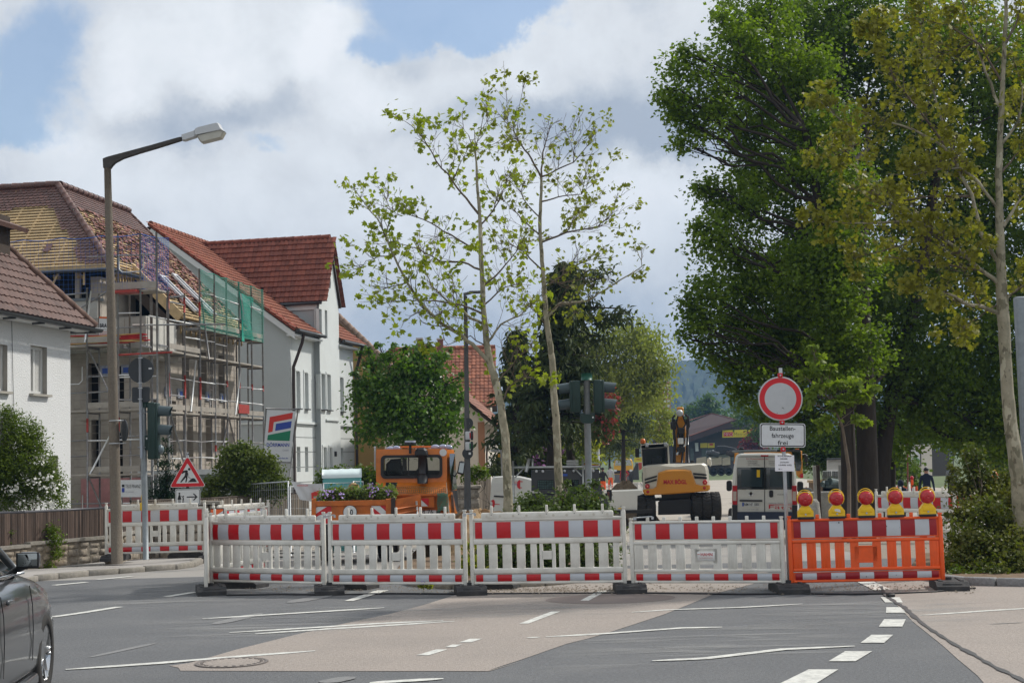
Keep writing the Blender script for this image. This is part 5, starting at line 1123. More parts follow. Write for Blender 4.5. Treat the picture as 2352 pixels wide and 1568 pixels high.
# ---- central traffic light
Yc=27.6; pc=gat(1353,Yc,1280); pc.z=.05; o=thing('traffic_light','double traffic light with green cap on thick grey pole above the island shrubs','traffic light',pc)
b=MB(); b.tube([(0,0,0),Lc(1352,1110,Yc,pc),Lc(1347.5,870,Yc,pc)],[.066,.064,.06],PG,18); b.build('pole',o)
b=MB(); b.tube([Lc(1347.5,873,Yc,pc),Lc(1347,857,Yc,pc)],.105,M('cap_green',(.01,.09,.06),rough=.45),20); b.build('pole_cap',o)
b=MB(); 
for py in (877,950): b.tube([Lc(1318,py,Yc,pc),Lc(1380,py,Yc,pc)],.018,SIGG,8)
b.build('bracket',o)
signal(o,1322,874,2,Yc,pc,-1,.30,.22,.25); signal(o,1372,872,2,Yc,pc,1,.31,.22,.25)
b=MB(); prof3(b,[(1332,951),(1366,951),(1366,965),(1360,972),(1338,972),(1332,965)],Yc-.02,pc,.07,SIGG,.95); b.box(Lc(1362,958,Yc-.1,pc),(.03,.004,.03),SIGNW); b.build('small_signal',o)
# ---- slim grey street lamp behind
Yp=34; pp_=gat(1073,Yp,1170); o=thing('street_lamp','slim dark grey street lamp with red and green light boxes behind the first plane tree','street lamp',pp_)
DG=M('dark_grey_paint',(.075,.078,.08),rough=.6,var=.15,scale=5)
b=MB(); b.tube([(0,0,0),Lc(1074,1160,Yp,pp_),Lc(1072,900,Yp,pp_),Lc(1069,680,Yp,pp_)],[.085,.08,.055,.045],DG,14); b.build('mast',o)
b=MB(); b.tube([Lc(1069,682,Yp,pp_),Lc(1066,676,Yp,pp_),Lc(1085,671,Yp,pp_)],[.04,.04,.035],DG,8); b.build('arm',o); b=MB(); b.rbox(Lc(1092,671,Yp,pp_),(.3,.14,.06),DG,.02); b.build('lamp_head',o)
for (px,py,rx_) in ((1076,972,.6),(1074,1041,0)):
    b=MB(); T=Matrix.Translation(Lc(px,py,Yp-.08,pp_))@Matrix.Rotation(R(-50*rx_),4,'Z')@FRONT; b.lathe([(.125,-.005),(.125,.005)],T,DSG,28,False); b.box(Lc(px+5,py,Yp-.1,pp_),(.05,.002,.05),SIGNW); b.build('sign_disc',o)
for py,cm in ((1000,LENS),(1024,M('green_lens',(.02,.16,.07),rough=.3))):
    b=MB(); c=Lc(1077,py,Yp-.03,pp_); b.rbox(c,(.16,.16,.19),LG,.02); b.rbox(c+Vector((.07,0,0)),(.05,.2,.21),BLK,.01); b.box(c+Vector((.06,-.082,0)),(.09,.002,.13),cm); b.build('light_box',o)
# far lamp
Yf=92; pf=gat(1374,Yf); o=thing('street_lamp','distant grey street lamp against the birch tree','street lamp',pf); b=MB(); b.tube([(0,0,0),Lc(1372,800,Yf,pf)],[.11,.07],GALV,8); b.build('mast',o); b=MB(); b.tube([Lc(1372,800,Yf,pf),Lc(1371,793,Yf,pf),Lc(1384,792,Yf,pf)],.05,GALV,6); b.build('arm',o); b=MB(); b.rbox(Lc(1388,793,Yf,pf),(.55,.2,.12),GALV,.03); b.build('lamp_head',o)
# ---- brown wooden fence on the left with rubble plinth
FW=M('weathered_brown_paling',(.085,.060,.048),rough=.9,var=.4,scale=5,isl=.6,stretch=(3,3,.4)); FG=M('grey_weathered_paling',(.15,.125,.10),rough=.95,var=.3,scale=5,isl=.3,stretch=(3,3,.4)); RUBM=M('rubble_masonry',(.27,.24,.20),rough=1,var=.6,scale=9,bump=1.5,bscale=9,dirt=(.20,.13,.05),dirtscale=.9,dirtamt=.6)
def fence(label,P,z0,z1,m,cap=None,plinth=None,step=.045,name='paling_fence',post=True):
    base=Vector((P[0].x,P[0].y,0)); o=thing(name,label,'fence',base); b=MB(); rg=random.Random(5)
    for i in range(len(P)-1):
        a,c=P[i]-base,P[i+1]-base; a.z=c.z=0; L=(c-a).length; d=(c-a)/L; n=int(L/step); rot=rotz(math.atan2(d.y,d.x)).to_3x3()
        zz0=z0[i],z0[i+1]; zz1=z1[i],z1[i+1]
        for k in range(n):
            t=(k+.5)/n; p=a+d*(L*t); lo=zz0[0]+(zz0[1]-zz0[0])*t; hi=zz1[0]+(zz1[1]-zz1[0])*t+rg.uniform(-.008,.008)
            b.box((p.x,p.y,(lo+hi)/2),(step*rg.uniform(.72,.9),.025+rg.uniform(0,.012),hi-lo),m,rot)
    b.build('palings',o); 
    b=MB()
    for i in range(len(P)-1):
        a,c=P[i]-base,P[i+1]-base; a.z=z1[i]+.012; c.z=z1[i+1]+.012; 
        if cap: b.tube([a,c],.028,cap,6)
        a2,c2=a.copy(),c.copy(); d=(c-a).normalized(); s=Vector((-d.y,d.x,0))*.05; a2.z=z0[i]+.25; c2.z=z0[i+1]+.25; b.tube([a2+s,c2+s],.03,m,5)
    b.build('top_rail',o)
    if plinth:
        b=MB(); rg=random.Random(9)
        for i in range(len(P)-1):
            a,c=P[i]-base,P[i+1]-base; L=(c-a).length; d=(c-a).normalized(); rot=rotz(math.atan2(d.y,d.x)).to_3x3()
            mid=(a+c)/2; zb=gz(P[i].y)+.0; zt_=(z0[i]+z0[i+1])/2
            x=0
            b.box((mid.x,mid.y,(zb+zt_)/2-.02),(L,.22,zt_-zb-.05),m if False else plinth,rot)
            rows=3
            for r_ in range(rows):
                x=rg.uniform(0,.2)
                while x<L-.1:
                    w=rg.uniform(.12,.45); hgt=(zt_-zb-.06)/rows; p=a+d*(x+w/2)
                    b.rbox((p.x,p.y,zb+hgt*(r_+.5)+rg.uniform(-.02,.02)),(w+rg.uniform(-.05,.0),.25+rg.uniform(0,.05),hgt+rg.uniform(-.05,.01)),plinth,rg.uniform(.015,.05),rot@Matrix.Rotation(rg.uniform(-.06,.06),3,'Y'),1); x+=w
            b.box((mid.x,mid.y,zt_-.02),(L,.34,.06),KERB,rot)
        b.build('stone_plinth',o)
    return o
F0=[at(-260,1300,25.0),at(55,1300,27.9),at(254,1280,29.9),at(300,1280,31.5)]
zt0=[at(-260,1187,25).z,at(0,1180,27.4).z,at(252,1167,29.9).z,at(300,1164,31.5).z]
zb0=[.42,.46,.5,.5]
fence('brown wooden paling fence on rubble plinth in front of the white house',F0,zb0,zt0,FW,M('fence_cap_zinc',(.10,.10,.11),rough=.5,metal=.3),RUBM)
P2=[at(300,1200,33),at(484,1200,37.8),at(710,1200,43)]
fence('grey weathered paling fence running from the pavement barriers to the orange trailer',P2,[-.2,-.3,-.45],[at(300,1152,33).z,at(484,1145,37.8).z,at(708,1131,43).z],FG,DKW,None,.12)
# picket fence and stone gate pillars beside the cream house
Pk=[at(1078,1150,46),at(1128,1150,48)]; fence('short brown picket fence beside the white van with plugs',Pk,[-.55,-.55],[at(1080,1097,46).z,at(1125,1095,48).z],FG,None,None,.16,'picket_fence')
for (px,Y,l) in ((1058,38,'rubble stone gate pillar left of the picket fence, behind the slim lamp'),(1083,40,'darker rubble stone gate pillar next to the picket fence')):
    p=gat(px,Y); o=thing('gate_pillar',l,'pillar',p,0,'stone pillars at the garden wall'); b=MB(); ztp=at(px,1120,Y).z-p.z; rg=random.Random(px)
    n=6
    for k in range(n):
        for s in (-1,1): b.rbox((s*.12+rg.uniform(-.01,.01),0,ztp*(k+.5)/n),(.25,.45,ztp/n-.02),RUBM,.03,None,1)
    b.build('shaft',o); b=MB(); b.rbox((0,0,ztp+.03),(.6,.6,.08),RUBM,.02); b.build('capstone',o)
p=gat(1062,37.5); o=thing('garden_wall','low rubble garden wall behind the slim street lamp','wall',p); b=MB(); rg=random.Random(2)
for r_ in range(4):
    x=-.4
    while x<1.2: w=rg.uniform(.2,.4); b.rbox((x+w/2,0,.1+.2*r_),(w-.02,.35,.19),RUBM,.03,None,1); x+=w
b.build('masonry',o)
# ---- banner with red blue green logo
Yb=44; pb_=gat(665,Yb,1170); o=thing('company_banner','tall white company banner with red, blue and green logo on a leaning steel frame','banner',pb_)
zb4=lambda x,y:((500+x/3.646)/1.1633,(950+y/3.646)/1.1633)
b=MB(); 
for a,c in (((770,510),(730,1150)),((1080,515),(985,1290)),((765,515),(1082,522)),((740,1030),(1010,1040))): b.tube([Lc(*zb4(*a),Yb,pb_),Lc(*zb4(*c),Yb,pb_)],.022,STL,8)
q=Lc(*zb4(985,1290),Yb,pb_); b.tube([q,Vector((q.x-.06,0,0))],.022,STL,8); q=Lc(*zb4(730,1150),Yb,pb_); b.tube([q,Vector((q.x-.06,0,0))],.022,STL,8); b.build('frame',o)
b=MB(); CL=M('banner_cloth',(.56,.57,.58),rough=.7,var=.04,scale=3); pxslab(b,[zb4(*q) for q in ((778,530),(1060,540),(1005,1030),(738,1018))],Yb-.03,pb_,CL,.004)
LR=M('logo_red',(.52,.035,.025),rough=.6,var=.04); LB=M('logo_blue',(.03,.06,.30),rough=.6,var=.04); LGN=M('logo_green',(.01,.17,.085),rough=.6,var=.04)
for m_,pp2 in ((LR,((805,597),(1030,553),(1024,612),(845,646),(832,738),(789,748))),(LB,((866,662),(1019,636),(1010,703),(857,732))),(LGN,((787,772),(1009,728),(998,829),(780,822)))): pxpoly(b,[zb4(*q) for q in pp2],Yb-.03,pb_,m_,.006)
pxtext(b,'DÖRRMANN',*[zb4(x,0)[0] for x in (775,995)],zb4(0,884)[1],8,Yb-.03,pb_,LB,.006,.02); pxtext(b,'GmbH',*[zb4(x,0)[0] for x in (930,988)],zb4(0,928)[1],4,Yb-.03,pb_,M('print_grey',(.3,.3,.35)),.006,0); pxtext(b,'www.doerrmann-bau.de',*[zb4(x,0)[0] for x in (770,982)],zb4(0,1004)[1],4,Yb-.03,pb_,LB,.006,.01)
b.build('cloth',o)
# white sheet with part of the same logo on the mesh fence
Yb=37; pb_=gat(705,Yb,1200); o=thing('fence_banner','crumpled white banner with small red and blue logo hanging on the mesh fence','banner',pb_); b=MB(); n=12
tl,tr,br_,bl=[at(*zb4(*q),Yb)-pb_ for q in ((1010,1220),(1310,1245),(1345,1440),(1100,1400))]
vs=[]
for j in range(9):
    for i in range(n+1):
        s,t=i/n,j/8; p=(tl*(1-s)+tr*s)*(1-t)+(bl*(1-s)+br_*s)*t; p.y+=.03*math.sin(7*s+4*t)+.02*math.sin(15*s-3*t); p.z+=-.03*math.sin(math.pi*s)*(1-t); vs.append(p)
b.add(vs,[(j*(n+1)+i,j*(n+1)+i+1,(j+1)*(n+1)+i+1,(j+1)*(n+1)+i) for j in range(8) for i in range(n)],CL,True)
for m_,pp2 in ((LR,((1212,1335),(1285,1310),(1290,1355),(1235,1372),(1238,1400),(1218,1403))),(LB,((1238,1392),(1290,1374),(1292,1410),(1240,1415)))): pxpoly(b,[zb4(*q) for q in pp2],Yb,pb_,m_,.07)
pxtext(b,'WOHNUNGEN',*[zb4(x,0)[0] for x in (1075,1180)],zb4(0,1270)[1],4,Yb,pb_,LR,.07,.01); b.build('cloth',o)
# mesh fence panels round the portable toilet
def meshpanel(x0,x1,ytop,Y0,Y1,label):
    a=gat(x0,Y0);c=gat(x1,Y1); o=thing('mesh_fence_panel',label,'site fence',a,0,'wire mesh site fence panels'); L=(c-a).length; d=(c-a).normalized(); H=at(x0,ytop,Y0).z-a.z; b=MB()
    b.tube([(0,0,0),(0,0,H),d*L+Vector((0,0,H)),d*L],.022,GALV,7); b.build('frame',o); b=MB()
    for k in range(int(L/.12)): b.tube([d*(.12*k)+Vector((0,0,.15)),d*(.12*k)+Vector((0,0,H))],.0035,GALV,3,False)
    for k in range(int(H/.25)): b.tube([Vector((0,0,.2+.25*k)),d*L+Vector((0,0,.2+.25*k))],.0035,GALV,3,False)
    b.build('mesh',o)
meshpanel(668,742,1117,38,39,'mesh panel behind the crumpled banner'); meshpanel(745,812,1109,39,39.5,'mesh panel in front of the turquoise toilet cabin'); meshpanel(814,836,1105,39.6,41,'narrow mesh panel right of the toilet cabin'); meshpanel(560,664,1112,40,38,'mesh panel behind the grey paling fence')
# portable toilet
Yt=41; p=gat(788,Yt,1180); o=thing('portable_toilet','turquoise portable toilet with white domed roof behind mesh fence','portable toilet',p,.12)
TQ=M('turquoise_plastic',(.10,.33,.33),rough=.5,var=.08,scale=3,dirt=(.12,.25,.25),dirtscale=2,dirtamt=.4); H=at(788,1095,Yt).z-p.z; b=MB(); w=1.04
b.rbox((0,0,H/2),(w,1.1,H),TQ,.03); b.rbox((0,-.56,H*.48),(w*.7,.03,H*.85),TQ,.02); b.build('cabin',o)
b=MB(); vs=[];n=16
rows=[]
for j in range(13):
    x=-w/2-.02+(w+.04)*j/12; rr=.24+ (.012 if j%3==0 else 0); rows.append([(x,.56*math.cos(math.pi*i/n),H-.02+rr*math.sin(math.pi*i/n)**.7) for i in range(n+1)])
vs=sum(rows,[]); fs=[(j*(n+1)+i,j*(n+1)+i+1,(j+1)*(n+1)+i+1,(j+1)*(n+1)+i) for j in range(12) for i in range(n)]+[tuple(range(n+1)),tuple(range(12*(n+1),13*(n+1)))[::-1]]
b.add(vs,fs,M('milky_roof',(.62,.72,.73),rough=.4,var=.04),True); b.build('roof',o)
b=MB(); b.box((0,-.585,H-.42),(.62,.01,.24),SIGNW); b.text('DRAHT',TF(0,-.592,H-.40),.08,SIGNK,.02,width=.45); b.text('0911-1234',TF(0,-.592,H-.51),.06,SIGNK,.0,width=.5); b.build('plate',o)
# site container and finance company board
p=gat(400,44,1180); o=thing('site_container','grey green flat roofed site container behind the small conifer','container',p,0); GC=M('container_grey',(.22,.25,.25),rough=.7,var=.1,scale=2,dirt=(.15,.16,.16),dirtscale=1.5,dirtamt=.5)
x0=at(322,1080,44).x-p.x; x1=at(500,1080,44).x-p.x; zt_=at(400,1083,44).z-p.z; b=MB(); b.b2((x0,0,0),(x1,2.2,zt_-.1),GC)
for k in range(22): xx=x0+(x1-x0)*(k+.5)/22; b.box((xx,-.01,zt_/2-.1),(.05,.03,zt_-.3),GC)
b.build('walls',o); b=MB(); b.b2((x0-.06,-.08,zt_-.1),(x1+.06,2.3,zt_+.05),M('container_roof',(.5,.52,.52),rough=.6,var=.1)); b.build('roof',o)
p=gat(302,40,1200); o=thing('finance_board','white board reading TELIS FINANZ between lamp post and traffic light pole','sign',p); b=MB(); pxslab(b,[(277,1102),(329,1101),(329,1141),(277,1141)],40,p,SIGNW); b.build('board',o); b=MB(); pxtext(b,'TELIS FINANZ',288,323,1120,8,40,p,SIGNK,.006,.0); pxtext(b,'Aktiengesellschaft',289,307,1130,2.5,40,p,MATS['print_grey'],.006,0); pxpoly(b,[(280,1112),(286,1112),(286,1118),(280,1118)],40,p,SIGNK,.006); pxpoly(b,[(280,1120),(286,1120),(286,1130),(280,1130)],40,p,LB,.006); b.build('lettering',o); b=MB()
for x in (280,326): q=at(x,1141,40)-p; b.tube([q,Vector((q.x,q.y+.02,0))],.02,STL,6); 
b.build('posts',o)
# stone gate block behind the roadworks sign
p=gat(372,34.5); o=thing('garden_wall','low rubble garden wall with coping behind the pavement barriers','wall',p); b=MB(); rg=random.Random(4)
zt_=at(372,1160,34.5).z-p.z
for r_ in range(6):
    x=-.6
    while x<1.2: w=rg.uniform(.25,.5); b.rbox((x+w/2,0,zt_*(r_+.5)/6),(w-.02,.4,zt_/6-.015),RUBM,.03,None,1); x+=w
b.box((.35,0,zt_+.03),(2.1,.5,.07),KERB); b.build('masonry',o)
# grey electricity / sign post at the right edge
Yr=24.0; pr_=gat(2348,Yr,1330); o=thing('grey_sign_post','tall grey metal post with flat box section at the right edge','post',pr_); b=MB(); b.rbox(Lc(2350,900,Yr,pr_)+Vector((.03,0,-.3)),(.19,.16,3.7),PG,.03); 
b.tube([Vector((.08,0,0)),Lc(2356,1150,Yr,pr_)],.06,PG,10); b.build('column',o); b=MB(); T=Matrix.Translation(Lc(2358,1205,Yr-.1,pr_))@FRONT; b.lathe([(.2,-.005),(.2,.005)],T,LOGOB,28,False); b.build('blue_disc',o)
# ================================================================ vehicles, far buildings, people
HD=None
def pp(b,pts,Y,base,th,m,bev=.03,k=1.):
    n=len(pts); P=[Lc(x,y,Y,base) for x,y in pts]; C=sum(P,Vector())/n
    def ins(p,s): d=p-C; l=max(d.length,1e-4); return p-d*(s/l)
    hd=HD if HD is not None else (base.x/base.y)
    r=[[ins(p,bev) for p in P],[p+Vector((0,bev,0)) for p in P],[C+(p-C)*k+Vector((th*hd,th,0)) for p in P]]
    vs=sum(r,[]); fs=[tuple(range(n)),tuple(range(2*n,3*n))[::-1]]
    for q in range(2): fs+=[(q*n+i,(q+1)*n+i,(q+1)*n+(i+1)%n,q*n+(i+1)%n) for i in range(n)]
    b.add(vs,fs,m)
def zm(s,ox,oy): return lambda *p: [((ox+x/s)/1.1633,(oy+y/s)/1.1633) for x,y in p]
TYR=M('tyre_rubber',(.028,.027,.026),rough=.9,var=.3,scale=20,dirt=(.07,.065,.06),dirtscale=4,dirtamt=.35)
def wheel(parent,c,r,w,axis=Vector((1,0,0)),rim=None,name='wheel',lugs=0,spokes=5,rr=.62):
    rim=rim or (GALV if spokes else BLK); q=axis.to_track_quat('Z','Y').to_matrix().to_4x4(); T=Matrix.Translation(c)@q; b=MB()
    b.lathe([(r*rr,-w/2),(r*.93,-w/2),(r*.985,-w*.38),(r,-w*.2),(r,w*.2),(r*.985,w*.38),(r*.93,w/2),(r*rr,w/2),(r*rr,-w/2)],T,TYR,36,cap=False)
    if lugs:
        for k in range(lugs):
            a=2*math.pi*k/lugs
            for s in (-1,1): b.box(T@Vector((r*1.0*math.cos(a+s*.04),r*1.0*math.sin(a+s*.04),s*w*.24)),(r*.07,r*.11,w*.42),TYR,(q@Matrix.Rotation(a,4,'Z')@Matrix.Rotation(s*.5,4,'X')).to_3x3())
    t=b.build(name,parent); b=MB()
    if spokes:
        b.lathe([(r*rr,-w*.42),(r*rr*.96,w*.40),(r*rr*1.01,w*.46),(r*rr*.9,w*.46),(r*rr*.86,w*.2)],T,rim,36,True)
        for k in range(spokes):
            a=2*math.pi*k/spokes
            for s in (-.12,.12): b.tube([T@Vector((r*.1*math.cos(a),r*.1*math.sin(a),w*.38)),T@Vector((r*rr*.93*math.cos(a+s),r*rr*.93*math.sin(a+s),w*.42))],r*.045,rim,6)
        b.lathe([(.0001,w*.44),(r*.13,w*.42),(r*.16,w*.3)],T,rim,16)
        b.lathe([(.0001,w*.0),(r*rr*.9,w*.0)],T,BLK,24)
    else: b.lathe([(.0001,w*.2),(r*.3,w*.2),(r*.35,w*.36),(r*rr,w*.42)],T,rim,24); b.lathe([(.0001,-w*.2),(r*.3,-w*.2),(r*.35,-w*.36),(r*rr,-w*.42)],T,rim,24)
    b.build('rim',t); return t
# ---- dark grey car at the left edge
PAINT=M('dark_grey_metallic',(.085,.09,.095),rough=.28,metal=.55,var=.03,coat=.9,spec=.5); CGL=glass('car_glass',(.01,.014,.013),.03); CHR=M('chrome',(.6,.6,.6),rough=.15,metal=1,var=.03)
pw=ground(90,1602,0); car=thing('parked_car','dark grey metallic car cut off by the left picture edge, mirror and front wheel showing','car',(pw.x-.88,pw.y,0),R(7.0))
def loft(sections,m,b):
    n=len(sections[0][1]); vs=[];fs=[]
    for y,pr in sections:
        for x,z in pr: vs.append((x,y,z))
        for x,z in pr[::-1]: vs.append((-x,y,z))
    k=2*n
    for i in range(len(sections)-1):
        for j in range(k): fs.append((i*k+j,i*k+(j+1)%k,(i+1)*k+(j+1)%k,(i+1)*k+j))
    fs.append(tuple(range(k))[::-1]); fs.append(tuple((len(sections)-1)*k+j for j in range(k))); b.add(vs,fs,m,True)
def csec(w,sill,belt,top,tw):  # lower body half section, top surface closed
    return [(w*.93,sill),(w*.985,sill+.12),(w*1.0,sill+.32),(w*.985,belt-.2),(w*.935,belt-.06),(w*.85,belt),(tw,top)]
S_=[(-3.65,csec(.78,.3,.84,.88,.5)),(-3.5,csec(.86,.26,.9,.96,.6)),(-3.0,csec(.905,.2,.95,1.0,.66)),(-2.2,csec(.92,.18,.955,.98,.66)),(-1.2,csec(.92,.18,.945,.965,.66)),(-.55,csec(.92,.18,.925,.955,.62)),(-.2,csec(.915,.18,.885,.965,.6)),(.2,csec(.905,.19,.83,.92,.55)),(.55,csec(.87,.2,.76,.86,.5)),(.75,csec(.80,.22,.68,.78,.45)),(.86,csec(.68,.24,.6,.66,.4)),(.92,csec(.5,.3,.52,.56,.3))]
S_=[(y,[(x,z+(.07 if z>.6 and y<.6 else .03 if z>.6 else 0)) for x,z in pr]) for y,pr in S_]; b=MB(); loft(S_,PAINT,b); body=b.build('body',car)
try:
    bm=bmesh.new(); bm.from_mesh(body.data); bmesh.ops.recalc_face_normals(bm,faces=bm.faces); bm.to_mesh(body.data); bm.free()
    c=MB(); 
    for y in (0,-2.75):
        for s in (-1,1): c.cyl((s*.62,y,.34),(s*1.2,y,.345),.40,PAINT,48)
    cut=c.build('cut'); md=body.modifiers.new('b','BOOLEAN'); md.operation='DIFFERENCE'; md.object=cut; md.solver='EXACT'; bpy.context.view_layer.update()
    dg=bpy.context.evaluated_depsgraph_get(); me=bpy.data.meshes.new_from_object(body.evaluated_get(dg)); body.modifiers.clear(); body.data=me; bpy.data.objects.remove(cut)
except Exception as e: print('bool',e)
b=MB(); 
for y in (0,-2.75):
    for s in (-1,1):
        T=Matrix.Translation((s*.63,y,.34))@Matrix.Rotation(math.pi/2,4,'Y'); b.lathe([(.0001,0),(.398,0)],T,BLK,32)
b.build('arch_liner',car)
# greenhouse
gh=[(y-.33,a_,c_+.07,d_,e_+.07) for y,a_,c_,d_,e_ in [(-3.0,.60,.98,.62,1.02),(-2.6,.66,.97,.55,1.3),(-1.9,.70,.96,.60,1.44),(-1.2,.72,.95,.62,1.45),(-.75,.73,.95,.60,1.36),(-.35,.74,.955,.58,1.16),(.0,.66,.95,.56,.965)]]
b=MB(); vs=[];k=len(gh)
for y,w0,z0,w1,z1 in gh: vs+=[(w0+.08,y,z0-.02),(w1,y,z1),(-w1,y,z1),(-w0-.08,y,z0-.02)]
b.add(vs,[(4*i+j,4*i+(j+1),4*i+5+j,4*i+4+j) for i in range(k-1) for j in (0,2)],CGL,True); b.build('side_glass',car)
b=MB(); b.add([(x,y,z+.004) for x,y,z in vs],[(4*i+1,4*i+2,4*i+6,4*i+5) for i in range(1,4)],PAINT,True); b.build('roof',car)
b=MB(); b.add([(x,y,z+.002) for x,y,z in vs],[(4*i+1,4*i+2,4*i+6,4*i+5) for i in (0,4,5)],CGL,True); b.build('windscreen',car)
b=MB()
for s in (-1,1):
    b.tube([(s*.74,-.33,1.015),(s*.66,-.68,1.22),(s*.64,-1.08,1.43),(s*.65,-1.53,1.525),(s*.63,-2.2,1.52),(s*.60,-2.9,1.38),(s*.65,-3.3,1.09)],.03,PAINT,8); b.tube([(s*.78,-1.8,1.02),(s*.655,-1.85,1.52)],.03,BLK,6); b.tube([(s*.80,-.35,1.005),(s*.795,-1.4,1.025),(s*.795,-2.9,1.035)],.012,CHR,6)
b.build('pillar',car)
for s in (1,-1):
    b=MB(); b.rbox((s*.915,-.72,1.12),(.17,.11,.125),PAINT,.04,None,3); b.tube([(s*.78,-.66,1.03),(s*.87,-.7,1.07)],.025,BLK,8); mi=b.build('mirror',car)
    b=MB(); b.rbox((s*.915,-.778,1.125),(.145,.015,.098),M('mirror_glass',(.28,.30,.30),rough=.04,metal=1,var=.02),.006); b.rbox((s*.915,-.772,1.12),(.168,.01,.12),BLK,.004); b.build('mirror_glass',mi)
b=MB()
for s in (1,):
    for y in (-.62,-1.62): b.tube([(s*(.922),y,.36),(s*.928,y,.6),(s*.922,y,.78),(s*.895,y+.02,.92)],.004,BLK,5)
    b.tube([(.915,-.62,.28),(.915,-2.3,.28)],.004,BLK,5)
b.build('door_gap',car)
b=MB(); b.rbox((.925,-1.42,.87),(.03,.2,.035),PAINT,.012); b.build('door_handle',car)
b=MB(); b.rbox((.9,-1.4,.2),(.08,1.9,.1),PAINT,.03); b.build('side_skirt',car)
b=MB(); b.rbox((.72,.80,.62),(.14,.2,.1),M('headlight_glass',(.15,.16,.17),rough=.1,var=.1),.04); b.build('headlight',car)
for x,y in ((.80,0),(.80,-2.75)): wheel(car,Vector((x,y,.335)),.335,.225,rim=CHR,spokes=5,rr=.68)
for x,y in ((-.80,0),(-.80,-2.75)): wheel(car,Vector((x,y,.335)),.335,.225,axis=Vector((-1,0,0)),rim=CHR,spokes=5,rr=.68)
# ---- orange municipal truck
zt=zm(4.704,780,1120)
ORP=M('municipal_orange',(.62,.17,.012),rough=.35,var=.1,scale=3,coat=.3,dirt=(.25,.08,.02),dirtscale=2.2,dirtamt=.6); ORD=M('worn_orange_steel',(.50,.13,.02),rough=.6,var=.2,scale=5,dirt=(.18,.07,.03),dirtscale=3.5,dirtamt=.8)
Yt=28.6; tb=gat(950,Yt,1290); tk=thing('orange_truck','small orange municipal truck seen from behind, black snorkel over its rear window','truck',tb)
g0=lambda x,y,Y=Yt: Lc(*zt((x,y))[0],Y,tb)
b=MB(); pp(b,zt((1060,400),(1075,380),(1930,365),(1950,400),(1945,790),(1060,800)),Yt,tb,.12,ORP,.04) 
# walls of the cab around an open glazed box
th=1.5
for a,c in ((zt((1060,385),(1080,385),(1080,800),(1060,800)),0),(zt((1925,370),(1950,400),(1950,790),(1925,790)),0)): pp(b,a,Yt+.1,tb,th,ORP,.01)
pp(b,zt((1060,378),(1940,366),(1940,395),(1060,400)),Yt+.05,tb,th,ORP,.02)
cab=b.build('cab',tk)
# cut the rear window: build cab rear as frame instead
bpy.data.objects.remove(cab); b=MB()
def frame(b,outer,inner,Y,base,th,m):
    n=len(outer); A=[Lc(*p,Y,base) for p in outer]; B=[Lc(*p,Y,base) for p in inner]; A2=[p+Vector((0,th,0)) for p in A]; B2=[p+Vector((0,th,0)) for p in B]
    vs=A+B+A2+B2; fs=[]
    for i in range(n):
        j=(i+1)%n; fs+=[(i,j,n+j,n+i),(2*n+i,3*n+i,3*n+j,2*n+j),(i,2*n+i,2*n+j,j),(n+i,n+j,3*n+j,3*n+i)]
    b.add(vs,fs,m)
def rr_px(x0,x1,y0,y1,r,n=4):
    P=[]
    for cx,cy,a0 in ((x1-r,y0+r,-90),(x1-r,y1-r,0),(x0+r,y1-r,90),(x0+r,y0+r,180)):
        for i in range(n+1): a=R(a0+90*i/n); P.append((cx+r*math.cos(a),cy+r*math.sin(a)))
    return P
def skew(P,cx,k): return [(x,y+k*(x-cx)) for x,y in P]
outer=skew(rr_px(1058,1948,374,795,30),1500,-.012); inner=skew(rr_px(1115,1890,445,740,60),1500,-.012); inner2=skew(rr_px(1150,1855,480,705,38),1500,-.012)
frame(b,zt(*outer),zt(*inner),Yt,tb,.06,ORP)
for q in (((1060,400),(1075,400),(1075,790),(1060,790)),((1930,380),(1950,400),(1950,790),(1930,790))): pp(b,zt(*q),Yt+.05,tb,1.45,ORP,.005)
pp(b,zt((1060,376),(1945,366),(1945,392),(1060,402)),Yt+.03,tb,1.5,ORP,.01); b.build('cab',tk)
b=MB(); frame(b,zt(*inner),zt(*inner2),Yt-.03,tb,.1,BLK); wf=b.build('window_seal',tk)
b=MB(); xm=1465; pp(b,zt((xm-8,475),(xm+8,475),(xm+8,710),(xm-8,710)),Yt-.01,tb,.03,BLK,.004); b.build('window_bar',tk)
GT=bpy.data.materials.new('clear_glass'); GT.use_nodes=True; n_=GT.node_tree.nodes; l_=GT.node_tree.links; pb=n_['Principled BSDF']; pb.inputs['Base Color'].default_value=(.02,.03,.03,1); pb.inputs['Roughness'].default_value=.02; tr=n_.new('ShaderNodeBsdfTransparent'); tr.inputs[0].default_value=(.75,.8,.78,1); mx=n_.new('ShaderNodeMixShader'); mx.inputs[0].default_value=.75; l_.new(pb.outputs[0],mx.inputs[1]); l_.new(tr.outputs[0],mx.inputs[2]); l_.new(mx.outputs[0],n_['Material Output'].inputs[0])
b=MB(); pxpoly(b,zt(*inner2),Yt+.01,tb,GT); b.build('rear_window',tk)
b=MB(); pp(b,zt((1180,560),(1240,500),(1370,490),(1385,590),(1400,700),(1180,700)),Yt+.5,tb,.5,BLK,.05); pp(b,zt((1700,480),(1720,700),(1500,720),(1510,700)),Yt+1.45,tb,.03,BLK,.01); b.build('seat',tk)
b=MB(); pp(b,zt((1075,395),(1930,390),(1930,470),(1075,480)),Yt+1.42,tb,.05,ORP,.01); pp(b,zt((1075,640),(1930,640),(1930,790),(1075,790)),Yt+1.42,tb,.05,BLK,.01); b.build('front_bulkhead',tk)
b=MB(); pp(b,zt((1320,340),(1340,335),(1760,330),(1762,355),(1320,358)),Yt+.3,tb,.8,ORP,.02); b.build('roof_hatch',tk)
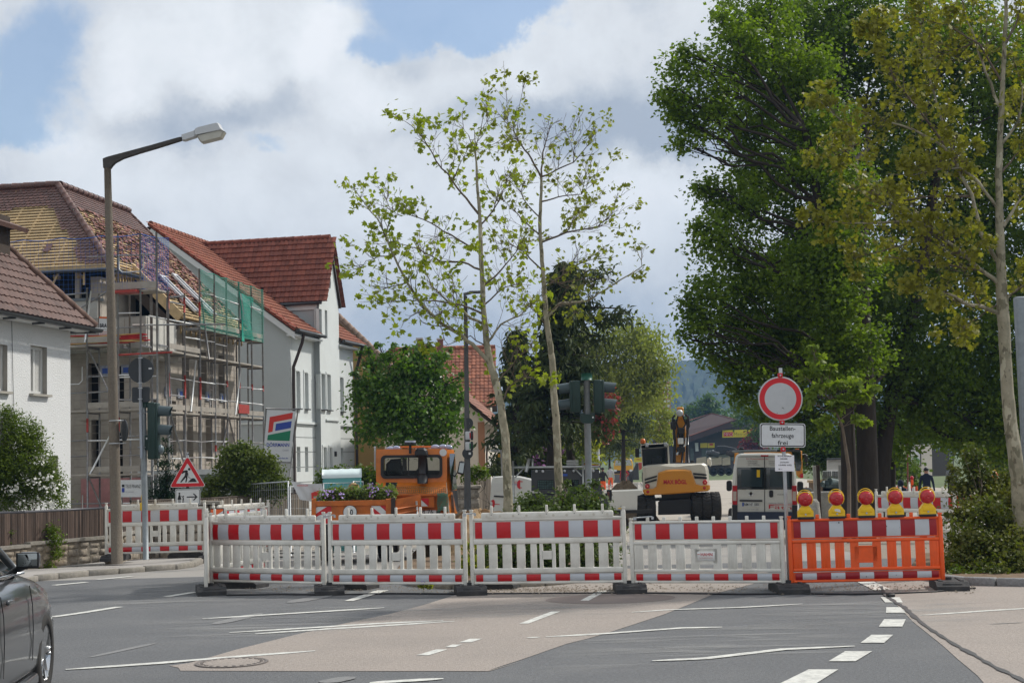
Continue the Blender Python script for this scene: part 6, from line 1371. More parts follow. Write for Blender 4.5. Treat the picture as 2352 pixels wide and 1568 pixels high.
b=MB(); b.tube([g0(1640,450,Yt-.12),g0(1635,800,Yt-.14)],.082,BLK,14); pp(b,zt((1540,460),(1545,400),(1575,362),(1620,350),(1665,352),(1700,385),(1712,430),(1712,460),(1680,470),(1600,470)),Yt-.16,tb,.16,BLK,.04); b.tube([g0(1642,690,Yt-.14),g0(1642,720,Yt-.15),g0(1642,805,Yt-.15)],[.086,.105,.10],BLK,14); b.build('snorkel',tk)
b=MB(); b.cyl(g0(1487,430,Yt-.05),g0(1487,318,Yt-.05),.025,BLK,10); b.cyl(g0(1487,318,Yt-.05),g0(1487,290,Yt-.05),.115,BLK,18); b.cyl(g0(1487,292,Yt-.05),g0(1487,266,Yt-.05),.105,M('beacon_lens',(.42,.45,.55),rough=.15),18); b.build('beacon',tk)
for x,y in ((1235,372),(1310,362),(1800,348),(1895,345),(1965,352)):
    b=MB(); b.ball(g0(x,y,Yt+.25),.085,M('roof_lamp_lens',(.32,.36,.5),rough=.15),sc=(1,.6,.6)); b.build('roof_lamp',tk)
b=MB(); T=Matrix.Translation(g0(1900,415,Yt-.006))@FRONT; b.lathe([(.0001,.003),(.07,.003),(.07,0)],T,SIGNW,24,False); b.build('round_sticker',tk)
# engine cover below the window
b=MB(); vs=[g0(1055,800,Yt),g0(1940,785,Yt),g0(1945,930,Yt-.25),g0(1050,940,Yt-.25),g0(1945,1185,Yt-.25),g0(1050,1185,Yt-.25),g0(1945,1185,Yt+.2),g0(1050,1185,Yt+.2)]
b.add(vs,[(0,1,2,3),(3,2,4,5),(1,6,4,2),(0,3,5,7)],ORP); b.build('engine_cover',tk)
b=MB(); pxpoly(b,zt((1185,790),(1330,790),(1300,905),(1165,905)),Yt-.2,tb,BLK,.05); b.build('vent_grille',tk)
# side of cab: door with glass, mirror
b=MB(); q=[g0(1950,378),g0(2035,380,Yt+.35),g0(2045,430,Yt+.45),g0(2070,900,Yt+.55),g0(2078,1180,Yt+.55),g0(1985,1180,Yt-.1),g0(1945,795),]
b.add(q,[(0,1,2,3,4,5,6)],ORP); b.build('side_panel',tk)
b=MB(); q=[g0(1968,430,Yt-.01),g0(2038,430,Yt+.33),g0(2062,880,Yt+.45),g0(2000,890,Yt-.01),g0(1975,700,Yt-.01)]; b.add([v+Vector((.02,-.01,0)) for v in q],[(0,1,2,3,4)],CGL); b.build('side_window',tk)
b=MB(); q=[g0(1995,895,Yt-.06),g0(2060,890,Yt+.3),g0(2076,1160,Yt+.4),g0(2050,1160,Yt+.1)]; b.add([v+Vector((.03,-.03,0)) for v in q],[(0,1,2,3)],BLK); b.build('door_step',tk)
b=MB(); pp(b,zt((2105,530),(2130,520),(2180,535),(2183,560),(2160,690),(2140,700),(2085,680),(2080,655)),Yt-.1,tb,.1,BLK,.02); b.tube([g0(2085,660,Yt-.05),g0(2070,680,Yt+.1),g0(2050,720,Yt+.3)],.012,BLK,6); mi=b.build('mirror',tk); b=MB(); pxpoly(b,zt((2112,545),(2168,548),(2150,675),(2092,662)),Yt-.1,tb,MATS['mirror_glass'],.006); b.build('mirror_glass',mi)
b=MB(); pp(b,zt((1030,340),(1055,340),(1050,640),(1035,640)),Yt+.8,tb,.06,GALV,.01); b.build('left_mirror_arm',tk)
# rear body of the truck with hazard boards
b=MB(); pp(b,zt((1180,945),(1960,935),(1965,1190),(1975,1290),(1180,1290)),Yt-1.3+.9,tb,.3,ORD,.01); pp(b,zt((1200,940),(1965,935),(1965,960),(1200,962)),Yt-.5,tb,.08,ORD,.01); b.build('rear_body',tk)
b=MB(); pp(b,zt((1625,990),(1760,965),(1790,965),(1790,1110),(1625,1110)),Yt-.48,tb,.04,ORD,.01); pxpoly(b,zt((1630,990),(1720,990),(1720,1090),(1630,1010)),Yt-.48,tb,RRED,.006); pxpoly(b,zt((1625,1010),(1712,1090),(1625,1090)),Yt-.48,tb,SIGNW,.008); b.build('hazard_board',tk)
b=MB(); 
NETT=M('teal_net',(.05,.22,.17),rough=.9)
def draped(b,x0,x1,y0,y1,Y,base,m,zf,nx=16,ny=7,w=.006,sag=8):
    f=lambda s,t:(x0+(x1-x0)*s+5*math.sin(9*t+4*s), y0+(y1-y0)*t+sag*math.sin(7*s+2)*t+sag*math.sin(3*math.pi*s))
    for i in range(nx+1): b.tube([Lc(*zf(f(i/nx,j/6))[0],Y,base) for j in range(7)],w,m,3,False)
    for j in range(ny+1): b.tube([Lc(*zf(f(i/12,j/ny))[0],Y,base) for i in range(13)],w,m,3,False)
draped(b,1830,1960,930,1150,Yt-.52,tb,NETT,zt,9,12); draped(b,1070,1930,850,940,Yt-.3,tb,M('dark_net',(.08,.13,.08)),zt,34,4,.004); b.build('cargo_net',tk)
b=MB(); b.box((0,.3,.62),(1.1,2.6,.14),BLK); b.box((-.1,-.35,.75),(1.3,.12,.3),BLK); b.box((.25,-.42,.85),(.45,.02,.13),SIGNW); b.text('NM 76',TF(.25,-.435,.85),.08,SIGNK,.0,width=.34); b.build('chassis',tk)
for x,y in ((-.55,0),(.5,0),(-.55,2.0),(.5,2.0)): wheel(tk,Vector((x,y,.38)),.38,.22,spokes=0,rim=GALV)
for x in (-.62,.6): b=MB(); b.rbox((x,-.42,.95),(.14,.04,.1),LENS,.01); b.build('tail_light',tk)
# trailer with flowers
Yw=26.9; wb=gat(812,Yw,1300); tr_=thing('orange_trailer','orange flatbed trailer with red and white hazard stripes, loaded with flowers','trailer',wb); g1=lambda x,y,Y=Yw: Lc(*zt((x,y))[0],Y,wb)
b=MB(); pp(b,zt((245,1030),(1245,1010),(1245,1075),(245,1090)),Yw,wb,.07,ORD,.01); pp(b,zt((250,1085),(1240,1070),(1240,1420),(250,1430)),Yw+.03,wb,.05,ORD,.01); b.build('tailgate',tr_)
for x0,x1 in ((245,300),(1180,1300)):
    b=MB(); pp(b,zt((x0,1000),(x1,985),(x1,1430),(x0,1430)),Yw-.02,wb,.1,ORD if x0<400 else BLK if False else ORD,.01); b.build('corner_post',tr_)
b=MB(); pp(b,zt((1245,990),(1300,980),(1300,1190),(1245,1190)),Yw-.05,wb,.08,M('greasy_black',(.03,.02,.018),rough=.5,var=.3),.01); b.build('hinge_post',tr_)
b=MB(); pp(b,zt((245,1030),(262,1030),(262,1430),(245,1430)),Yw+.05,wb,2.4,ORD,.005); pp(b,zt((1230,1010),(1245,1010),(1245,1430),(1230,1430)),Yw+.05,wb,2.4,ORD,.005); b.build('side_wall',tr_)
b=MB(); q=[g1(1310,1000),g1(1615,945,Yw+.25),g1(1620,985,Yw+.25),g1(1310,1035),g1(1310,1420),g1(1620,1400,Yw+.25)]; b.add(q,[(0,1,2,3),(3,2,5,4)],ORD); b.add([v+Vector((0,.04,0)) for v in q],[(3,2,1,0),(4,5,2,3)],ORD); 
for yy in (1120,1180): b.tube([g1(1320,yy+5,Yw-.02),g1(1600,yy-40,Yw+.22)],.018,ORD,6)
b.tube([g1(1565,1025,Yw+.2),g1(1578,1200,Yw+.2)],.02,SIGNW,6); b.build('open_side_flap',tr_)
for (x0,x1,fl) in ((275,495,1),(1000,1235,-1)):
    b=MB(); Yq=Yw+.03; y0,y1=1100-(12 if fl<0 else 0),1330
    pxpoly(b,zt((x0,y0),(x1,y0-8),(x1,y1),(x0,y1)),Yq,wb,SIGNW,.012)
    w=x1-x0
    if fl>0:
        for k in (0,1): pxpoly(b,zt((x1-w*.25,y0-5+k*150),(x1,y0-8+k*150),(x1,y0+60+k*150),(x0+w*.35,y1-130+k*100),(x0,y1-90+k*90),(x0,y1-130+k*90)),Yq,wb,RRED,.015)
        pxpoly(b,zt((x0,y0),(x0+40,y0),(x0,y0+45)),Yq,wb,RRED,.015)
    else:
        pxpoly(b,zt((x0,y0),(x0,y0+60),(x0+w*.62,y1-60),(x1,y1),(x1,y1-50)),Yq,wb,RRED,.015) if False else pxpoly(b,zt((x0,y0+5),(x1,y0+190),(x1,y1),(x0+60,y0+150)),Yq,wb,RRED,.015)
        pxpoly(b,zt((x0+w*.45,y0-4),(x1,y0-8),(x1,y0+110)),Yq,wb,RRED,.015)
    b.build('hazard_board',tr_)
b=MB(); T=Matrix.Translation(Lc(*zt((730,1165))[0],Yw-.0,wb))@FRONT; disc(b,T,.125,SIGNK,28,.002); disc(b,T,.118,SIGNW,28,.004); b.text('40',T@Matrix.Translation((0,-.05,.006)),.1,SIGNK,.02,width=.11); b.build('speed_disc',tr_)
b=MB(); b.box((0,1.0,.55),(1.5,2.3,.12),BLK); b.box((0,.02,.62),(1.4,.08,.2),BLK); b.build('chassis',tr_)
for x in (-.6,.6): wheel(tr_,Vector((x,.9,.33)),.33,.2,spokes=0)
for x in (-.6,.62): b=MB(); b.rbox((x,-.04,.62),(.2,.05,.12),LENS,.01); b.build('tail_light',tr_)
# ---- wheeled excavator
ze=zm(4.356,1560,1040); Yx=53; xb=gat(1556,Yx,1190); ex=thing('wheeled_excavator','white and yellow wheeled excavator lettered MAX BÖGL seen from behind, boom raised','excavator',xb); gx=lambda x,y,Y=Yx: Lc(*ze((x,y))[0],Y,xb)
XW=M('excavator_off_white',(.60,.57,.49),rough=.4,var=.05,scale=1.5,coat=.2,dirt=(.42,.38,.3),dirtscale=1.5,dirtamt=.4); XY=M('excavator_yellow',(.62,.25,.02),rough=.4,var=.06,scale=1.5,coat=.2,dirt=(.42,.2,.05),dirtscale=1.5,dirtamt=.4)
b=MB(); pp(b,ze((690,900),(740,880),(890,868),(1060,862),(1220,862),(1400,858),(1440,880),(1455,930),(1468,1115),(1440,1185),(720,1230),(690,1190),(688,1000)),Yx,xb,2.2,XW,.12,.97); b.build('body',ex)
b=MB(); pp(b,ze((868,968),(960,935),(1060,928),(1180,928),(1250,940),(1268,990),(1310,1100),(1370,1118),(1472,1115),(1472,1160),(1445,1182),(1250,1200),(1000,1218),(730,1232),(698,1215),(688,1175),(700,1162),(800,1158),(845,1130),(858,1060)),Yx-.1,xb,.4,XY,.06,.99)
b.build('counterweight',ex); b=MB(); pxtext(b,'MAX BÖGL',*[ze((x,0))[0][0] for x in (928,1200)],ze((0,1098))[0][1],13*.7,Yx-.1,xb,LOGOR,.012,.035,-.0); b.build('lettering',ex)
for q in (((706,1040),(852,998),(852,1018),(708,1062)),((708,1078),(848,1038),(848,1060),(710,1096)),((1270,968),(1428,985),(1430,1004),(1274,992)),((1280,1006),(1432,1018),(1432,1042),(1288,1036))):
    b=MB(); pxpoly(b,ze(*q),Yx-.02,xb,BLK,.012); b.build('vent_slot',ex)
for x,y,r in ((740,1125,.09),(1410,1080,.09),(745,1190,.06),(1403,1145,.06)):
    b=MB(); T=Matrix.Translation(gx(x,y,Yx-.09))@FRONT; b.lathe([(.0001,.04),(r*.7,.035),(r,.0)],T,LENS,20); disc(b,T,r*.3,M('lamp_hot',(.85,.25,.2),rough=.3),12,.043) if r>.08 else None; b.build('tail_light',ex)
# cab
cI=((678,700),(968,678),(975,865),(690,888)); cO=((660,655),(672,642),(960,625),(985,650),(1000,870),(684,895))
b=MB(); outer=ze((660,650),(985,630),(1000,868),(684,893)); frame(b,outer,ze(*cI),Yx+.2,xb,.06,XW); 
pp(b,ze((660,655),(670,640),(965,622),(985,645),(986,668),(662,690)),Yx+.2,xb,1.6,XW,.03)
for q in (((660,655),(678,655),(695,890),(684,893)),((966,650),(985,645),(1000,868),(978,868))): pp(b,ze(*q),Yx+.26,xb,1.5,XW,.005)
b.build('cab',ex)
b=MB(); pxpoly(b,ze(*cI),Yx+.22,xb,GT); b.build('cab_window',ex)
b=MB(); frame(b,ze((674,692),(972,672),(979,868),(688,892)),ze((700,712),(950,695),(955,850),(712,868)),Yx+.18,xb,.03,BLK); b.build('window_seal',ex)
b=MB(); pp(b,ze((800,790),(860,770),(920,790),(930,880),(775,885),(780,820)),Yx+.7,xb,.4,BLK,.05); pp(b,ze((700,650),(960,640),(970,880),(690,880)),Yx+1.75,xb,.04,M('cab_sky_reflection',(.14,.19,.17),rough=.3),.01); b.build('seat',ex)  # grey green pane behind the seat: sky reflection painted into its colour
b=MB(); pp(b,ze((596,690),(610,684),(645,684),(645,790),(610,792),(598,780)),Yx+.6,xb,.12,BLK,.02); b.tube([gx(640,735,Yx+.65),gx(662,735,Yx+.7)],.02,BLK,6); b.build('mirror',ex)
b=MB(); b.cyl(gx(688,660,Yx+.3),gx(688,625,Yx+.3),.05,BLK,10); b.lathe([(.09,0),(.10,.06),(.08,.15),(.0001,.18)],Matrix.Translation(gx(688,628,Yx+.3)),M('amber_beacon',(.60,.14,.02),rough=.25),16); b.build('beacon',ex)
for x,y in ((732,648),(950,640)): b=MB(); b.rbox(gx(x,y,Yx+.15),(.12,.12,.14),GALV,.02); b.build('work_lamp',ex)
# boom
b=MB(); Yb_=Yx+1.2
pp(b,ze((1078,330),(1168,325),(1192,500),(1178,850),(1072,850),(1062,500)),Yb_,xb,.5,XY,.03); pp(b,ze((1082,212),(1100,204),(1150,204),(1162,212),(1165,330),(1085,335)),Yb_-.1,xb,.45,XY,.03); b.build('boom',ex)
b=MB()
for pts,r,m in ((((1055,345),(1045,430),(1060,640),(1052,850)),.05,BLK),(((1195,345),(1210,430),(1200,620),(1215,850)),.05,BLK),(((1050,480),(1052,640)),.035,STW),(((1210,460),(1208,640)),.035,STW),(((1100,300),(1075,380),(1100,460),(1085,560)),.03,BLK),(((1150,300),(1185,400),(1140,480),(1170,600)),.03,BLK),(((1190,560),(1185,640),(1120,700),(1080,760)),.04,STW),(((1120,480),(1125,640),(1110,760)),.05,BLK),(((1060,300),(1035,330),(1030,420),(1050,470)),.04,BLK),(((1180,290),(1215,320),(1222,430),(1200,480)),.05,BLK),(((1150,520),(1155,700),(1140,850)),.045,BLK)):
    b.tube([gx(x,y,Yb_-.1) for x,y in pts],r,m,7)
b.build('hydraulic_hose',ex)
b=MB(); b.rbox(gx(1125,600,Yb_-.15),(.2,.15,.22),STW,.02); b.ball(gx(1115,275,Yb_-.2),.13,GALV); b.rbox(gx(1130,480,Yb_-.08),(.25,.2,.22),BLK,.04); b.rbox(gx(1130,700,Yb_-.05),(.3,.2,.2),BLK,.04); b.rbox(gx(1040,420,Yb_),(.2,.3,.3),BLK,.05); b.build('boom_cylinder',ex)
b=MB(); b.cyl(gx(1265,870,Yx+.9),gx(1262,825,Yx+.9),.07,BLK,12); b.build('exhaust',ex)
b=MB(); pp(b,ze((1435,820),(1460,790),(1485,800),(1492,880),(1475,900),(1440,870)),Yx+1.2,xb,.3,XW,.05); b.build('side_mirror',ex)
# undercarriage
b=MB(); pp(b,ze((900,1215),(1260,1195),(1262,1245),(1240,1262),(910,1270)),Yx+.3,xb,1.6,BLK,.03); pp(b,ze((865,1310),(890,1290),(1225,1270),(1262,1290),(1262,1450),(865,1460)),Yx+.1,xb,.3,BLK,.03); pp(b,ze((690,1285),(1560,1225),(1562,1245),(690,1310)),Yx+.4,xb,2.2,BLK,.02); b.build('undercarriage',ex)
zw=.52
for x in (660,768,1303,1412,1525):
    c=gx(x,1300,Yx+.4); c.z=zw; wheel(ex,Vector((c.x,c.y,zw)),.52,.34,spokes=0,lugs=22,rim=XY)
# ---- white panel van with open lettering
zd=zm(3.564,1900,960); Yd=46.5; db=gat(1757,Yd,1190); dv=thing('white_van','white high roofed van with dark rear windows and red lettering parked behind the sign post','van',db,0); gd=lambda x,y,Y=Yd: Lc(*zd((x,y))[0],Y,db)
VW=M('van_white',(.60,.60,.57),rough=.35,var=.03,scale=2,coat=.4,dirt=(.45,.44,.4),dirtscale=1.5,dirtamt=.35)
outl=zd((200,1480),(203,1200),(215,1050),(235,930),(250,905),(275,893),(540,887),(735,893),(770,905),(790,960),(812,1100),(822,1300),(822,1480),(810,1600),(215,1600))
b=MB(); pp(b,outl,Yd,db,4.9,VW,.07,.98); b.build('body',dv)
b=MB(); pxpoly(b,zd((253,1028),(770,1028),(772,1236),(250,1236)),Yd,db,CGL,.012); b.build('rear_window',dv); b=MB()
for q in (((288,1045),(485,1045),(488,1210),(285,1210)),((560,1045),(745,1045),(748,1210),(558,1210))): pxpoly(b,zd(*q),Yd,db,M('tint_edge',(.03,.045,.05),rough=.06),.014)
b.build('window_pane',dv)
b=MB(); b.tube([gd(509,925,Yd-.012),gd(510,1480,Yd-.012)],.01,BLK,5); b.tube([gd(250,1028,Yd-.012),gd(250,1480,Yd-.012)],.006,BLK,5);b.tube([gd(250,925,Yd-.012),gd(775,925,Yd-.012)],.006,BLK,5); b.build('door_gap',dv)
for q in (((203,1200),(250,1200),(250,1382),(203,1382)),((770,1200),(816,1200),(820,1382),(774,1382))):
    b=MB(); pp(b,zd(*q),Yd-.03,db,.15,LENS,.01); x0=q[0][0]; pp(b,zd((x0+6,1255),(x0+40,1255),(x0+40,1345),(x0+6,1345)),Yd-.04,db,.05,M('reverse_lens',(.5,.42,.38),rough=.2),.01); b.build('tail_light',dv)
b=MB(); pp(b,zd((200,1385),(248,1385),(248,1600),(205,1600)),Yd-.05,db,.2,BLK,.01); pp(b,zd((772,1385),(824,1385),(820,1600),(772,1600)),Yd-.05,db,.2,BLK,.01); pp(b,zd((248,1450),(775,1450),(775,1600),(248,1600)),Yd-.06,db,.2,M('bumper_dark_blue',(.02,.03,.06),rough=.5),.01); b.build('bumper',dv)
b=MB(); pp(b,zd((472,908),(548,908),(545,922),(475,922)),Yd-.02,db,.05,LENS,.005); b.build('brake_light',dv)
b=MB(); T=Matrix.Translation(gd(378,1278,Yd-.01))@FRONT; b.lathe([(.0001,.012),(.045,.012),(.06,.0)],T,M('badge_red',(.16,.05,.05),rough=.3),20); b.lathe([(.058,.012),(.066,.014),(.07,0)],T,CHR,20); b.build('badge',dv)
b=MB(); pp(b,zd(*rr_px(553,592,1245,1312,14)),Yd-.03,db,.03,BLK,.004); b.build('door_handle',dv)
b=MB(); pp(b,zd((272,1335),(488,1337),(488,1352),(272,1350)),Yd-.04,db,.05,BLK,.005); pp(b,zd((296,1360),(458,1362),(458,1398),(296,1396)),Yd-.03,db,.02,SIGNW,.004); pxpoly(b,zd((296,1360),(312,1360),(312,1396),(296,1396)),Yd-.03,db,LOGOB,.006); pxtext(b,'NM HF 1001',*[zd((x,0))[0][0] for x in (316,454)],zd((0,1391))[0][1],6,Yd-.03,db,SIGNK,.006,.01); b.build('number_plate',dv)
b=MB()
def vt(s,x0,x1,y,h,m,bold=0.): pxtext(b,s,zd((x0,0))[0][0],zd((x1,0))[0][0],zd((0,y))[0][1],h,Yd,db,m,.016,0,bold)
vt('Ihr Meisterbetrieb für',335,548,951,3,LOGOR,.01); 
for i,(s,s2) in enumerate((('Pelletheizung','Sanitärtechnik'),('Solaranlagen','Badmodernisierung'),('Gas- u. Ölheizung','Kundendienst'))): 
    vt('• '+s,342,440+20*(i==2),973+16*i,2.2,SIGNK); vt('• '+s2,545,650,973+16*i,2.2,SIGNK)
vt('Heizung - Solar - Sanitär',548,765,1370,2.6,MATS['print_grey']); vt('Fäth',548,765,1418,8,LOGOR,.04); vt('Meisterbetrieb',548,720,1440,2,MATS['print_grey']); vt('e-mail info@',300,450,1430,2,MATS['print_grey'])
pxpoly(b,zd((548,1378),(768,1378),(768,1384),(548,1384)),Yd,db,LOGOR,.016); vt('DUCATO',632,720,1290,3,SIGNK); b.build('lettering',dv)
b=MB(); pp(b,zd(*rr_px(147,198,1152,1252,20)),Yd+3.4,db,.2,BLK,.03); b.tube([gd(190,1200,Yd+3.5),gd(215,1200,Yd+3.6)],.03,BLK,6); b.build('mirror',dv)
b=MB(); pp(b,zd(*rr_px(820,880,1160,1262,20)),Yd+3.4,db,.2,BLK,.03); b.build('mirror',dv)
b=MB(); pxpoly(b,zd((434,1050),(464,1050),(464,1120),(434,1120)),Yd,db,YEL,.018); b.build('sticker',dv)
b=MB(); b.tube([gd(270,870,Yd+.8),gd(850,862,Yd+.8)],.025,BLK,6); b.tube([gd(270,880,Yd+3.2),gd(850,872,Yd+3.2)],.025,BLK,6); b.rbox(gd(285,868,Yd+.8),(.14,.3,.2),BLK,.03); b.rbox(gd(410,872,Yd+1.2),(1.2,1.6,.08),M('grey_tube',(.13,.15,.16),rough=.6),.03); b.build('roof_rack',dv)
for x in (-.85,.85): wheel(dv,Vector((x,.9,.34)),.34,.22,axis=Vector((1 if x>0 else -1,0,0)),spokes=0); wheel(dv,Vector((x+.6,4.0,.34)),.34,.22,spokes=0)
# ---- white van with red plug logos
zv=zm(4.704,1240,1120); Ye=44; eb=gat(1172,Ye,1190); ev_=thing('white_van','white van side with red plug logos, partly hidden by the first plane trunk','van',eb); 
b=MB(); pp(b,zv((325,1110),(330,980),(342,800),(352,740),(370,718),(600,705),(700,712),(830,738),(1000,790),(1400,800),(1800,1000),(1820,1180),(1800,1300),(330,1300)),Ye,eb,1.8,VW,.06,.96); b.build('body',ev_)
b=MB(); pxpoly(b,zv((348,810),(495,800),(490,890),(400,905),(365,890)),Ye,eb,M('panel_recess_white',(.56,.56,.54),rough=.4,var=.02),.008); b.build('panel',ev_)
b=MB(); pp(b,zv((375,955),(500,962),(500,980),(375,972)),Ye-.03,eb,.04,BLK,.004); b.build('side_strip',ev_)
def plug(b,cx,cy,k,m): 
    f=lambda pts:zv(*[(cx+x*k,cy+y*k) for x,y in pts])
    pxpoly(b,f(((-40,0),(-36,-35),(-15,-55),(0,-60),(0,60),(-15,52),(-36,35))),Ye,eb,m,.012); pxpoly(b,f(((0,-45),(32,-42),(32,-32),(0,-33))),Ye,eb,m,.012); pxpoly(b,f(((0,33),(22,34),(22,44),(0,45))),Ye,eb,m,.012)
b=MB(); plug(b,705,818,1.,LOGOR); f_=[(2*375-x,y) for x,y in ((0,0),)]
pxpoly(b,zv((345,1015),(375,1005),(386,1030),(388,1060),(380,1090),(365,1105),(352,1095),(358,1050)),Ye,eb,LOGOR,.012); pxpoly(b,zv((385,1057),(450,1065),(450,1072),(385,1066)),Ye,eb,LOGOR,.012); pxpoly(b,zv((336,1020),(352,1022),(352,1030),(336,1028)),Ye,eb,LOGOR,.012); pxpoly(b,zv((336,1080),(352,1082),(352,1090),(336,1088)),Ye,eb,LOGOR,.012)
pxtext(b,'ELEKTRO',zv((540,0))[0][0],zv((665,0))[0][0],zv((0,808))[0][1],6,Ye,eb,LOGOR,.012,.0); pxpoly(b,zv((570,813),(670,815),(670,821),(570,819)),Ye,eb,LOGOB,.012); b.build('lettering',ev_)
wheel(ev_,Vector((Lc(*zv((430,1150))[0],Ye,eb).x,.2,.32)),.32,.22,axis=Vector((0,-1,0)),spokes=5)
# blue clad person bending beside that van is a dark blue jacket
# ---- dark flatbed truck with ladder rack
Yk=38; kb=gat(1290,Yk,1200); fk=thing('flatbed_truck','dark grey flatbed truck with aluminium ladder rack and mesh bulkhead behind the island shrubs','truck',kb); DKB=M('dark_grey_body',(.035,.037,.04),rough=.45,var=.15,scale=3,coat=.2); gk=lambda x,y,Y=Yk: Lc(*zv((x,y))[0],Y,kb); ALR=M('aluminium_rack',(.36,.37,.36),rough=.45,metal=.6,var=.15)
b=MB(); 
for q in (((845,640),(1700,625),(1700,755),(845,765)),((845,760),(925,760),(925,900),(845,900)),((1440,755),(1700,750),(1740,900),(1440,900)),((845,930),(1740,930),(1760,1250),(845,1250)),((925,880),(1440,880),(1440,940),(925,940)),((1120,760),(1235,758),(1235,890),(1120,890))): pp(b,zv(*q),Yk,kb,.5,DKB,.01)
b.build('body',fk); b=MB()
for k in range(24): x=925+k*22; b.tube([gk(x,760,Yk+.05),gk(x,885,Yk+.05)],.008,BLK,4)
for k in range(6): y=765+k*22; b.tube([gk(925,y,Yk+.05),gk(1440,y,Yk+.05)],.008,BLK,4)
b.build('mesh',fk)
b=MB(); pp(b,zv((1245,760),(1275,755),(1350,755),(1385,800),(1390,900),(1240,900)),Yk+.5,kb,.3,BLK,.05); b.build('seat',fk)
b=MB(); pxpoly(b,zv((925,758),(1440,755),(1440,940),(925,940)),Yk+1.6,kb,M('greenish_glass',(.12,.19,.17),rough=.1,var=.3,scale=8)); b.build('windscreen',fk)
for x in (910,990,1265,1380,1625):
    b=MB(); b.ball(gk(x,645 if x>1200 else 652,Yk-.03),.035,SIGNW); b.build('marker_lamp',fk)
b=MB()
for p,q,r in (((615,520),(625,1050),.03),((620,605),(1700,595),.035),((1490,500),(1500,880),.03),((640,730),(760,605),.022),((1380,610),(1480,710),.022),((780,660),(820,490),.05),((860,490),(862,600),.03),((1610,590),(1720,600),.025)): b.tube([gk(*p,Yk-.1),gk(*q,Yk-.1)],r,ALR,6)
b.build('ladder_rack',fk)
b=MB()
for k in range(3): pp(b,zv((1290,515+22*k),(1440,512+22*k),(1440,526+22*k),(1290,530+22*k)),Yk-.05,kb,1.4,ALR,.01)
for y in (545,570,590): b.tube([gk(1500,y-10,Yk+.4),gk(1710,y+12,Yk+.4)],.015,STR if y==570 else ALR,6)
b.build('ladder',fk)
b=MB(); pp(b,zv(*rr_px(1792,1858,882,1030,24)),Yk+.3,kb,.12,BLK,.02); pp(b,zv((1700,930),(1800,925),(1800,1020),(1740,1020)),Yk+.35,kb,.1,BLK,.02); mi=b.build('mirror',fk); b=MB(); pxpoly(b,zv(*rr_px(1797,1825,905,1015,8)),Yk+.3,kb,MATS['mirror_glass'],.008); b.build('mirror_glass',mi)
b=MB(); T=Matrix.Translation(gk(1640,1060,Yk-.15))@FRONT; b.lathe([(.0001,.0),(.32,-.02),(.36,-.05),(.37,-.1)],T,DKB,28); b.lathe([(.0001,.03),(.1,.02),(.12,0)],Matrix.Translation(gk(1645,1000,Yk-.2))@FRONT,YEL,16); b.build('fender',fk)
b=MB(); pxpoly(b,zv((1240,682),(1300,682),(1300,712),(1240,712)),Yk,kb,LOGOB,.01); b.build('badge',fk)
for x in (-.7,.8): wheel(fk,Vector((x,.2,.34)),.34,.22,spokes=0)
# ---- white box trailer
Yo=46; ob=gat(1440,Yo,1190); o=thing('box_trailer','low white box trailer left of the excavator wheels','trailer',ob); b=MB(); pp(b,zv((1855,900),(2240,888),(2260,930),(2180,960),(2175,1145),(1700,1140),(1770,1060),(1870,960)),Yo,ob,1.6,VW,.02); b.box(Lc(*zv((2000,1160))[0],Yo,ob),(1.8,.1,.1),BLK); b.build('box',o)
b=MB(); b.tube([Lc(*zv((1975,1080))[0],Yo-.2,ob),Lc(*zv((1975,1210))[0],Yo-.2,ob)],.02,GALV,6); b.tube([Lc(*zv((1935,1118))[0],Yo-.2,ob),Lc(*zv((2010,1118))[0],Yo-.2,ob)],.02,YEL,6); b.build('jockey_stand',o)
wheel(o,Vector((-.2,.4,.3)),.3,.18,axis=Vector((0,-1,0)),spokes=0)
# ---- yellow van far up the street
Yy=140; yb=gat(1427,Yy); o=thing('yellow_van','yellow van facing the camera far up the street behind the workers','van',yb); b=MB(); YV=M('van_yellow',(.58,.32,.03),rough=.4,var=.05,coat=.3); pp(b,zv((1885,640),(1880,560),(1895,505),(1910,492),(2080,488),(2110,505),(2125,560),(2130,680),(2120,820),(1885,820)),Yy,yb,4.5,YV,.1,.97); b.build('body',o); b=MB(); pxpoly(b,zv((1895,580),(1908,510),(2085,505),(2112,578)),Yy,yb,M('bright_windscreen',(.35,.38,.4),rough=.1,var=.3,scale=3),.02); b.build('windscreen',o); b=MB(); pp(b,zv((1885,640),(2120,640),(2120,680),(1885,680)),Yy-.05,yb,.1,BLK,.02); pp(b,zv((1885,690),(2125,690),(2125,800),(1885,800)),Yy-.08,yb,.1,M('bumper_grey',(.12,.12,.12),rough=.6),.02); b.build('bumper',o)
for x in (1905,2100): b=MB(); pp(b,zv((x-20,630),(x+15,630),(x+15,655),(x-20,655)),Yy-.09,yb,.1,SIGNW,.02); b.build('headlight',o)
Yg=134; gb=gat(1465,Yg); o=thing('dark_dumper','dark loader bucket with red side between yellow van and excavator cab','loader',gb); b=MB(); pp(b,zv((2060,690),(2120,640),(2165,545),(2190,545),(2200,760),(2080,760)),Yg,gb,2,DKB,.05); b.build('bucket',o); b=MB(); pp(b,zv((2190,545),(2235,540),(2235,620),(2200,640)),Yg-.1,gb,2,M('dull_red',(.35,.06,.04),rough=.6),.03); b.build('side',o)
for x in (-.6,.6): wheel(o,Vector((x,0.3,.5)),.5,.3,spokes=0)
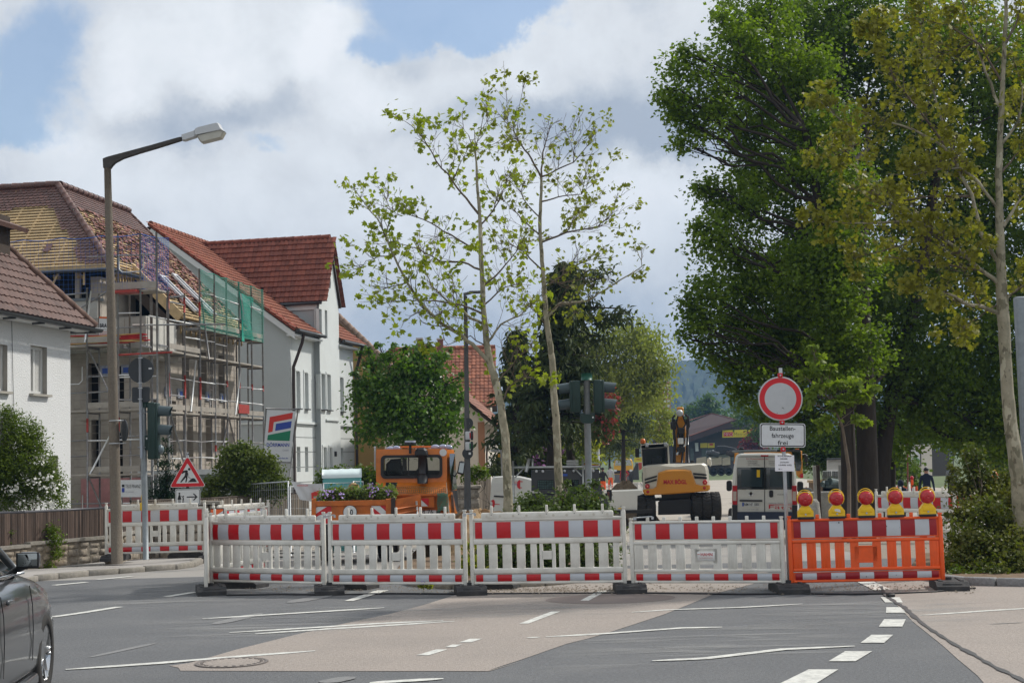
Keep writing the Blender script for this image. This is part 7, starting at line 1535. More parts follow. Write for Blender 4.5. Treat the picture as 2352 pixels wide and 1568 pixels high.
# ---- old truck with pale drop sides, far right of the excavator
Yj=168; jb=gat(1640,Yj); o=thing('old_truck','dusty old truck with pale drop sides and a tarpaulin, on the gravel behind the excavator','truck',jb); gj=lambda x,y: Lc(*ze((x,y))[0],Yj,jb); PB=M('dusty_cream_board',(.44,.38,.30),rough=.85,var=.2,scale=3,dirt=(.2,.16,.12),dirtscale=1.5,dirtamt=.5)
b=MB(); 
for x0,x1 in ((1310,1425),(1430,1485),(1490,1605),(1612,1705)): pp(b,ze((x0,800),(x1,780),(x1,875),(x0,885)),Yj,jb,.08,PB,.01)
b.build('drop_side',o)
b=MB(); pp(b,ze((1480,885),(1710,870),(1715,950),(1490,952)),Yj+.3,jb,1.2,M('muddy_chassis',(.07,.055,.045),rough=.95,var=.3),.03); b.build('chassis',o)
b=MB(); pp(b,ze((1455,760),(1465,720),(1500,705),(1660,702),(1690,725),(1695,790),(1455,800)),Yj+1.5,jb,1.5,M('cab_pale',(.42,.45,.46),rough=.5,var=.1),.06); b.build('cab',o)
b=MB(); pts=[(1410,790),(1460,770),(1530,690),(1545,655),(1640,650),(1720,670),(1760,680),(1790,700),(1700,745),(1600,760),(1500,780)]; pp(b,ze(*pts),Yj+.2,jb,1.0,M('black_tarp',(.035,.036,.04),rough=.8,var=.4,scale=2,bump=.8),.12); b.build('tarpaulin',o)
for x in (1510,1600,1690): wheel(o,Vector((gj(x,940).x,.25,.5)),.5,.3,spokes=0,axis=Vector((0,-1,0)))
b=MB(); 
for x,y,r,m in ((1470,745,.5,DKB),(1520,750,.6,DKB),(1700,750,.5,BRN),(1740,750,.6,BRN)): b.rbox(gj(x,y),(r*1.8,r,r),m,.1,Matrix.Rotation(.3,3,'Y'))
b.build('load',o)
# ---- yellow crane truck behind the white van
Yz=58; zb_=gat(1815,Yz); o=thing('yellow_loader','yellow construction machine with black cab window and mirrors, right behind the white van','excavator',zb_); gzz=lambda x,y: Lc(*zd((x,y))[0],Yz,zb_); b=MB(); pp(b,zd((225,890),(225,945),(215,990),(800,990),(870,985),(870,870),(830,862),(760,862),(600,870)),Yz,zb_,2.5,XY,.06); pp(b,zd((800,985),(872,960),(874,1100),(840,1130),(815,1100)),Yz-.1,zb_,.6,XY,.04); b.build('body',o)
b=MB(); pp(b,zd((765,875),(855,868),(862,1000),(850,1060),(810,1060),(800,990)),Yz-.15,zb_,.2,CGL,.02); b.build('cab_window',o); b=MB(); pp(b,zd(*rr_px(888,920,905,980,10)),Yz,zb_,.1,BLK,.02); pp(b,zd(*rr_px(898,925,985,1015,10)),Yz,zb_,.1,BLK,.02); b.tube([gzz(865,905),gzz(900,903),gzz(905,920)],.02,BLK,6); b.build('mirror',o)
b=MB(); b.cyl(gzz(820,868),gzz(820,848),.07,M('orange_beacon',(.7,.14,.02),rough=.3),10); b.build('beacon',o)
b=MB(); pp(b,zd((845,1095),(875,1080),(880,1125),(850,1130)),Yz-.2,zb_,.1,LENS,.01); b.build('tail_light',o)
for x in (-.6,.8): wheel(o,Vector((x,.6,.5)),.5,.35,spokes=0)
# ---- market hall far away
Ym=235; mb_=gat(1640,Ym); o=thing('market_hall','dark brown single storey shop hall with yellow MFO sign beyond the excavator','shop building',mb_); RB_=M('dark_brown_roofing',(.055,.032,.028),rough=.85,var=.12,scale=1.2); FB=M('shop_front_dark',(.05,.04,.035),rough=.6,var=.3,scale=.4); gm=lambda x,y,Y=Ym: Lc(*ze((x,y))[0],Y,mb_)
b=MB(); A,B_,C_,D_=gm(800,560,Ym+1),gm(1490,282,Ym+8),gm(1775,352,Ym-2),gm(1232,542,Ym-3.2); b.add([A,D_,C_,B_],[(0,1,2,3)],RB_); lo_=[v-Vector((0,0,.9)) for v in (A,D_,C_)]; b.add([A,D_,C_]+lo_,[(0,3,4,1),(1,4,5,2)],RB_); E_=gm(1860,420,Ym+4); b.add([B_,C_,E_],[(0,1,2)],RB_)
for p,q in ((D_,C_),(B_,C_),(B_,gm(1230,362,Ym+5))): b.tube([p+Vector((0,0,.04)),q+Vector((0,0,.04))],.07,M('reddish_flashing',(.17,.05,.035),rough=.8),6)
b.build('roof',o)
b=MB(); pp(b,ze((900,560),(1240,545),(1400,490),(1860,400),(2100,400),(2100,1000),(900,1000)),Ym,mb_,9,FB,.05); b.build('wall',o)
SY=M('shop_sign_yellow',(.62,.50,.02),rough=.5,var=.03)
b=MB(); pp(b,ze((1612,475),(2010,465),(2010,550),(1612,560)),Ym-2,mb_,.2,SY,.02); pxpoly(b,ze((1625,497),(1735,495),(1735,543),(1625,546)),Ym-2,mb_,LOGOR,.03); pxtext(b,'MFO',ze((1630,0))[0][0],ze((1730,0))[0][0],ze((0,538))[0][1],7.2,Ym-2,mb_,SIGNW,.05,-.02,.03); pxtext(b,'Matratzen',ze((1748,0))[0][0],ze((1970,0))[0][0],ze((0,540))[0][1],8.5,Ym-2,mb_,SIGNK,.05,-.02,.0); b.build('shop_sign',o)
for x0,x1 in ((1355,1435),(1440,1522)):
    b=MB(); pp(b,ze((x0,625),(x1,621),(x1,678),(x0,680)),Ym-.3,mb_,.1,SY,.02); 
    if x0>1400: pxpoly(b,ze((1462,630),(1502,629),(1502,650),(1462,651)),Ym-.3,mb_,LOGOR,.03)
    b.build('window_poster',o)
b=MB(); 
for x0,x1 in ((1240,1280),(1370,1440),(1450,1520),(1530,1600),(1640,1700),(1720,1780)): pp(b,ze((x0,690),(x1,688),(x1,830),(x0,832)),Ym-.1,mb_,.1,M('shop_glass',(.08,.10,.09),rough=.15,var=.4,scale=2),.01)
b.build('shop_window',o)
b=MB(); pp(b,ze((1292,622),(1330,620),(1335,718),(1300,720)),Ym-.6,mb_,.2,SIGNW,.02); b.build('pillar',o)
b=MB(); 
for x,y in ((1480,518),(1500,512),(1520,505),(1545,497),(1575,487)): pp(b,ze((x,y),(x+18,y-5),(x+18,y-1),(x,y+4)),Ym-1,mb_,.1,SIGNW,.01)
b.build('skylight_gap',o)
b=MB(); pp(b,ze((585,790),(700,785),(700,842),(585,846)),Ym-60,mb_,.1,SY,.01); pxtext(b,'MFO',ze((615,0))[0][0],ze((665,0))[0][0],ze((0,822))[0][1],4,Ym-60,mb_,LOGOR,.03,0,.03); 
b.tube([Lc(*ze((600,845))[0],Ym-60,mb_),Vector((Lc(*ze((600,845))[0],Ym-60,mb_).x,Lc(*ze((600,845))[0],Ym-60,mb_).y,0))],.05,GALV,6); b.build('roadside_sign',o)
# ---- right hand background: small white hut, pallets, posts, kiosk wall, gate
zr_=zm(6.533,2200,1180); 
p=gat(1925,70); o=thing('white_brick_hut','small white brick hut with flat grey roof behind the pallets','hut',p); b=MB(); pp(b,zd((1103,955),(1300,950),(1300,1110),(1103,1110)),70,p,3,M('white_brick',(.60,.60,.58),rough=.9,var=.06,scale=3),.02); 
for k in range(7): b.tube([Lc(*zd((1105,968+k*12))[0],69.98,p),Lc(*zd((1290,966+k*12))[0],69.98,p)],.008,CONC,4)
b.build('wall',o); b=MB(); pp(b,zd((1100,942),(1310,936),(1310,952),(1100,957)),69.8,p,3.4,GUT,.02); b.build('roof',o)
for i,(x0,x1) in enumerate(((1060,1145),(1150,1236))):
    p=gat(1912+24*i,60); o=thing('paving_pallet',('left' if i==0 else 'right')+' shrink wrapped pallet of grey paving blocks under the white hut','pallet',p,0,'pallets of grey paving'); b=MB(); Pg=M('grey_paving',(.15,.165,.16),rough=.9,var=.25,scale=10,isl=.15)
    for r_ in range(5):
        for c in range(5): x=x0+(x1-x0)*c/5; pp(b,zd((x+1,1062+16*r_),(x+(x1-x0)/5-1,1062+16*r_),(x+(x1-x0)/5-1,1076+16*r_),(x+1,1076+16*r_)),60,p,1,Pg,.01)
    b.build('blocks',o)
    b=MB(); q=Lc(*zd(((x0+x1)/2,1146))[0],60,p); b.box((q.x,.5,q.z-.05),(1.2,1.0,.1),RAFT); b.box((q.x,.5,(q.z-.1)/2),(1.1,.9,max(.05,q.z-.1)),M('pallet_stack',(.2,.15,.1),rough=.9,var=.3)); b.build('pallet',o)
p=gat(1922,50); o=thing('pipe_pile','pile of grey pipes and slabs lying below the paving pallets','pipes',p); 
for (x0,y0,x1,y1,r) in ((1060,1190,1140,1160,.10),(1100,1175,1200,1185,.1),(1130,1160,1230,1178,.12),(1080,1200,1220,1205,.08)):
    b=MB(); b.tube([Lc(*zd((x0,y0))[0],50,p),Lc(*zd((x1,y1))[0],50.4,p)],r,M('pipe_grey_green',(.07,.10,.10),rough=.6,var=.3),10); b.build('pipe',o)
b=MB(); q=Lc(*zd((1150,1260))[0],50,p); b.box((q.x,.3,max(.1,q.z/2)),(1.9,1.2,max(.2,q.z)),M('slab_stack',(.30,.29,.27),rough=.95,var=.3,scale=5)); b.build('slab_stack',o)
for (x0,x1,y0,Y,m,l,n) in ((995,1022,1010,44,CONC,'square concrete post beside a dark timber post, right of the white van','concrete_post'),(1025,1058,1005,44.3,M('dark_brown_post',(.06,.042,.032),rough=.9,var=.3,scale=8),'dark timber post beside the square concrete post','timber_post'),(1238,1262,1005,43,CONC,'square concrete post directly left of the large dark tree trunk','concrete_post')):
    px=(x0+x1)/2; a,_=zd((px,0))[0]; p=gat(a,Y); h_=at(a,zd((0,y0))[0][1],Y).z-p.z; w=(x1-x0)/3.564/1.1633/px_m(Y); b=MB(); b.rbox((0,0,h_/2),(w,w,h_),m,.01); oo=b.build(n,loc=p); tag(oo,l,'post')
p=gat(1872,42.5); o=thing('stone_sack','off white crumpled building material bag in front of the concrete post','sack',p); b=MB(); H_=at(1872,1145,42.5).z-p.z
b.lathe([(.0001,.02),(.22,.0),(.24,.2),(.2,.45),(.16,H_-.1),(.08,H_),(.0001,H_)],Matrix.Diagonal((1,.7,1,1)),M('sack_white',(.5,.48,.44),rough=.9,var=.3,scale=5,bump=1),14); b.build('bag',o)
# far barrier panels
def farbar(pxa,pxb,Y,label,pl,group,kind='flat',red=None):
    a=gat(pxa,Y); c=gat(pxb,Y); an,L=place(a,c); return barrier('street_barrier',a,an,max(L,1.2),label,kind,pl=pl,red=red,wh=RWH,group=group,pegs=6)
farbar(1852,1904,61,'far orange barrier panel between the yellow machine and the white hut',OPL,'far orange barriers',red=OPL)
farbar(1906,1935,62,'far orange barrier panel partly hidden by the white hut',OPL,'far orange barriers',red=OPL)
farbar(2040,2088,58,'far orange and white panel behind the hooded person',OPL,'far orange barriers',red=DRED)
farbar(2150,2205,46,'orange panel half hidden in the shrubs behind the cap wearing man',OPL,'far orange barriers',red=OPL)
a=at(2012,1200,31); a.z=gz(31); c=at(2128,1200,30); c.z=gz(30); an,L=place(a,c); barrier('street_barrier',a,an,2.0,'white barrier panel with red bands behind the two right warning lamps','lip',group='panels by the planting bed')
a2=at(2092,1150,57); a2.z=gz(57); c2=at(2080,1150,50); c2.z=gz(50); an,L=place(a2,c2); barrier('street_barrier',a2,an,2.,'white panel seen edge on behind the hooded person','lip',group='panels by the planting bed')
p=gat(2098,58.5); o=thing('warning_lamp','slim red lamp on top of the far orange panel','warning lamp',p+Vector((0,0,.98)),0); b=MB(); b.rbox((0,0,.12),(.1,.1,.24),OPL,.04); b.build('body',o); b=MB(); b.ball((0,0,.3),.08,LENS); b.build('lens',o)
Yl_=33; p=gat(2290,Yl_); q=Lc(2290,1105,Yl_,p); o=thing('warning_lamp','orange warning lamp among the shrubs left of the pale right trunk','warning lamp',p,.9); b=MB(); b.rbox(q+Vector((0,0,-.1)),(.2,.09,.2),YEL,.02); b.cyl((q.x,q.y,0),(q.x,q.y,q.z-.15),.02,GALV,8); b.build('body',o); b=MB(); T=Matrix.Translation(q+Vector((0,0,.12)))@Matrix.Rotation(math.pi/2,4,'X'); b.lathe([(.0001,.06),(.08,.05),(.1,0),(.08,-.05),(.0001,-.06)],T,M('orange_lens',(.7,.1,.01),rough=.3),24); b.build('lens',o)
b=MB(); b.tube([q+Vector((.115*math.cos(t),0,.13+.125*math.sin(t))) for t in [R(x) for x in range(-30,211,15)]],.009,YEL,6); b.build('handle',o)
Yq=75; p=gat(2140,Yq); o=thing('kiosk_wall','white rendered wall with framed map board under overhanging foliage','wall',p); gq=lambda x,y,Y=Yq: Lc(*zr_((x,y))[0],Y,p); WK=M('kiosk_white',(.58,.55,.49),rough=.9,var=.06,scale=2)
b=MB(); pp(b,zr_((1290,70),(1890,40),(1900,600),(1630,620),(1290,640)),Yq,p,.4,WK,.01); b.build('masonry',o)
b=MB(); frame(b,zr_((1510,125),(1705,125),(1710,425),(1515,425)),zr_((1530,140),(1690,140),(1695,410),(1530,410)),Yq-.06,p,.06,BLK); pxpoly(b,zr_((1530,140),(1690,140),(1695,410),(1530,410)),Yq-.02,p,SIGNW,.01); pxpoly(b,zr_((1600,240),(1690,320),(1670,390),(1590,340),(1575,270)),Yq-.02,p,M('map_green',(.15,.3,.15),rough=.6),.015); b.build('map_board',o)
b=MB(); pp(b,zr_((1290,130),(1470,120),(1475,145),(1290,150)),Yq-.3,p,.3,BLK,.01); b.build('awning',o)
p=gat(2195,77); o=thing('metal_gate','closed grey sheet metal gate with bar top right of the map board wall','gate',p); b=MB(); pp(b,zr_((1895,150),(2200,140),(2205,590),(1900,600)),77,p,.06,M('gate_grey',(.06,.062,.064),rough=.6,var=.08),.01); b.build('leaf',o); b=MB()
for x in range(1900,2260,36): b.tube([Lc(*zr_((x,80))[0],77,p),Lc(*zr_((x+8,590 if x>2200 else 160))[0],77,p)],.02,BLK,5)
b.tube([Lc(*zr_((1895,82))[0],77,p),Lc(*zr_((2262,74))[0],77,p)],.03,BLK,6); b.tube([Lc(*zr_((2262,74))[0],77,p),Lc(*zr_((2268,590))[0],77,p)],.03,BLK,6); b.build('bars',o)
p=gat(2086,56); b=MB(); b.tube([Lc(*zr_((1465,-140))[0],56,p),(0,0,0)],.03,M('red_pole',(.2,.06,.05),rough=.6),8); oo=b.build('barrier_pole',loc=p); tag(oo,'thin reddish pole in front of the white map board wall','pole')
strip('park_path',lambda y:6.5+(y-42)*.19,lambda y:30,44,74,.01,M('pale_path',(.36,.34,.31),rough=.95,var=.12,scale=3,dirt=(.15,.14,.12),dirtscale=.6,dirtamt=.6),12)
p=gat(1262,52); o=thing('street_name_sign','small street name plate on a post beside the cream house','street sign',p); b=MB(); pxslab(b,zm(4.355,1180,1020)((570,785),(692,790),(692,815),(570,810)),52,p,SIGNW); pxtext(b,'Feldstraße',*[zm(4.355,1180,1020)((x,0))[0][0] for x in (580,665)],zm(4.355,1180,1020)((0,804))[0][1],3,52,p,SIGNK,.01,.03); b.build('plate',o); b=MB(); q=Lc(*zm(4.355,1180,1020)((690,790))[0],52,p); b.tube([q,Vector((q.x+.05,q.y,0))],.03,GALV,6); b.build('post',o); b=MB(); pxslab(b,zm(4.355,1180,1020)((655,835),(698,835),(698,875),(655,875)),52,p,M('amber_box',(.5,.26,.03),rough=.5),.1); b.build('yellow_box',o)
# ================================================================ people
SKIN=M('skin',(.42,.24,.17),rough=.6,var=.05); 
def person(label,base,rz,h,top,pants,hair,pose='stand',vest=None,cap=None,hood=False,shoe=None,longhair=False,group=None):
    o=thing('person',label,'person',base,rz,group); k=h/1.75
    J={'pel':(0,0,.95,.135),'sp':(0,0,1.15,.13),'ch':(0,.0,1.34,.15),'nk':(0,.0,1.50,.055),'hd':(0,.015,1.62,.088),'ht':(0,.01,1.70,.075)}
    for s,n in ((-1,'l'),(1,'r')):
        sw=.06*s if pose=='walk' else 0
        J['hip'+n]=(s*.09,0,.88,.095); J['kn'+n]=(s*.11,.02+sw*1.5,.49,.062); J['an'+n]=(s*.12,-.01+sw*2.2,.09,.042); J['to'+n]=(s*.13,.13+sw*2.2,.04,.038)
        J['sh'+n]=(s*.18,0,1.41,.065)
        if pose=='work': J['el'+n]=(s*.25,.10,1.17,.045); J['wr'+n]=(s*.18,.32,1.08,.032); J['ha'+n]=(s*.15,.40,1.06,.035)
        elif pose=='hips' and s>0: J['el'+n]=(s*.34,-.05,1.18,.045); J['wr'+n]=(s*.2,.08,1.02,.032); J['ha'+n]=(s*.13,.11,1.0,.035)
        else: J['el'+n]=(s*.24,-.02,1.13,.045); J['wr'+n]=(s*.26,.07,.90,.032); J['ha'+n]=(s*.26,.10,.81,.033)
    if pose=='bend':
        for a in J:
            x,y,z,r=J[a]
            if z>1.0 : dz=z-.95; J[a]=(x,y+dz*.62,.95+dz*.80,r)
    E=[('pel','sp'),('sp','ch'),('ch','nk'),('nk','hd'),('hd','ht')]+sum([[('pel','hip'+n),('hip'+n,'kn'+n),('kn'+n,'an'+n),('an'+n,'to'+n),('ch','sh'+n),('sh'+n,'el'+n),('el'+n,'wr'+n),('wr'+n,'ha'+n)] for n in 'lr'],[])
    ks=list(J); vs=[J[a][:3] for a in ks]; rad=[J[a][3] for a in ks]; ed=[(ks.index(a),ks.index(c)) for a,c in E]
    # fingers and thumb
    for n,s in (('l',-1),('r',1)):
        hx,hy,hz=J['ha'+n][:3]; d=(Vector(J['ha'+n][:3])-Vector(J['wr'+n][:3])).normalized(); side=Vector((0,1,0)) if abs(d.y)<.7 else Vector((1,0,0))
        for q,l_ in ((-.024,.055),(-.008,.065),(.008,.06),(.024,.05)):
            b0=Vector((hx,hy,hz))+side*q+d*.02; b1=b0+d*l_*.6; b2=b1+(d+Vector((-s*.5,0,0))).normalized()*l_*.5; i=len(vs); vs+=[tuple(b0),tuple(b1),tuple(b2)]; rad+=[.009,.009,.007]; ed+=[(ks.index('ha'+n),i),(i,i+1),(i+1,i+2)]
        i=len(vs); b0=Vector((hx,hy,hz))-d*.01+side*.03; vs+=[tuple(b0),tuple(b0+side*.02+d*.035)]; rad+=[.011,.009]; ed+=[(ks.index('ha'+n),i),(i,i+1)]
    me=bpy.data.meshes.new('s'); me.from_pydata(vs,ed,[]); t=bpy.data.objects.new('s',me); COL.objects.link(t); md=t.modifiers.new('k','SKIN'); sv=me.skin_vertices[0].data
    for i,r in enumerate(rad): sv[i].radius=(r,r*(.78 if i in (0,1,2) else 1)); sv[i].use_root=(i==0)
    t.modifiers.new('u','SUBSURF').levels=2; bpy.context.view_layer.update(); dg=bpy.context.evaluated_depsgraph_get(); m2=bpy.data.meshes.new_from_object(t.evaluated_get(dg)); bpy.data.objects.remove(t)
    for m in (top,pants,SKIN,shoe or BLK): m2.materials.append(m)
    P=lambda a:Vector(J[a][:3])
    for f in m2.polygons:
        c=Vector(f.center); f.use_smooth=True
        best=min(ks,key=lambda a:(c-P(a)).length-J[a][3]*.6)
        mi=0
        if best in('hd','ht') : mi=2
        elif best[:2]=='ha': mi=2
        elif c.z<.10*1.0: mi=3
        elif best[:2] in('hi','kn','an','to') or (best=='pel' and c.z<.97): mi=1
        if best=='wrl' or best=='wrr' or best[:2]=='el' or best[:2]=='sh': mi=0
        if best[:2]=='to': mi=3
        if c.z<.16: mi=3
        f.material_index=mi
    for v in m2.vertices: v.co*=k
    bo=bpy.data.objects.new('body',m2); COL.objects.link(bo); bo.parent=o
    hc=P('hd')*k+Vector((0,0,.03)); b=MB()
    b.ball(hc+Vector((0,-.012,.02)),.098*k,cap or hair,sc=(.95,1.08,1.0)); 
    if longhair:
        rg=random.Random(1)
        for q in range(26): a=rg.uniform(.2,2.94)+math.pi; b.tube([hc+Vector((.07*math.cos(a),.07*math.sin(a),.06)),hc+Vector((.115*math.cos(a),.105*math.sin(a),-.03)),hc+Vector((.12*math.cos(a)+rg.uniform(-.02,.02),.1*math.sin(a),-.15-rg.uniform(0,.06)))],[.03,.03,.008],hair,6)
    if cap: b.box(hc+Vector((0,.12,.045)),(.15,.12,.012),cap)
    if hood: b.ball(hc+Vector((0,-.02,-.01)),.125*k,top,sc=(1,1,1.15))
    b.build('hair' if not cap else 'cap',o)
    b=MB(); 
    for s in (-1,1): b.ball(hc+Vector((s*.035,.085,-.0)),.012,BLK,n=6,k=4)
    b.ball(hc+Vector((0,.10,-.03)),.016,SKIN,n=6,k=4); b.box(hc+Vector((0,.088,-.07)),(.04,.01,.008),M('lips',(.3,.1,.09)))
    b.build('face',o)
    if vest:
        b=MB(); n=14; vs=[]; rows=[(.98,.165,.115),(1.15,.16,.115),(1.32,.185,.13),(1.43,.165,.10)]
        lean=(lambda z:Vector((0,(z-.95)*.62,-(z-.95)*.2))) if pose=='bend' else (lambda z:Vector((0,0,0)))
        for z,a,c in rows:
            for i in range(n): t_=2*math.pi*i/n; vs.append((Vector((a*math.cos(t_),c*math.sin(t_),z))+lean(z))*k)
        b.add(vs,[(j*n+i,j*n+(i+1)%n,(j+1)*n+(i+1)%n,(j+1)*n+i) for j in range(3) for i in range(n)],vest,True)
        for z,a,c in ((1.08,.167,.121),(1.2,.17,.123)):
            vs=[]
            for zz in (z,z+.045):
                for i in range(n): t_=2*math.pi*i/n; vs.append((Vector((a*math.cos(t_),c*math.sin(t_),zz))+lean(zz))*k)
            b.add(vs,[(i,(i+1)%n,n+(i+1)%n,n+i) for i in range(n)],M('silver_band',(.55,.56,.55),rough=.4),True)
        b.build('vest',o)
    if 'orange' in pants.name:
        b=MB()
        for n_ in 'lr':
            for z in (.42,.28): 
                a=P('kn'+n_).lerp(P('an'+n_),(.49-z)/.4)*k; b.lathe([(.068,-.03),(.068,.03)],Matrix.Translation(a),MATS.get('silver_band') or M('silver_band',(.55,.56,.55),rough=.4),12,True)
        b.build('reflective_stripes',o)
    return o
HVO=M('hivis_orange',(.85,.13,.02),rough=.8,var=.1); PNTO=M('orange_work_trousers',(.85,.12,.02),rough=.8,var=.15,scale=8); GTS=M('light_grey_shirt',(.42,.42,.43),rough=.9,var=.3,scale=20); REDT=M('red_shirt',(.35,.02,.03),rough=.9,var=.1); DJK=M('dark_jacket',(.03,.03,.035),rough=.9,var=.2); NVY=M('navy_jacket',(.012,.018,.04),rough=.9,var=.2); HBR=M('dark_hair',(.02,.015,.012),rough=.8); HBL=M('blond_hair',(.42,.28,.13),rough=.6,var=.3,scale=20); MRN=M('maroon_top',(.12,.01,.015),rough=.9); GRT=M('grey_tshirt',(.16,.17,.18),rough=.9,var=.15); DTR=M('dark_trousers',(.025,.025,.03),rough=.9)
person('worker in pale grey shirt and orange trousers seen from behind beside the earth mound',gat(1403,104),0,1.78,GTS,PNTO,HBR,'stand')
person('worker in orange safety vest over a red shirt behind the earth mound',gat(1434,104),.1,1.76,REDT,PNTO,HBR,'hips',vest=HVO,cap=M('grey_cap',(.2,.2,.2),rough=.9))
person('worker in dark jacket and orange trousers bending at the left of the group',gat(1386,88),-.6,1.8,DJK,PNTO,HBR,'work')
person('blond woman in a maroon top behind the flower trailer',gat(815,30.5,1250),.5,1.5,MRN,DTR,HBL,'stand',longhair=True)
person('man in dark navy jacket and black cap walking beyond the rightmost warning lamp',gat(2132,54),2.9,1.72,NVY,DTR,HBR,'walk',cap=BLK)
person('small hooded person in dark blue coat behind the two right warning lamps',gat(2073,47),.2,1.42,NVY,DTR,HBR,'stand',hood=True)
person('man in grey shirt with dark hair half hidden by shrubs near the grey gate',gat(2188,62),.3,1.75,GRT,DTR,HBR,'stand')
person('person in dark blue clothes crouched beside the van with plug logos',gat(1158,40),-.8,1.35,NVY,NVY,HBR,'bend')
# ================================================================ trees and shrubs
def T4(pts): return np.array([(x,y,z) for x,y,z in pts],dtype=np.float64)
LEAFQ=T4([(0,0,0),(.36,.5,.10),(0,1,-.05),(-.36,.5,.10)])
LEAFM=T4([(0,0,0),(.30,.05,.02),(.55,.22,-.02),(.36,.36,.03),(.50,.72,-.04),(.20,.62,.02),(0,1,-.06),(-.20,.62,.02),(-.50,.72,-.04),(-.36,.36,.03),(-.55,.22,-.02),(-.30,.05,.02)])
LEAFL=T4([(0,0,0),(.16,.45,.05),(0,1,-.12),(-.16,.45,.05)])
def leaves(pos,size,tpl,rng,hang=.5,szv=.35,flat=.6):
    n=len(pos); K=len(tpl)
    d=rng.normal(size=(n,3)); d[:,2]=d[:,2]*flat-hang; d/=np.linalg.norm(d,axis=1)[:,None]     # leaf axis (stem to tip)
    q=rng.normal(size=(n,3)); q[:,2]+=1.2; x=np.cross(d,q); x/=np.linalg.norm(x,axis=1)[:,None]+1e-9; z=np.cross(x,d)
    s=size*(1+szv*rng.uniform(-1,1,n))
    v=pos[:,None,:]+s[:,None,None]*(tpl[None,:,0:1]*x[:,None,:]+tpl[None,:,1:2]*d[:,None,:]+tpl[None,:,2:3]*z[:,None,:])
    return v.reshape(-1,3)
DENS=42.
def clumped(blobs,base,rng,dens,size,spread=.16,per=26,shell=2.2,zs=.8):
    out=[]
    for px,py,r,Y in blobs:
        c=np.array(at(px,py,Y))-base; R_=r/px_m(Y); n=int(DENS*dens*R_*R_/(size*size))+8; k=max(3,n//int(per*1.6))
        d=rng.normal(size=(k,3)); d/=np.linalg.norm(d,axis=1)[:,None]; rad=R_*rng.uniform(0,1,k)**(1/shell)
        cc=d*rad[:,None]*np.array([1,1,.95])+np.array(c)
        idx=rng.integers(0,k,n); sp=min(spread,R_*.5)
        out.append(cc[idx]+rng.normal(size=(n,3))*np.array([sp,sp,sp*zs]))
    return np.concatenate(out)
def wig(p,q,n,amp,rg):
    p=Vector(p);q=Vector(q); L=(q-p).length; return [p+(q-p)*(i/n)+(Vector((rg.uniform(-1,1),rg.uniform(-1,1),rg.uniform(-1,1)))*amp*L*math.sin(math.pi*i/n)) for i in range(n+1)]
def blobtree(name,label,cat,basepx,Yb,trunk,blobs,lm,bark,dens=.55,size=.1,tpl=LEAFQ,per=26,spread=.16,seed=1,hang=.5,group=None,limbs=True,part='crown',r0=.2,shell=2.2,minz=None,flowers=None,filt=None):
    base=gat(basepx,Yb); rng=np.random.default_rng(seed); rg=random.Random(seed); o=thing(name,label,cat,base,0,group)
    b=MB()
    if trunk:
        P=[Lc(x,y,Yb,base) for x,y in trunk]; P[0].z=-.05; n=len(P); b.tube(P,[r0*(1-.55*i/(n-1)) for i in range(n)],bark,14); top=P[-1]
    else: top=Vector((0,0,.15))
    if limbs:
        for px,py,r,Y in blobs:
            c=at(px,py,Y)-base; R_=r/px_m(Y)
            if trunk:
                dn=[]
                for i in range(n-1):
                    for k in range(4): dn.append(P[i].lerp(P[i+1],k/4))
                dn.append(P[-1]); dn=[q for q in dn if q.z>P[-1].z*.38]; st=min(dn,key=lambda q:abs(q.z-(c.z-.45*(c-q).length))+rg.uniform(0,.4))
            else: st=top
            if (c-st).length<.05: continue
            w=wig(st,c,6,.07,rg); rr=max(.010,min(r0*.26,.018*(c-st).length)); b.tube(w,[rr*(1-.75*i/6) for i in range(7)],bark,6)
            for k in range(5):
                e=c+Vector((rg.uniform(-1,1),rg.uniform(-1,1),rg.uniform(-.7,1)))*R_*.9; w2=wig(w[rg.randint(3,6)],e,4,.1,rg); b.tube(w2,[rr*.35*(1-.8*i/4)+.003 for i in range(5)],bark,4)
    if b.v: b.build('trunk' if trunk else 'stems',o)
    pos=clumped(blobs,np.array(base),rng,dens*(2.2 if part=='foliage' else 1.15),size,spread,per,shell)
    if minz is not None: pos=pos[pos[:,2]>minz]
    v=leaves(pos,size,tpl,rng,hang); npmesh(part,v,len(tpl),lm,o)
    if flowers:
        fb,fm,fs,fd=flowers; pos=clumped(fb,np.array(base),rng,fd*14/DENS,fs,spread*.7,7,4); v=leaves(pos,fs,T4([(-.4,-.3,0),(.4,-.4,.05),(.5,.3,0),(-.3,.45,.05)]),rng,0,.3,1.); npmesh('blossoms',v,4,fm,o)
    return o
BARK=M('dark_bark',(.030,.023,.017),rough=.95,var=.35,scale=6,bump=1.2,bscale=16,stretch=(1,1,.35)); PBARK=M('plane_bark',(.32,.29,.21),rough=.85,var=.16,scale=5,bump=.4,bscale=12,dirt=(.11,.11,.06),dirtscale=2.6,dirtamt=.9); _t=PBARK.node_tree; _n=_t.nodes; _l=_t.links; _pb=_n['Principled BSDF']; _src=_pb.inputs['Base Color'].links[0].from_socket
_tc=_n.new('ShaderNodeTexCoord'); _mp=_n.new('ShaderNodeMapping'); _mp.inputs['Scale'].default_value=(1,1,.45); _l.new(_tc.outputs['Object'],_mp.inputs[0])
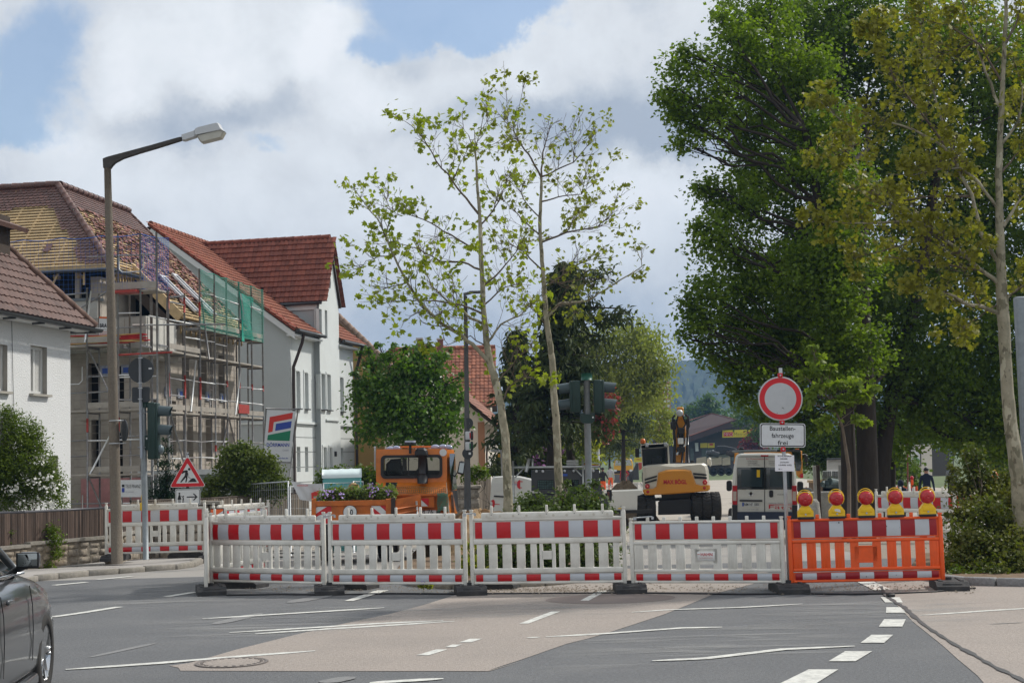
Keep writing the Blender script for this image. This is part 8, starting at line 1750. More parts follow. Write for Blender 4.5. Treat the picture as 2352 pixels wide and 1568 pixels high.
for _sc,_th,_cc in ((9.,.56,(.13,.12,.075,1)),(6.,.60,(.46,.43,.32,1)),(14.,.64,(.09,.075,.05,1))):
    _nz=_n.new('ShaderNodeTexNoise'); _nz.inputs['Scale'].default_value=_sc; _nz.inputs['Detail'].default_value=3; _l.new(_mp.outputs[0],_nz.inputs[0]); _mr=_n.new('ShaderNodeMapRange'); _l.new(_nz.outputs[0],_mr.inputs[0]); _mr.inputs[1].default_value=_th; _mr.inputs[2].default_value=_th+.03; _mr.inputs[4].default_value=.75
    _mx=_n.new('ShaderNodeMix'); _mx.data_type='RGBA'; _l.new(_mr.outputs[0],_mx.inputs[0]); _l.new(_src,_mx.inputs[6]); _mx.inputs[7].default_value=_cc; _src=_mx.outputs[2]
_l.new(_src,_pb.inputs['Base Color'])
TWIG=M('grey_brown_twig',(.13,.10,.075),rough=.9,var=.25)
L_LIME=leafmat('lime_tree_leaf',(.085,.145,.012),(.165,.235,.018),.53); L_LIM2=leafmat('dark_crown_leaf',(.060,.105,.010),(.11,.165,.016),.48); L_PLANE=leafmat('young_plane_leaf',(.19,.25,.018),(.29,.33,.03),.5); L_OLIVE=leafmat('olive_plane_leaf',(.185,.185,.020),(.27,.262,.035),.45)
L_ROUND=leafmat('hornbeam_leaf',(.055,.125,.012),(.11,.20,.018),.42,.4,.5); L_MAPLE=leafmat('maple_leaf',(.13,.20,.02),(.20,.26,.03),.5); L_SHRUB=leafmat('glossy_shrub_leaf',(.045,.080,.018),(.10,.14,.028),.32,.5,.3); L_SPIR=leafmat('spiraea_leaf',(.07,.12,.010),(.14,.19,.018),.35); L_NEED=leafmat('spruce_needles',(.038,.060,.024),(.080,.10,.034),.15,.7,.2)
L_BIRCH=leafmat('birch_leaf',(.17,.20,.045),(.27,.30,.07),.5); L_YG=leafmat('yellow_green_leaf',(.19,.22,.02),(.29,.31,.035),.45); L_RED=leafmat('purple_leaf',(.15,.018,.025),(.26,.04,.04),.4); L_FAR=leafmat('far_green_leaf',(.06,.12,.02),(.10,.17,.03),.4); L_HEDGE=leafmat('hedge_leaf',(.06,.11,.010),(.12,.17,.018),.35); L_THUJA=leafmat('thuja_leaf',(.010,.028,.012),(.022,.05,.018),.15,.6,.2)
WFL=M('white_blossom',(.75,.75,.70),rough=.8,var=.05); VFL=M('violet_blossom',(.40,.30,.62),rough=.8,var=.2)
# ---- plane trees with hand laid limbs
def planetree(name,label,Y,trunk,tr,limbs,lm,seed,leafsize,nl,basepy,leafmul=1.,group='slender plane trees',dwid=.25,sub=1.,twigY=1.,vmax=5):
    rg=random.Random(seed); rng=np.random.default_rng(seed); base=gat(trunk[0][0],Y,basepy); base.z=.08 if Y<26 else base.z; o=thing(name,label,'tree',base,0,group)
    b=MB(); b2=MB(); P=[Lc(x,y,Y,base) for x,y in trunk]; P[0].z=-.05; n=len(P)
    Q=[];RR=[]
    for i in range(n-1):
        for k in range(4): t=k/4; Q.append(P[i].lerp(P[i+1],t)+Vector((rg.uniform(-1,1),rg.uniform(-1,1),0))*.006); RR.append(tr[i]+(tr[i+1]-tr[i])*t+rg.uniform(-.002,.003))
    Q.append(P[-1]); RR.append(tr[-1]); b.tube(Q,RR,PBARK,14); 
    for _ in range(10): i=rg.randint(3,len(Q)//2); a=rg.uniform(0,6.28); b.ball(Q[i]+Vector((math.cos(a),math.sin(a),0))*RR[i]*.9,RR[i]*.3,PBARK,n=8,k=5)
    b.build('trunk',o); tips=[]
    def sub_(p,d,L,r,dep):
        k=5; pts=[p]; 
        for i in range(k):
            d=(d+Vector((rg.uniform(-1,1),rg.uniform(-1,1),rg.uniform(-.7,.95)))*.3).normalized(); pts.append(pts[-1]+d*L/k)
        b2.tube(pts,[max(.0028,r*(1-.8*i/k)) for i in range(k+1)],TWIG,4 if r<.012 else 6,False)
        for q in pts[2:]: tips.append((q,d,dep))
        if dep>0:
            for i in range(1,k+1):
                if rg.random()<.75: dd=(d+Vector((rg.uniform(-1,1),rg.uniform(-1,1),rg.uniform(-.3,1)))*.9).normalized(); sub_(pts[i],dd,L*rg.uniform(.4,.7),r*.5,dep-1)
    for lb in limbs:
        pl,r0,dens=lb; sl=rg.uniform(-1,1)*dwid; pts=[]; L0=0
        pr=Lc(pl[0][0],pl[0][1],Y,base)
        for i,(x,y) in enumerate(pl):
            q=Lc(x,y,Y,base); L0+=(q-pr).length; pr=q; q=at(x,y,Y+sl*L0)-base; pts.append(q)
        PP=[]
        for i in range(len(pts)-1):
            for k in range(3): PP.append(pts[i].lerp(pts[i+1],k/3)+Vector((rg.uniform(-1,1),rg.uniform(-1,1),rg.uniform(-1,1)))*.012)
        PP.append(pts[-1]); m=len(PP); (b2).tube(PP,[max(.004,r0*(1-.88*i/(m-1))) for i in range(m)],PBARK if r0>.02 else TWIG,8,False)
        tot=sum((PP[i+1]-PP[i]).length for i in range(m-1)); cnt=int(tot*dens*sub)
        for c in range(cnt):
            i=min(m-2,int((rg.uniform(.12,1)**.8)*(m-1))); d=(PP[i+1]-PP[i]).normalized(); dd=(d*.7+Vector((rg.uniform(-1,1),rg.uniform(-1,1)*.9,rg.uniform(-.5,1.0)))).normalized()
            sub_(PP[i],dd,rg.uniform(.25,.85)*(1-.8*i/m)*twigY,max(.006,r0*.35*(1-.6*i/m)),1)
        tips.append((PP[-1],(PP[-1]-PP[-2]).normalized(),1))
    b2.build('branches',o)
    sel=[t[0] for t in tips if rg.random()<leafmul]; 
    vox={}; pos=[]; tr_n=0
    while len(pos)<nl and tr_n<nl*12:
        tr_n+=1; q=sel[rg.randrange(len(sel))]+Vector((rg.gauss(0,.06),rg.gauss(0,.06),rg.gauss(-.02,.06))); kq=(int(q.x/.25),int(q.y/.5),int(q.z/.25))
        if vox.get(kq,0)>=(vmax if (kq[0]*7+kq[2]*13)%5 else max(1,vmax//3)): continue
        vox[kq]=vox.get(kq,0)+1; pos.append(tuple(q))
    pos=np.array(pos)
    v=leaves(pos,leafsize,LEAFM,rng,.35,.45,.9); npmesh('foliage',v,12,lm,o); return o
t1=[(1172,1300),(1168,1180),(1166,1100),(1160,1000),(1150,930),(1137,870),(1125,830),(1118,790),(1110,700),(1106,620),(1104,540),(1100,470),(1095,400),(1092,340),(1090,300)]
r1=[.085,.077,.073,.066,.062,.062,.058,.05,.043,.038,.033,.026,.02,.012,.005]
l1=[([(1130,840),(1085,790),(1050,765),(1010,740),(970,700),(935,650),(905,590),(885,540),(865,500),(835,465),(812,430)],.036,2.6),
([(1114,745),(1085,731),(1057,711),(1025,688),(991,657),(975,610),(960,560)],.026,3.),([(1098,490),(1070,455),(1040,415),(1003,370),(978,325),(945,288),(902,260)],.02,2.),
([(1104,580),(1070,560),(1020,530),(975,505),(930,490),(890,500)],.018,3.2),([(1118,790),(1150,745),(1190,725),(1235,690)],.022,3.),([(1150,925),(1172,885),(1205,865),(1240,835)],.016,4.5),([(1102,520),(1135,480),(1160,430),(1175,390)],.016,3.),
([(1108,660),(1150,620),(1185,580),(1200,540)],.018,3.),([(1106,620),(1060,600),(1010,600),(960,570),(915,560),(860,560)],.018,3.2),([(1112,720),(1060,700),(1000,690),(950,690),(900,690),(870,700)],.018,2.6),([(1120,800),(1080,770),(1030,790),(980,800)],.012,2.),
([(1092,350),(1075,310),(1060,290)],.008,3.),([(1093,340),(1105,300),(1125,270)],.008,3.),([(905,590),(870,590),(840,600),(825,620)],.012,3.),([(935,650),(890,660),(850,655)],.012,3.),([(1140,880),(1190,820),(1235,790)],.013,3.5),([(885,540),(900,490),(880,440)],.01,3.),([(1040,415),(1060,370),(1075,340)],.01,3.),([(1110,700),(1160,660),(1200,650)],.015,3.)]
planetree('plane_tree','left slender plane tree on the island with pale trunk and sparse bright green leaves',23.5,t1,r1,l1,L_PLANE,11,.078,6200,1300,.6,sub=3.2,vmax=10)
t2=[(1291,1300),(1287,1180),(1284,1100),(1280,1030),(1277,960),(1272,900),(1270,840),(1262,780),(1254,720),(1248,640),(1242,560),(1240,500),(1243,440),(1243,407)]
r2=[.085,.078,.074,.07,.066,.062,.058,.05,.046,.04,.034,.030,.027,.024]
l2=[([(1243,407),(1222,365),(1200,335),(1188,320),(1178,295),(1191,253),(1207,186)],.02,3.),([(1243,407),(1247,351),(1258,310),(1270,270)],.018,3.5),([(1244,405),(1265,397),(1318,372),(1349,337),(1367,302)],.018,3.5),([(1244,463),(1283,453),(1335,446),(1367,418)],.016,3.2),
([(1240,558),(1300,534),(1370,523),(1405,492),(1419,443)],.02,3.4),([(1255,730),(1284,698),(1318,694),(1352,691),(1386,667),(1427,643),(1475,611),(1465,576),(1451,541)],.026,.9),([(1250,660),(1310,620),(1360,590),(1400,560)],.018,3.4),([(1240,540),(1200,505),(1177,480),(1150,450)],.016,3.),
([(1246,620),(1205,580),(1170,560),(1140,560)],.016,3.),([(1242,500),(1210,470),(1190,430),(1170,400)],.014,3.),([(1188,320),(1160,310),(1140,330),(1150,345)],.008,3.),([(1178,295),(1150,270),(1140,250)],.006,3.),([(1318,372),(1320,330),(1310,290)],.01,3.5),([(1335,446),(1345,400),(1360,380)],.008,3.),([(1255,720),(1300,690),(1330,730)],.014,1.6),([(1300,534),(1330,490),(1350,470)],.01,3.),([(1248,640),(1290,650),(1350,640),(1400,640)],.014,3.),([(1258,750),(1220,700),(1190,680)],.014,2.5)]
planetree('plane_tree','right slender plane tree on the island with pale trunk and bare arching lower branch',26,t2,r2,l2,leafmat('young_plane_leaf_dim',(.17,.20,.02),(.24,.26,.03),.45),12,.072,6000,1300,.6,sub=3.2,vmax=10)
t3=[(2348,1250),(2340,1110),(2330,1040),(2318,950),(2312,860),(2306,760),(2302,700),(2300,640),(2298,560),(2296,480),(2294,400),(2298,300),(2303,200),(2308,80),(2315,-80)]
r3=[.12,.105,.10,.092,.085,.085,.088,.07,.062,.055,.048,.042,.036,.03,.02]
l3=[([(2290,718),(2255,705),(2215,698),(2195,680),(2150,665),(2100,655),(2060,650)],.034,2.6),([(2295,650),(2252,620),(2188,564),(2145,526),(2103,511),(2039,509),(1974,513),(1889,509),(1830,505)],.034,3.),([(2290,600),(2252,535),(2231,449),(2197,385),(2171,338),(2103,299),(2017,274),(1953,291),(1900,250),(1880,225)],.032,3.),
([(2292,480),(2248,419),(2205,385),(2150,390),(2100,400),(2040,400)],.024,3.),([(2295,245),(2265,167),(2240,98),(2214,26),(2200,-40)],.026,3.),([(2200,385),(2150,240),(2128,158),(2120,85),(2110,0)],.022,3.),([(2302,520),(2335,470),(2375,420)],.03,2.),([(2300,330),(2340,280),(2350,200),(2330,140)],.024,3.),([(2250,620),(2180,610),(2110,600),(2040,590)],.018,3.),([(2230,450),(2160,450),(2080,460),(1990,440),(1930,430)],.018,3.4),
([(2171,338),(2110,250),(2060,190),(2030,130),(2010,60)],.02,3.),([(2298,400),(2330,360),(2360,330)],.02,2.),([(2300,190),(2250,100),(2180,60),(2100,40)],.018,3.),([(2017,274),(1970,330),(1920,360),(1870,370)],.012,3.4),([(2145,526),(2080,560),(2010,580),(1950,590)],.014,3.4),([(2290,700),(2230,740),(2190,760)],.012,2.6),([(2310,100),(2340,40),(2350,-20)],.02,2.),([(2240,100),(2190,120),(2150,130)],.014,3.),([(2105,510),(2050,470),(2000,480)],.014,3.),([(2302,690),(2340,660),(2380,640)],.03,2.5)]
planetree('plane_tree','large plane tree at the right edge with thick pale trunk and dense olive leaves',21.3,t3,r3,l3,L_OLIVE,13,.068,38000,1300,.85,sub=3.0,twigY=.95,vmax=30)
# ---- big dark trees on the right
A_=[(1555,230,50,36),(1590,165,52,36),(1608,290,48,36),(1535,215,24,36),(1580,120,24,36),(1655,240,72,36.5),(1690,130,80,37),(1740,40,100,38),(1760,200,100,38),(1655,35,26,36.5),(1720,300,62,38),(1540,270,22,36),(1575,330,24,36),(1640,440,42,37),(1615,425,20,36.5),(1690,480,80,37),(1640,550,55,36),(1760,400,100,39),(1700,620,95,37),(1630,680,58,36),(1600,740,42,36),(1565,770,16,36),(1585,700,22,36),(1680,760,80,37),(1655,840,40,37),(1620,800,32,36.5),(1740,870,62,37),(1800,700,120,38),(1780,800,95,38),(1690,900,26,37),(1610,520,22,36),(1900,820,66,36),(1930,700,80,35.5),(1900,560,80,36),(1960,600,80,36),(1880,400,80,36.5),(1990,800,66,36),(1850,640,80,36),(1900,300,80,37),(1950,450,80,36.5),(1850,180,80,37.5)]
blobtree('lime_tree','tall lime tree whose crown juts furthest left over the street','tree',1950,36.5,[(1951,1200),(1950,1080),(1946,960),(1940,850),(1925,700),(1890,520),(1850,300)],A_,L_LIME,BARK,.78,.115,per=30,spread=.2,seed=21,r0=.21,hang=.35,group='tall dark trees on the right')
B_=[(1850,540,130,40),(1850,300,135,41),(1850,110,140,41),(1900,860,110,39),(1840,960,58,40),(1980,700,150,41),(2000,400,160,42),(2000,150,160,42),(1930,20,120,42),(2050,840,130,41),(1960,960,70,41),(1780,930,60,41),(1850,750,110,41)]
blobtree('lime_tree','tall dark tree with the thickest black trunk in the centre of the right hand trees','tree',1992,38,[(1994,1200),(1992,1080),(1990,950),(1985,800),(1975,600),(1970,400)],B_,L_LIM2,BARK,.70,.13,per=30,spread=.22,seed=22,r0=.31,group='tall dark trees on the right')
C_=[(2150,600,160,43),(2150,300,160,43),(2150,80,150,43),(2150,880,130,42),(2260,750,140,42),(2300,450,160,43),(2300,150,160,43),(2250,930,110,42),(2350,880,120,42),(2190,990,60,43),(2330,990,70,42),(2380,650,150,44),(2100,960,60,42),(2400,300,150,44),(2070,1020,36,43),(2290,1030,40,43)]
blobtree('lime_tree','tall dark tree behind the olive plane tree, with drooping twigs above the kiosk wall','tree',2024,41,[(2026,1200),(2024,1080),(2040,950),(2080,800),(2120,600),(2150,400)],C_,L_LIME,BARK,.70,.13,per=30,spread=.22,seed=23,r0=.27,group='tall dark trees on the right')
for px,Y,r,l in ((2050,44,.12,'black trunk furthest right under the dark canopy'),(1963,33.8,.045,'slender grey trunk directly beside the large dark trunk')):
    p=gat(px,Y); b=MB(); t_=at(px-(8 if Y>40 else 4),700 if Y>40 else 880,Y)-p; b.tube([(0,0,-.05),t_*.3+Vector((.02,0,0)),t_*.7-Vector((.03,0,0)),t_],[r,r*.85,r*.7,r*.5],BARK,12); o_=thing('tree',l,'tree',p,0,'tall dark trees on the right'); b.build('trunk',o_)
    rng=np.random.default_rng(int(px)); bl=[(px-10,700,60,Y),(px+30,640,70,Y)] if Y>40 else [(1950,880,16,Y),(1968,860,12,Y)]
    npmesh('crown',leaves(clumped(bl,np.array(p),rng,.6,.12),.12,LEAFQ,rng),4,L_LIM2,o_)
blobtree('lime_tree','dark tree furthest right, only its left foliage reaching behind the grey post','tree',2560,42,[(2560,1200),(2560,1000),(2560,700),(2560,400)],[(2520,800,150,43),(2620,700,150,43),(2500,550,150,44),(2650,450,150,44),(2530,300,150,44),(2600,950,110,43),(2450,950,90,43),(2480,150,140,44)],L_LIM2,BARK,.5,.16,per=30,spread=.25,seed=24,r0=.2,group='tall dark trees on the right')
# young maple
blobtree('young_maple','young maple with bright yellow green leaf sprays right of the round sign','tree',1946,33,[(1948,1200),(1950,1080),(1935,980),(1910,920)],[(1865,800,9,33),(1878,826,15,33),(1845,862,10,33),(1905,842,11,33),(1893,878,17,33),(1930,885,13,33),(1962,878,13,33),(1985,905,18,33),(2005,893,9,33),(1925,925,17,33),(1858,925,12,33),(1892,962,16,33),(1972,957,9,33),(1950,915,12,33),(1870,900,10,33),(1990,965,8,33),(1880,850,10,33)],L_MAPLE,TWIG,1.05,.13,LEAFM,per=9,spread=.11,seed=31,r0=.05,hang=.9)
# round hornbeam like tree left of centre
D_=[(870,870,45,48),(930,850,50,48),(990,855,48,48),(1030,900,36,48),(840,920,36,48),(900,930,60,47.5),(970,940,60,47.5),(1030,955,32,48),(860,980,42,48),(930,995,45,47.5),(1000,995,38,48),(850,828,18,48),(895,815,18,48),(962,808,18,48),(1010,818,18,48),(822,880,16,48),(1050,935,15,48),(845,800,10,48),(935,800,9,48),(815,905,9,48),(1058,900,7,48),(1062,860,6,48),(812,860,7,48),(870,790,7,48),(985,792,8,48),(1035,800,6,48),(825,810,6,48),(905,790,6,48)]
blobtree('round_tree','dense round dark green tree behind the orange truck','tree',930,48,[(930,1250),(930,1100),(928,1020),(925,950)],D_,L_ROUND,BARK,.85,.145,per=14,spread=.24,seed=41,hang=.9,r0=.1)
# spruces
def spruce(label,px,Y,ytop,ybot,rw,seed,nb,skew=0.,name='spruce'):
    base=gat(px,Y); rng=np.random.default_rng(seed); rg=random.Random(seed); o=thing(name,label,'tree',base,0,'dark conifers'); top=Lc(px+skew,ytop,Y,base); zb=Lc(px,ybot,Y,base).z; b=MB(); b.tube([(0,0,-.05),(top.x*.5,0,top.z*.5),top],[.2,.13,.02],BARK,10); pts=[]
    for i in range(nb):
        t=rg.random()**.8; z=zb+(top.z-zb)*t; L=rw*(1-t)**.95*rg.uniform(.5,1.25)+.12; a=rg.uniform(0,6.283); d=Vector((math.cos(a),math.sin(a),0)); P=[Vector((top.x*z/top.z,0,z))+d*(L*s)+Vector((0,0,L*(.12*s-.34*s*s+.12*s**4))) for s in (0,.25,.5,.75,1)]
        b.tube(P,[.035,.028,.02,.014,.005],BARK,4,False)
        for s in range(10): q=P[0].lerp(P[-1],0) ; u=rg.uniform(.25,1); k=min(3,int(u*4)); q=P[k].lerp(P[k+1],u*4-k); pts+= [tuple(q+Vector((rg.gauss(0,.12),rg.gauss(0,.12),-abs(rg.gauss(0,.16))))) for _ in range(7)]
    b.build('trunk',o); npmesh('crown',leaves(np.array(pts),.30,LEAFL,rng,1.1,.4,.5),4,L_NEED,o)
spruce('large dark spruce with drooping boughs behind the second plane tree',1255,52,600,1010,2.1,51,170,40.)
spruce('dark spruce left of the large one, behind the first plane trunk',1185,57,750,1080,1.3,52,80)
spruce('dark spruce bough group right of the double traffic light',1375,122,830,1010,2.4,53,70)
spruce('small dark conifer in the distance left of the excavator boom',1432,98,900,1020,2.2,54,70)
spruce('tiny dark conifer in front of the far blue hill',1586,300,925,1000,4.5,55,60)
# street trees up the road
_o=thing('spruce','ragged dark spruce boughs reaching right behind the second plane tree','tree',gat(1330,54),0,'dark conifers'); _b=MB(); _rg=random.Random(77); _pts=[]; _bs=_o.location
for x0,y0,x1,y1 in ((1262,640,1395,615),(1262,690,1440,712),(1265,730,1448,722),(1262,760,1400,770),(1262,670,1330,640),(1262,800,1350,830),(1262,720,1370,680)):
    P=wig(at(x0,y0,54)-_bs,at(x1,y1,53+_rg.uniform(0,2))-_bs,6,.05,_rg); _b.tube(P,[.07*(1-.8*i/6) for i in range(7)],BARK,5,False)
    for _ in range(230): u=_rg.uniform(.15,1)*6; k=min(5,int(u)); q=P[k].lerp(P[k+1],u-k); _pts.append(tuple(q+Vector((_rg.gauss(0,.22),_rg.gauss(0,.2),_rg.gauss(-.12,.17)))))
_b.tube([(0,0,-.05),at(1262,640,54)-_bs],[.2,.05],BARK,8); _b.build('trunk',_o); npmesh('crown',leaves(np.array(_pts),.3,LEAFL,np.random.default_rng(4),.7,.4,.6),4,L_NEED,_o)
blobtree('birch','tall pale green birch up the street behind the double traffic light','tree',1352,88,[(1352,1150),(1362,1000),(1390,860)],[(1380,800,40,88),(1440,790,66,88),(1485,820,58,88),(1512,890,36,88),(1400,870,60,88),(1450,890,60,88),(1350,830,36,88),(1340,770,28,88),(1465,760,22,88),(1500,850,30,88),(1310,800,34,88),(1330,870,40,88),(1395,745,20,88),(1530,850,13,88),(1480,900,30,88),(1420,930,34,88),(1380,900,30,88)],L_BIRCH,M('pale_bark',(.3,.3,.27)),.6,.2,per=20,spread=.5,seed=61,hang=1.2,r0=.2)
for i,(bp,bl,l) in enumerate(((1480,[(1470,950,36,122),(1500,985,40,122),(1530,960,26,122),(1455,985,30,122),(1505,930,26,122),(1530,1000,24,122)],'yellow green tree nearest the excavator boom'),(1400,[(1400,1005,36,125),(1375,1020,30,125),(1430,1010,32,125),(1440,1035,28,125),(1390,1040,22,125)],'yellow green tree above the workers'),(1330,[(1330,1015,34,64),(1350,1040,30,64),(1310,1045,26,64),(1360,1020,18,64)],'yellow green bush tree left of the central traffic light pole'))):
    Y=bl[0][3]; blobtree('street_tree',l,'tree',bp,Y,[(bp,1130),(bp,1060),(bp,1020)],bl,L_YG,BARK,.62,.2,per=18,spread=.3,seed=70+i,hang=.4,r0=.12,group='spring green trees up the street')
blobtree('purple_tree','dark red leaved tree between the traffic light and the yellow green trees','tree',1348,76,[(1348,1140),(1350,1040),(1356,1000)],[(1372,935,28,76),(1395,915,20,76),(1352,975,30,76),(1385,970,28,76),(1400,945,16,76),(1365,1000,24,76),(1345,940,14,76)],L_RED,BARK,.62,.17,per=18,spread=.25,seed=75,r0=.1)
blobtree('far_tree','bright green round tree behind the roof of the market hall','tree',1622,280,[(1622,1100),(1622,1000)],[(1620,925,30,280),(1592,945,22,280),(1650,945,26,280),(1570,962,18,280),(1640,965,24,280),(1605,960,24,280),(1675,970,20,280),(1625,905,12,280)],L_FAR,BARK,.62,.62,per=16,spread=.5,seed=76,r0=.3)
blobtree('red_shrub','dark purple shrub below the market hall sign','shrub',1745,215,None,[(1730,1015,24,215),(1752,1030,18,215),(1715,1030,14,215),(1748,1000,14,215)],L_RED,BARK,.6,.42,per=18,spread=.3,seed=77,r0=.05,part='foliage')
G2=[(1720,960,34,200),(1760,935,48,196),(1790,985,42,196),(1700,925,22,196),(1745,990,26,196)]
blobtree('street_tree','green tree above the white van roof, right of the market hall','tree',1775,196,[(1775,1110),(1775,1020)],G2,L_HEDGE,BARK,.6,.42,per=18,spread=.4,seed=78,r0=.2,group='spring green trees up the street')
blobtree('hedge','tall green hedge between the white van and the big trunks','hedge',1890,74,None,[(1830,1020,36,74),(1870,1010,40,74),(1905,1030,36,74),(1850,1050,30,74),(1890,1055,26,74),(1925,1010,36,74),(1935,1050,20,74)],L_LIM2,BARK,.6,.2,per=20,spread=.3,seed=79,part='foliage',r0=.05)
blobtree('hedge','dark evergreen hedge behind the gate and kiosk wall','hedge',2280,84,None,[(2060,1000,50,84),(2130,990,40,84),(2200,1000,40,84),(2270,1020,50,84),(2330,1050,56,84),(2370,1090,50,84),(2270,1060,30,84),(2010,1020,50,84),(1990,1060,30,84)],L_LIM2,BARK,.55,.24,per=20,spread=.4,seed=80,part='foliage',r0=.05)
blobtree('shrub','dark green shrub left of the map board','shrub',2075,66,None,[(2058,1060,26,66),(2080,1075,26,66),(2050,1090,22,66),(2095,1095,20,60),(2100,1115,16,60),(2106,1135,12,60)],L_HEDGE,BARK,.6,.17,per=20,spread=.25,seed=81,part='foliage',r0=.04)
blobtree('shrub','green bushes with lilac flowers behind the ladder rack','shrub',1240,58,None,[(1185,1040,34,58),(1225,1050,38,58),(1265,1040,34,58),(1300,1055,32,58),(1205,1085,30,58),(1250,1085,30,58),(1300,1090,26,58),(1160,1080,24,58)],leafmat('mixed_shrub_leaf',(.05,.085,.015),(.12,.15,.025),.4),BARK,.6,.16,per=20,spread=.22,seed=82,part='foliage',flowers=([(1262,1035,14,56.5),(1240,1060,12,56.5),(1290,1030,9,56.5)],M('lilac_flowers',(.20,.08,.20),rough=.9),.14,.35),r0=.05)
blobtree('shrub','yellow green bush behind the slim lamp and gate pillars','shrub',1095,50,None,[(1085,1085,16,42),(1100,1090,14,42),(1070,1100,12,42)],L_SPIR,BARK,.6,.13,per=16,spread=.14,seed=83,part='foliage',r0=.03)
blobtree('hedge','clipped green hedge behind the portable toilet','hedge',800,52,None,[(745+22*i,1088+(i%2)*4,16,52) for i in range(7)]+[(745+22*i,1115,20,52) for i in range(7)],L_HEDGE,BARK,.75,.13,per=14,spread=.14,seed=84,part='foliage',limbs=False)
blobtree('spiraea','big bush with white blossom in front of the white house','shrub',60,31,None,[(40,1000,50,31),(15,960,34,31),(60,1070,64,31),(105,1115,42,31),(0,1090,66,31),(130,1150,24,31),(75,1020,30,31),(40,1140,50,31),(-40,1040,70,31),(105,1075,18,31)],L_SPIR,TWIG,.85,.075,LEAFL,per=16,spread=.09,seed=85,part='foliage',hang=-.4,flowers=([(60,1130,42,30.6),(105,1125,34,30.5),(120,1155,24,30.5),(30,1145,30,30.5),(85,1065,22,30.6),(130,1110,10,30.6)],WFL,.05,.13),r0=.03)
blobtree('bush','broad garden bush between the roadworks sign and the company banner','shrub',565,40,None,[(545,1045,32,40),(580,1062,40,40),(535,1085,40,40),(600,1095,48,40),(560,1115,46,40),(500,1120,30,40),(632,1125,28,40),(615,1065,20,40),(480,1140,20,40),(560,1025,12,40),(650,1110,12,40)],leafmat('garden_bush_leaf',(.065,.105,.015),(.13,.16,.025),.35),TWIG,.72,.085,per=18,spread=.11,seed=86,part='foliage',r0=.03)
blobtree('thuja','small dark columnar conifer behind the roadworks sign','conifer',382,37,[(382,1200),(382,1100)],[(382,1040,12,37),(378,1070,18,37),(385,1105,24,37),(370,1135,26,37),(392,1140,26,37),(380,1160,28,37),(379,1015,6,37),(412,1075,8,37),(410,1110,14,37)],L_THUJA,BARK,1.0,.09,LEAFL,per=16,spread=.08,seed=87,hang=-.9,r0=.04)
ISL=[(1215,1165,34,24),(1262,1180,36,24),(1300,1150,26,24.5),(1345,1160,36,24),(1375,1180,30,24),(1200,1215,46,23.6),(1262,1240,50,23.6),(1330,1225,52,23.6),(1392,1225,34,23.6),(1150,1270,42,23),(1225,1285,48,23),(1310,1285,48,23),(1380,1280,40,23),(1335,1125,14,24.5),(1365,1110,9,24.5),(1300,1110,8,25),(1100,1285,30,22.6)]
blobtree('island_shrub','glossy green shrub mass around the two slender plane trunks on the island','shrub',1280,23.8,None,ISL,L_SHRUB,TWIG,.62,.065,per=20,spread=.09,seed=88,part='foliage',minz=0,r0=.03)
blobtree('grass_tuft','tall yellow green tuft between the second and third front panels','plant',1085,22,None,[(1078,1265,14,22),(1092,1295,18,22),(1075,1300,14,22),(1062,1318,10,22)],L_YG,TWIG,.9,.14,LEAFL,per=16,spread=.05,seed=89,part='foliage',hang=-1.5,limbs=False,minz=0)
RS=[(2232,1045,22,22.5),(2250,1085,34,22.5),(2205,1120,22,22.5),(2262,1130,46,22.5),(2310,1110,34,22.5),(2325,1160,54,22),(2220,1175,40,22),(2270,1200,56,21.5),(2200,1235,40,21.2),(2340,1230,58,21.5),(2260,1270,56,21),(2190,1290,30,20.8),(2330,1295,54,20.8),(2230,1305,40,20.6),(2290,1320,34,20.5),(2190,1075,10,23),(2180,1095,9,23),(2380,1180,50,22),(2400,1270,60,21),(2330,1275,40,20.5),(2350,1310,34,20.3),(2300,1325,26,20.2),(2345,1240,30,20.8),(2450,1200,60,22.5),(2480,1280,60,21.5),(2540,1270,60,22),(2600,1290,60,22)]
blobtree('bed_shrubs','dense shrubs with reddish young tips right of the orange barrier','shrub',2270,21.8,None,RS,leafmat('bed_shrub_leaf',(.065,.10,.018),(.17,.16,.03),.38,.5,.3),TWIG,.60,.06,per=20,spread=.08,seed=90,part='foliage',minz=0,r0=.03)
blobtree('low_groundcover','low leafy cover spilling over the right kerb beneath the tall shrubs','shrub',2270,20.4,None,[(2190+25*i,1322+(i%2)*4,16,20.3) for i in range(9)],L_HEDGE,TWIG,.8,.05,per=14,spread=.06,seed=91,part='foliage',minz=0,limbs=False)
blobtree('trailer_flowers','pale violet pansies and green plants filling the orange trailer bed','flowers',812,27.9,None,[(x,1137-((i*7)%3)*4,12,27.6) for i,x in enumerate(range(745,905,14))]+[(845,1122,10,27.6),(870,1120,8,27.6)],leafmat('bedding_leaf',(.12,.18,.04),(.24,.30,.10),.4),TWIG,1.0,.06,per=10,spread=.06,seed=92,part='foliage',limbs=False,flowers=([(748,1133,9,27.2),(765,1134,10,27.2),(785,1136,8,27.2),(850,1118,7,27.3),(868,1122,8,27.3),(855,1135,7,27.2),(890,1132,6,27.2)],VFL,.04,.16))
blobtree('fence_climber','thin climbing shoots with white buds growing up the brown paling fence','climber',118,28.6,None,[(125,1240,16,28.3),(118,1215,12,28.4),(130,1270,12,28.3),(22,1225,9,27.6),(110,1300,10,28.2),(15,1245,8,27.6)],L_SPIR,TWIG,.5,.05,per=5,spread=.09,seed=93,part='foliage',flowers=([(125,1245,14,28.2)],WFL,.03,.03),r0=.02)
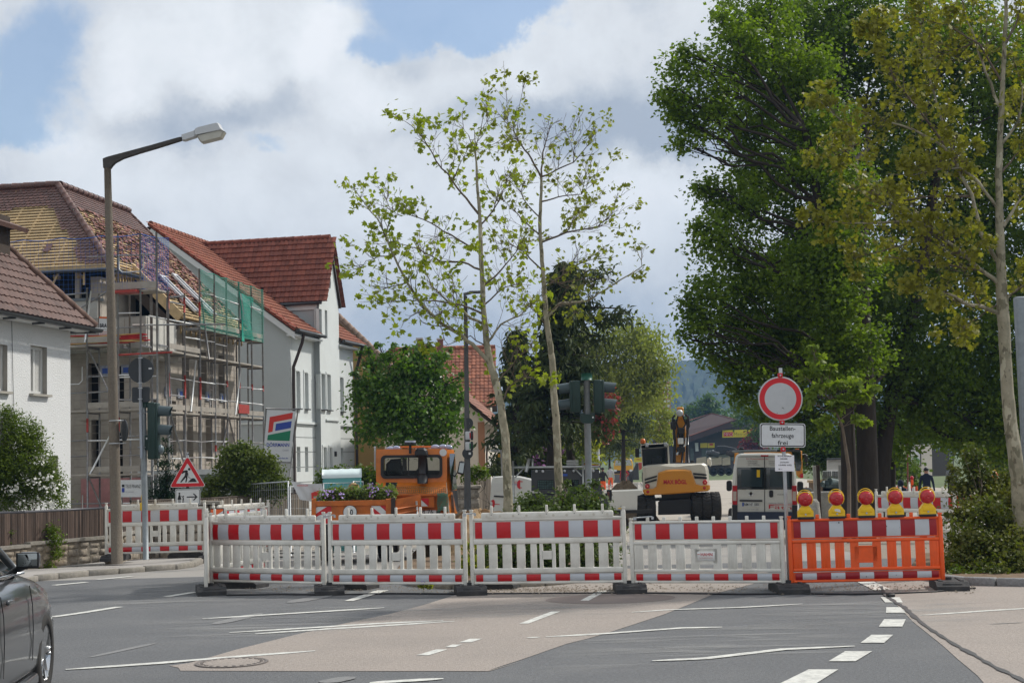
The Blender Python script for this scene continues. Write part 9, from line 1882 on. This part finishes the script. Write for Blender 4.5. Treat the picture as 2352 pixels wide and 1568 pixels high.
# kerb weeds and small plants
blobtree('kerb_weed','small pink flowered weed growing at the island kerb','weed',972,20.6,None,[(972,1340,7,20.5),(985,1343,6,20.5)],L_YG,TWIG,1.,.04,per=8,spread=.03,seed=94,part='foliage',limbs=False,flowers=([(968,1338,4,20.4)],VFL,.02,.2))
# meadow strip far right
# ---- hill with forest
FOR=M('forest_green',(.028,.045,.020),rough=1,var=.35,scale=.05,bump=1.,bscale=.2)
prof=[(-300,985),(0,975),(900,950),(1176,912),(1300,890),(1450,866),(1530,850),(1560,842),(1600,837),(1650,833),(1700,826),(1800,815),(2352,795),(3200,800)]
rg=random.Random(3); nx=360; vs=[];fs=[]; Yc_=1500.; NY=26
for i in range(nx+1):
    px=-300+3500*i/nx; 
    for k in range(len(prof)-1):
        if prof[k][0]<=px<=prof[k+1][0]: t=(px-prof[k][0])/(prof[k+1][0]-prof[k][0]); py=prof[k][1]+(prof[k+1][1]-prof[k][1])*t; break
    q=at(px,py,Yc_)
    for j in range(NY+1):
        s=j/NY; Y=850+(Yc_-850)*s; xx=q.x*Y/Yc_; z=(q.z+1)*(math.sin(s*math.pi/2)**1.15)-1+ (rg.uniform(-2.2,3.2) if j>2 else 0); vs.append((xx+rg.uniform(-2,2),Y,z))
for i in range(nx):
    for j in range(NY): a=i*(NY+1)+j; fs.append((a,a+NY+1,a+NY+2,a+1))
b=MB(); b.add(vs,fs,FOR,False); struct(b.build('hill'))
blk=gat(1522,330); o=thing('apartment_block','distant orange and white tower block seen through the birch','building',blk); b=MB(); pp(b,[(1506,880),(1541,876),(1541,1040),(1506,1040)],330,blk,20,M('block_orange',(.45,.2,.12),rough=.9),.05); b.build('wall',o)
for r_ in range(8):
    for c in range(4): b=MB(); pp(b,[(1509+8*c,885+11*r_),(1514+8*c,885+11*r_),(1514+8*c,891+11*r_),(1509+8*c,891+11*r_)],329.6,blk,.3,SIGNW,.02); b.build('window',o)

# ---- the air between here and the hill
b=MB(); b.b2((-2400,-60,-9),(2400,2100,175),M('air_surface',(1,1,1))); hz=b.build('haze'); hz['kind']='stuff'; tag(hz,'thin bluish summer haze filling the valley towards the hill','haze')
hm=bpy.data.materials.new('haze_air'); hm.use_nodes=True; t=hm.node_tree; t.nodes.clear(); ou=t.nodes.new('ShaderNodeOutputMaterial'); pv=t.nodes.new('ShaderNodeVolumePrincipled'); pv.inputs['Color'].default_value=(.26,.46,.78,1); pv.inputs['Density'].default_value=.00038; pv.inputs['Anisotropy'].default_value=.2; t.links.new(pv.outputs[0],ou.inputs['Volume']); hz.data.materials.clear(); hz.data.materials.append(hm)
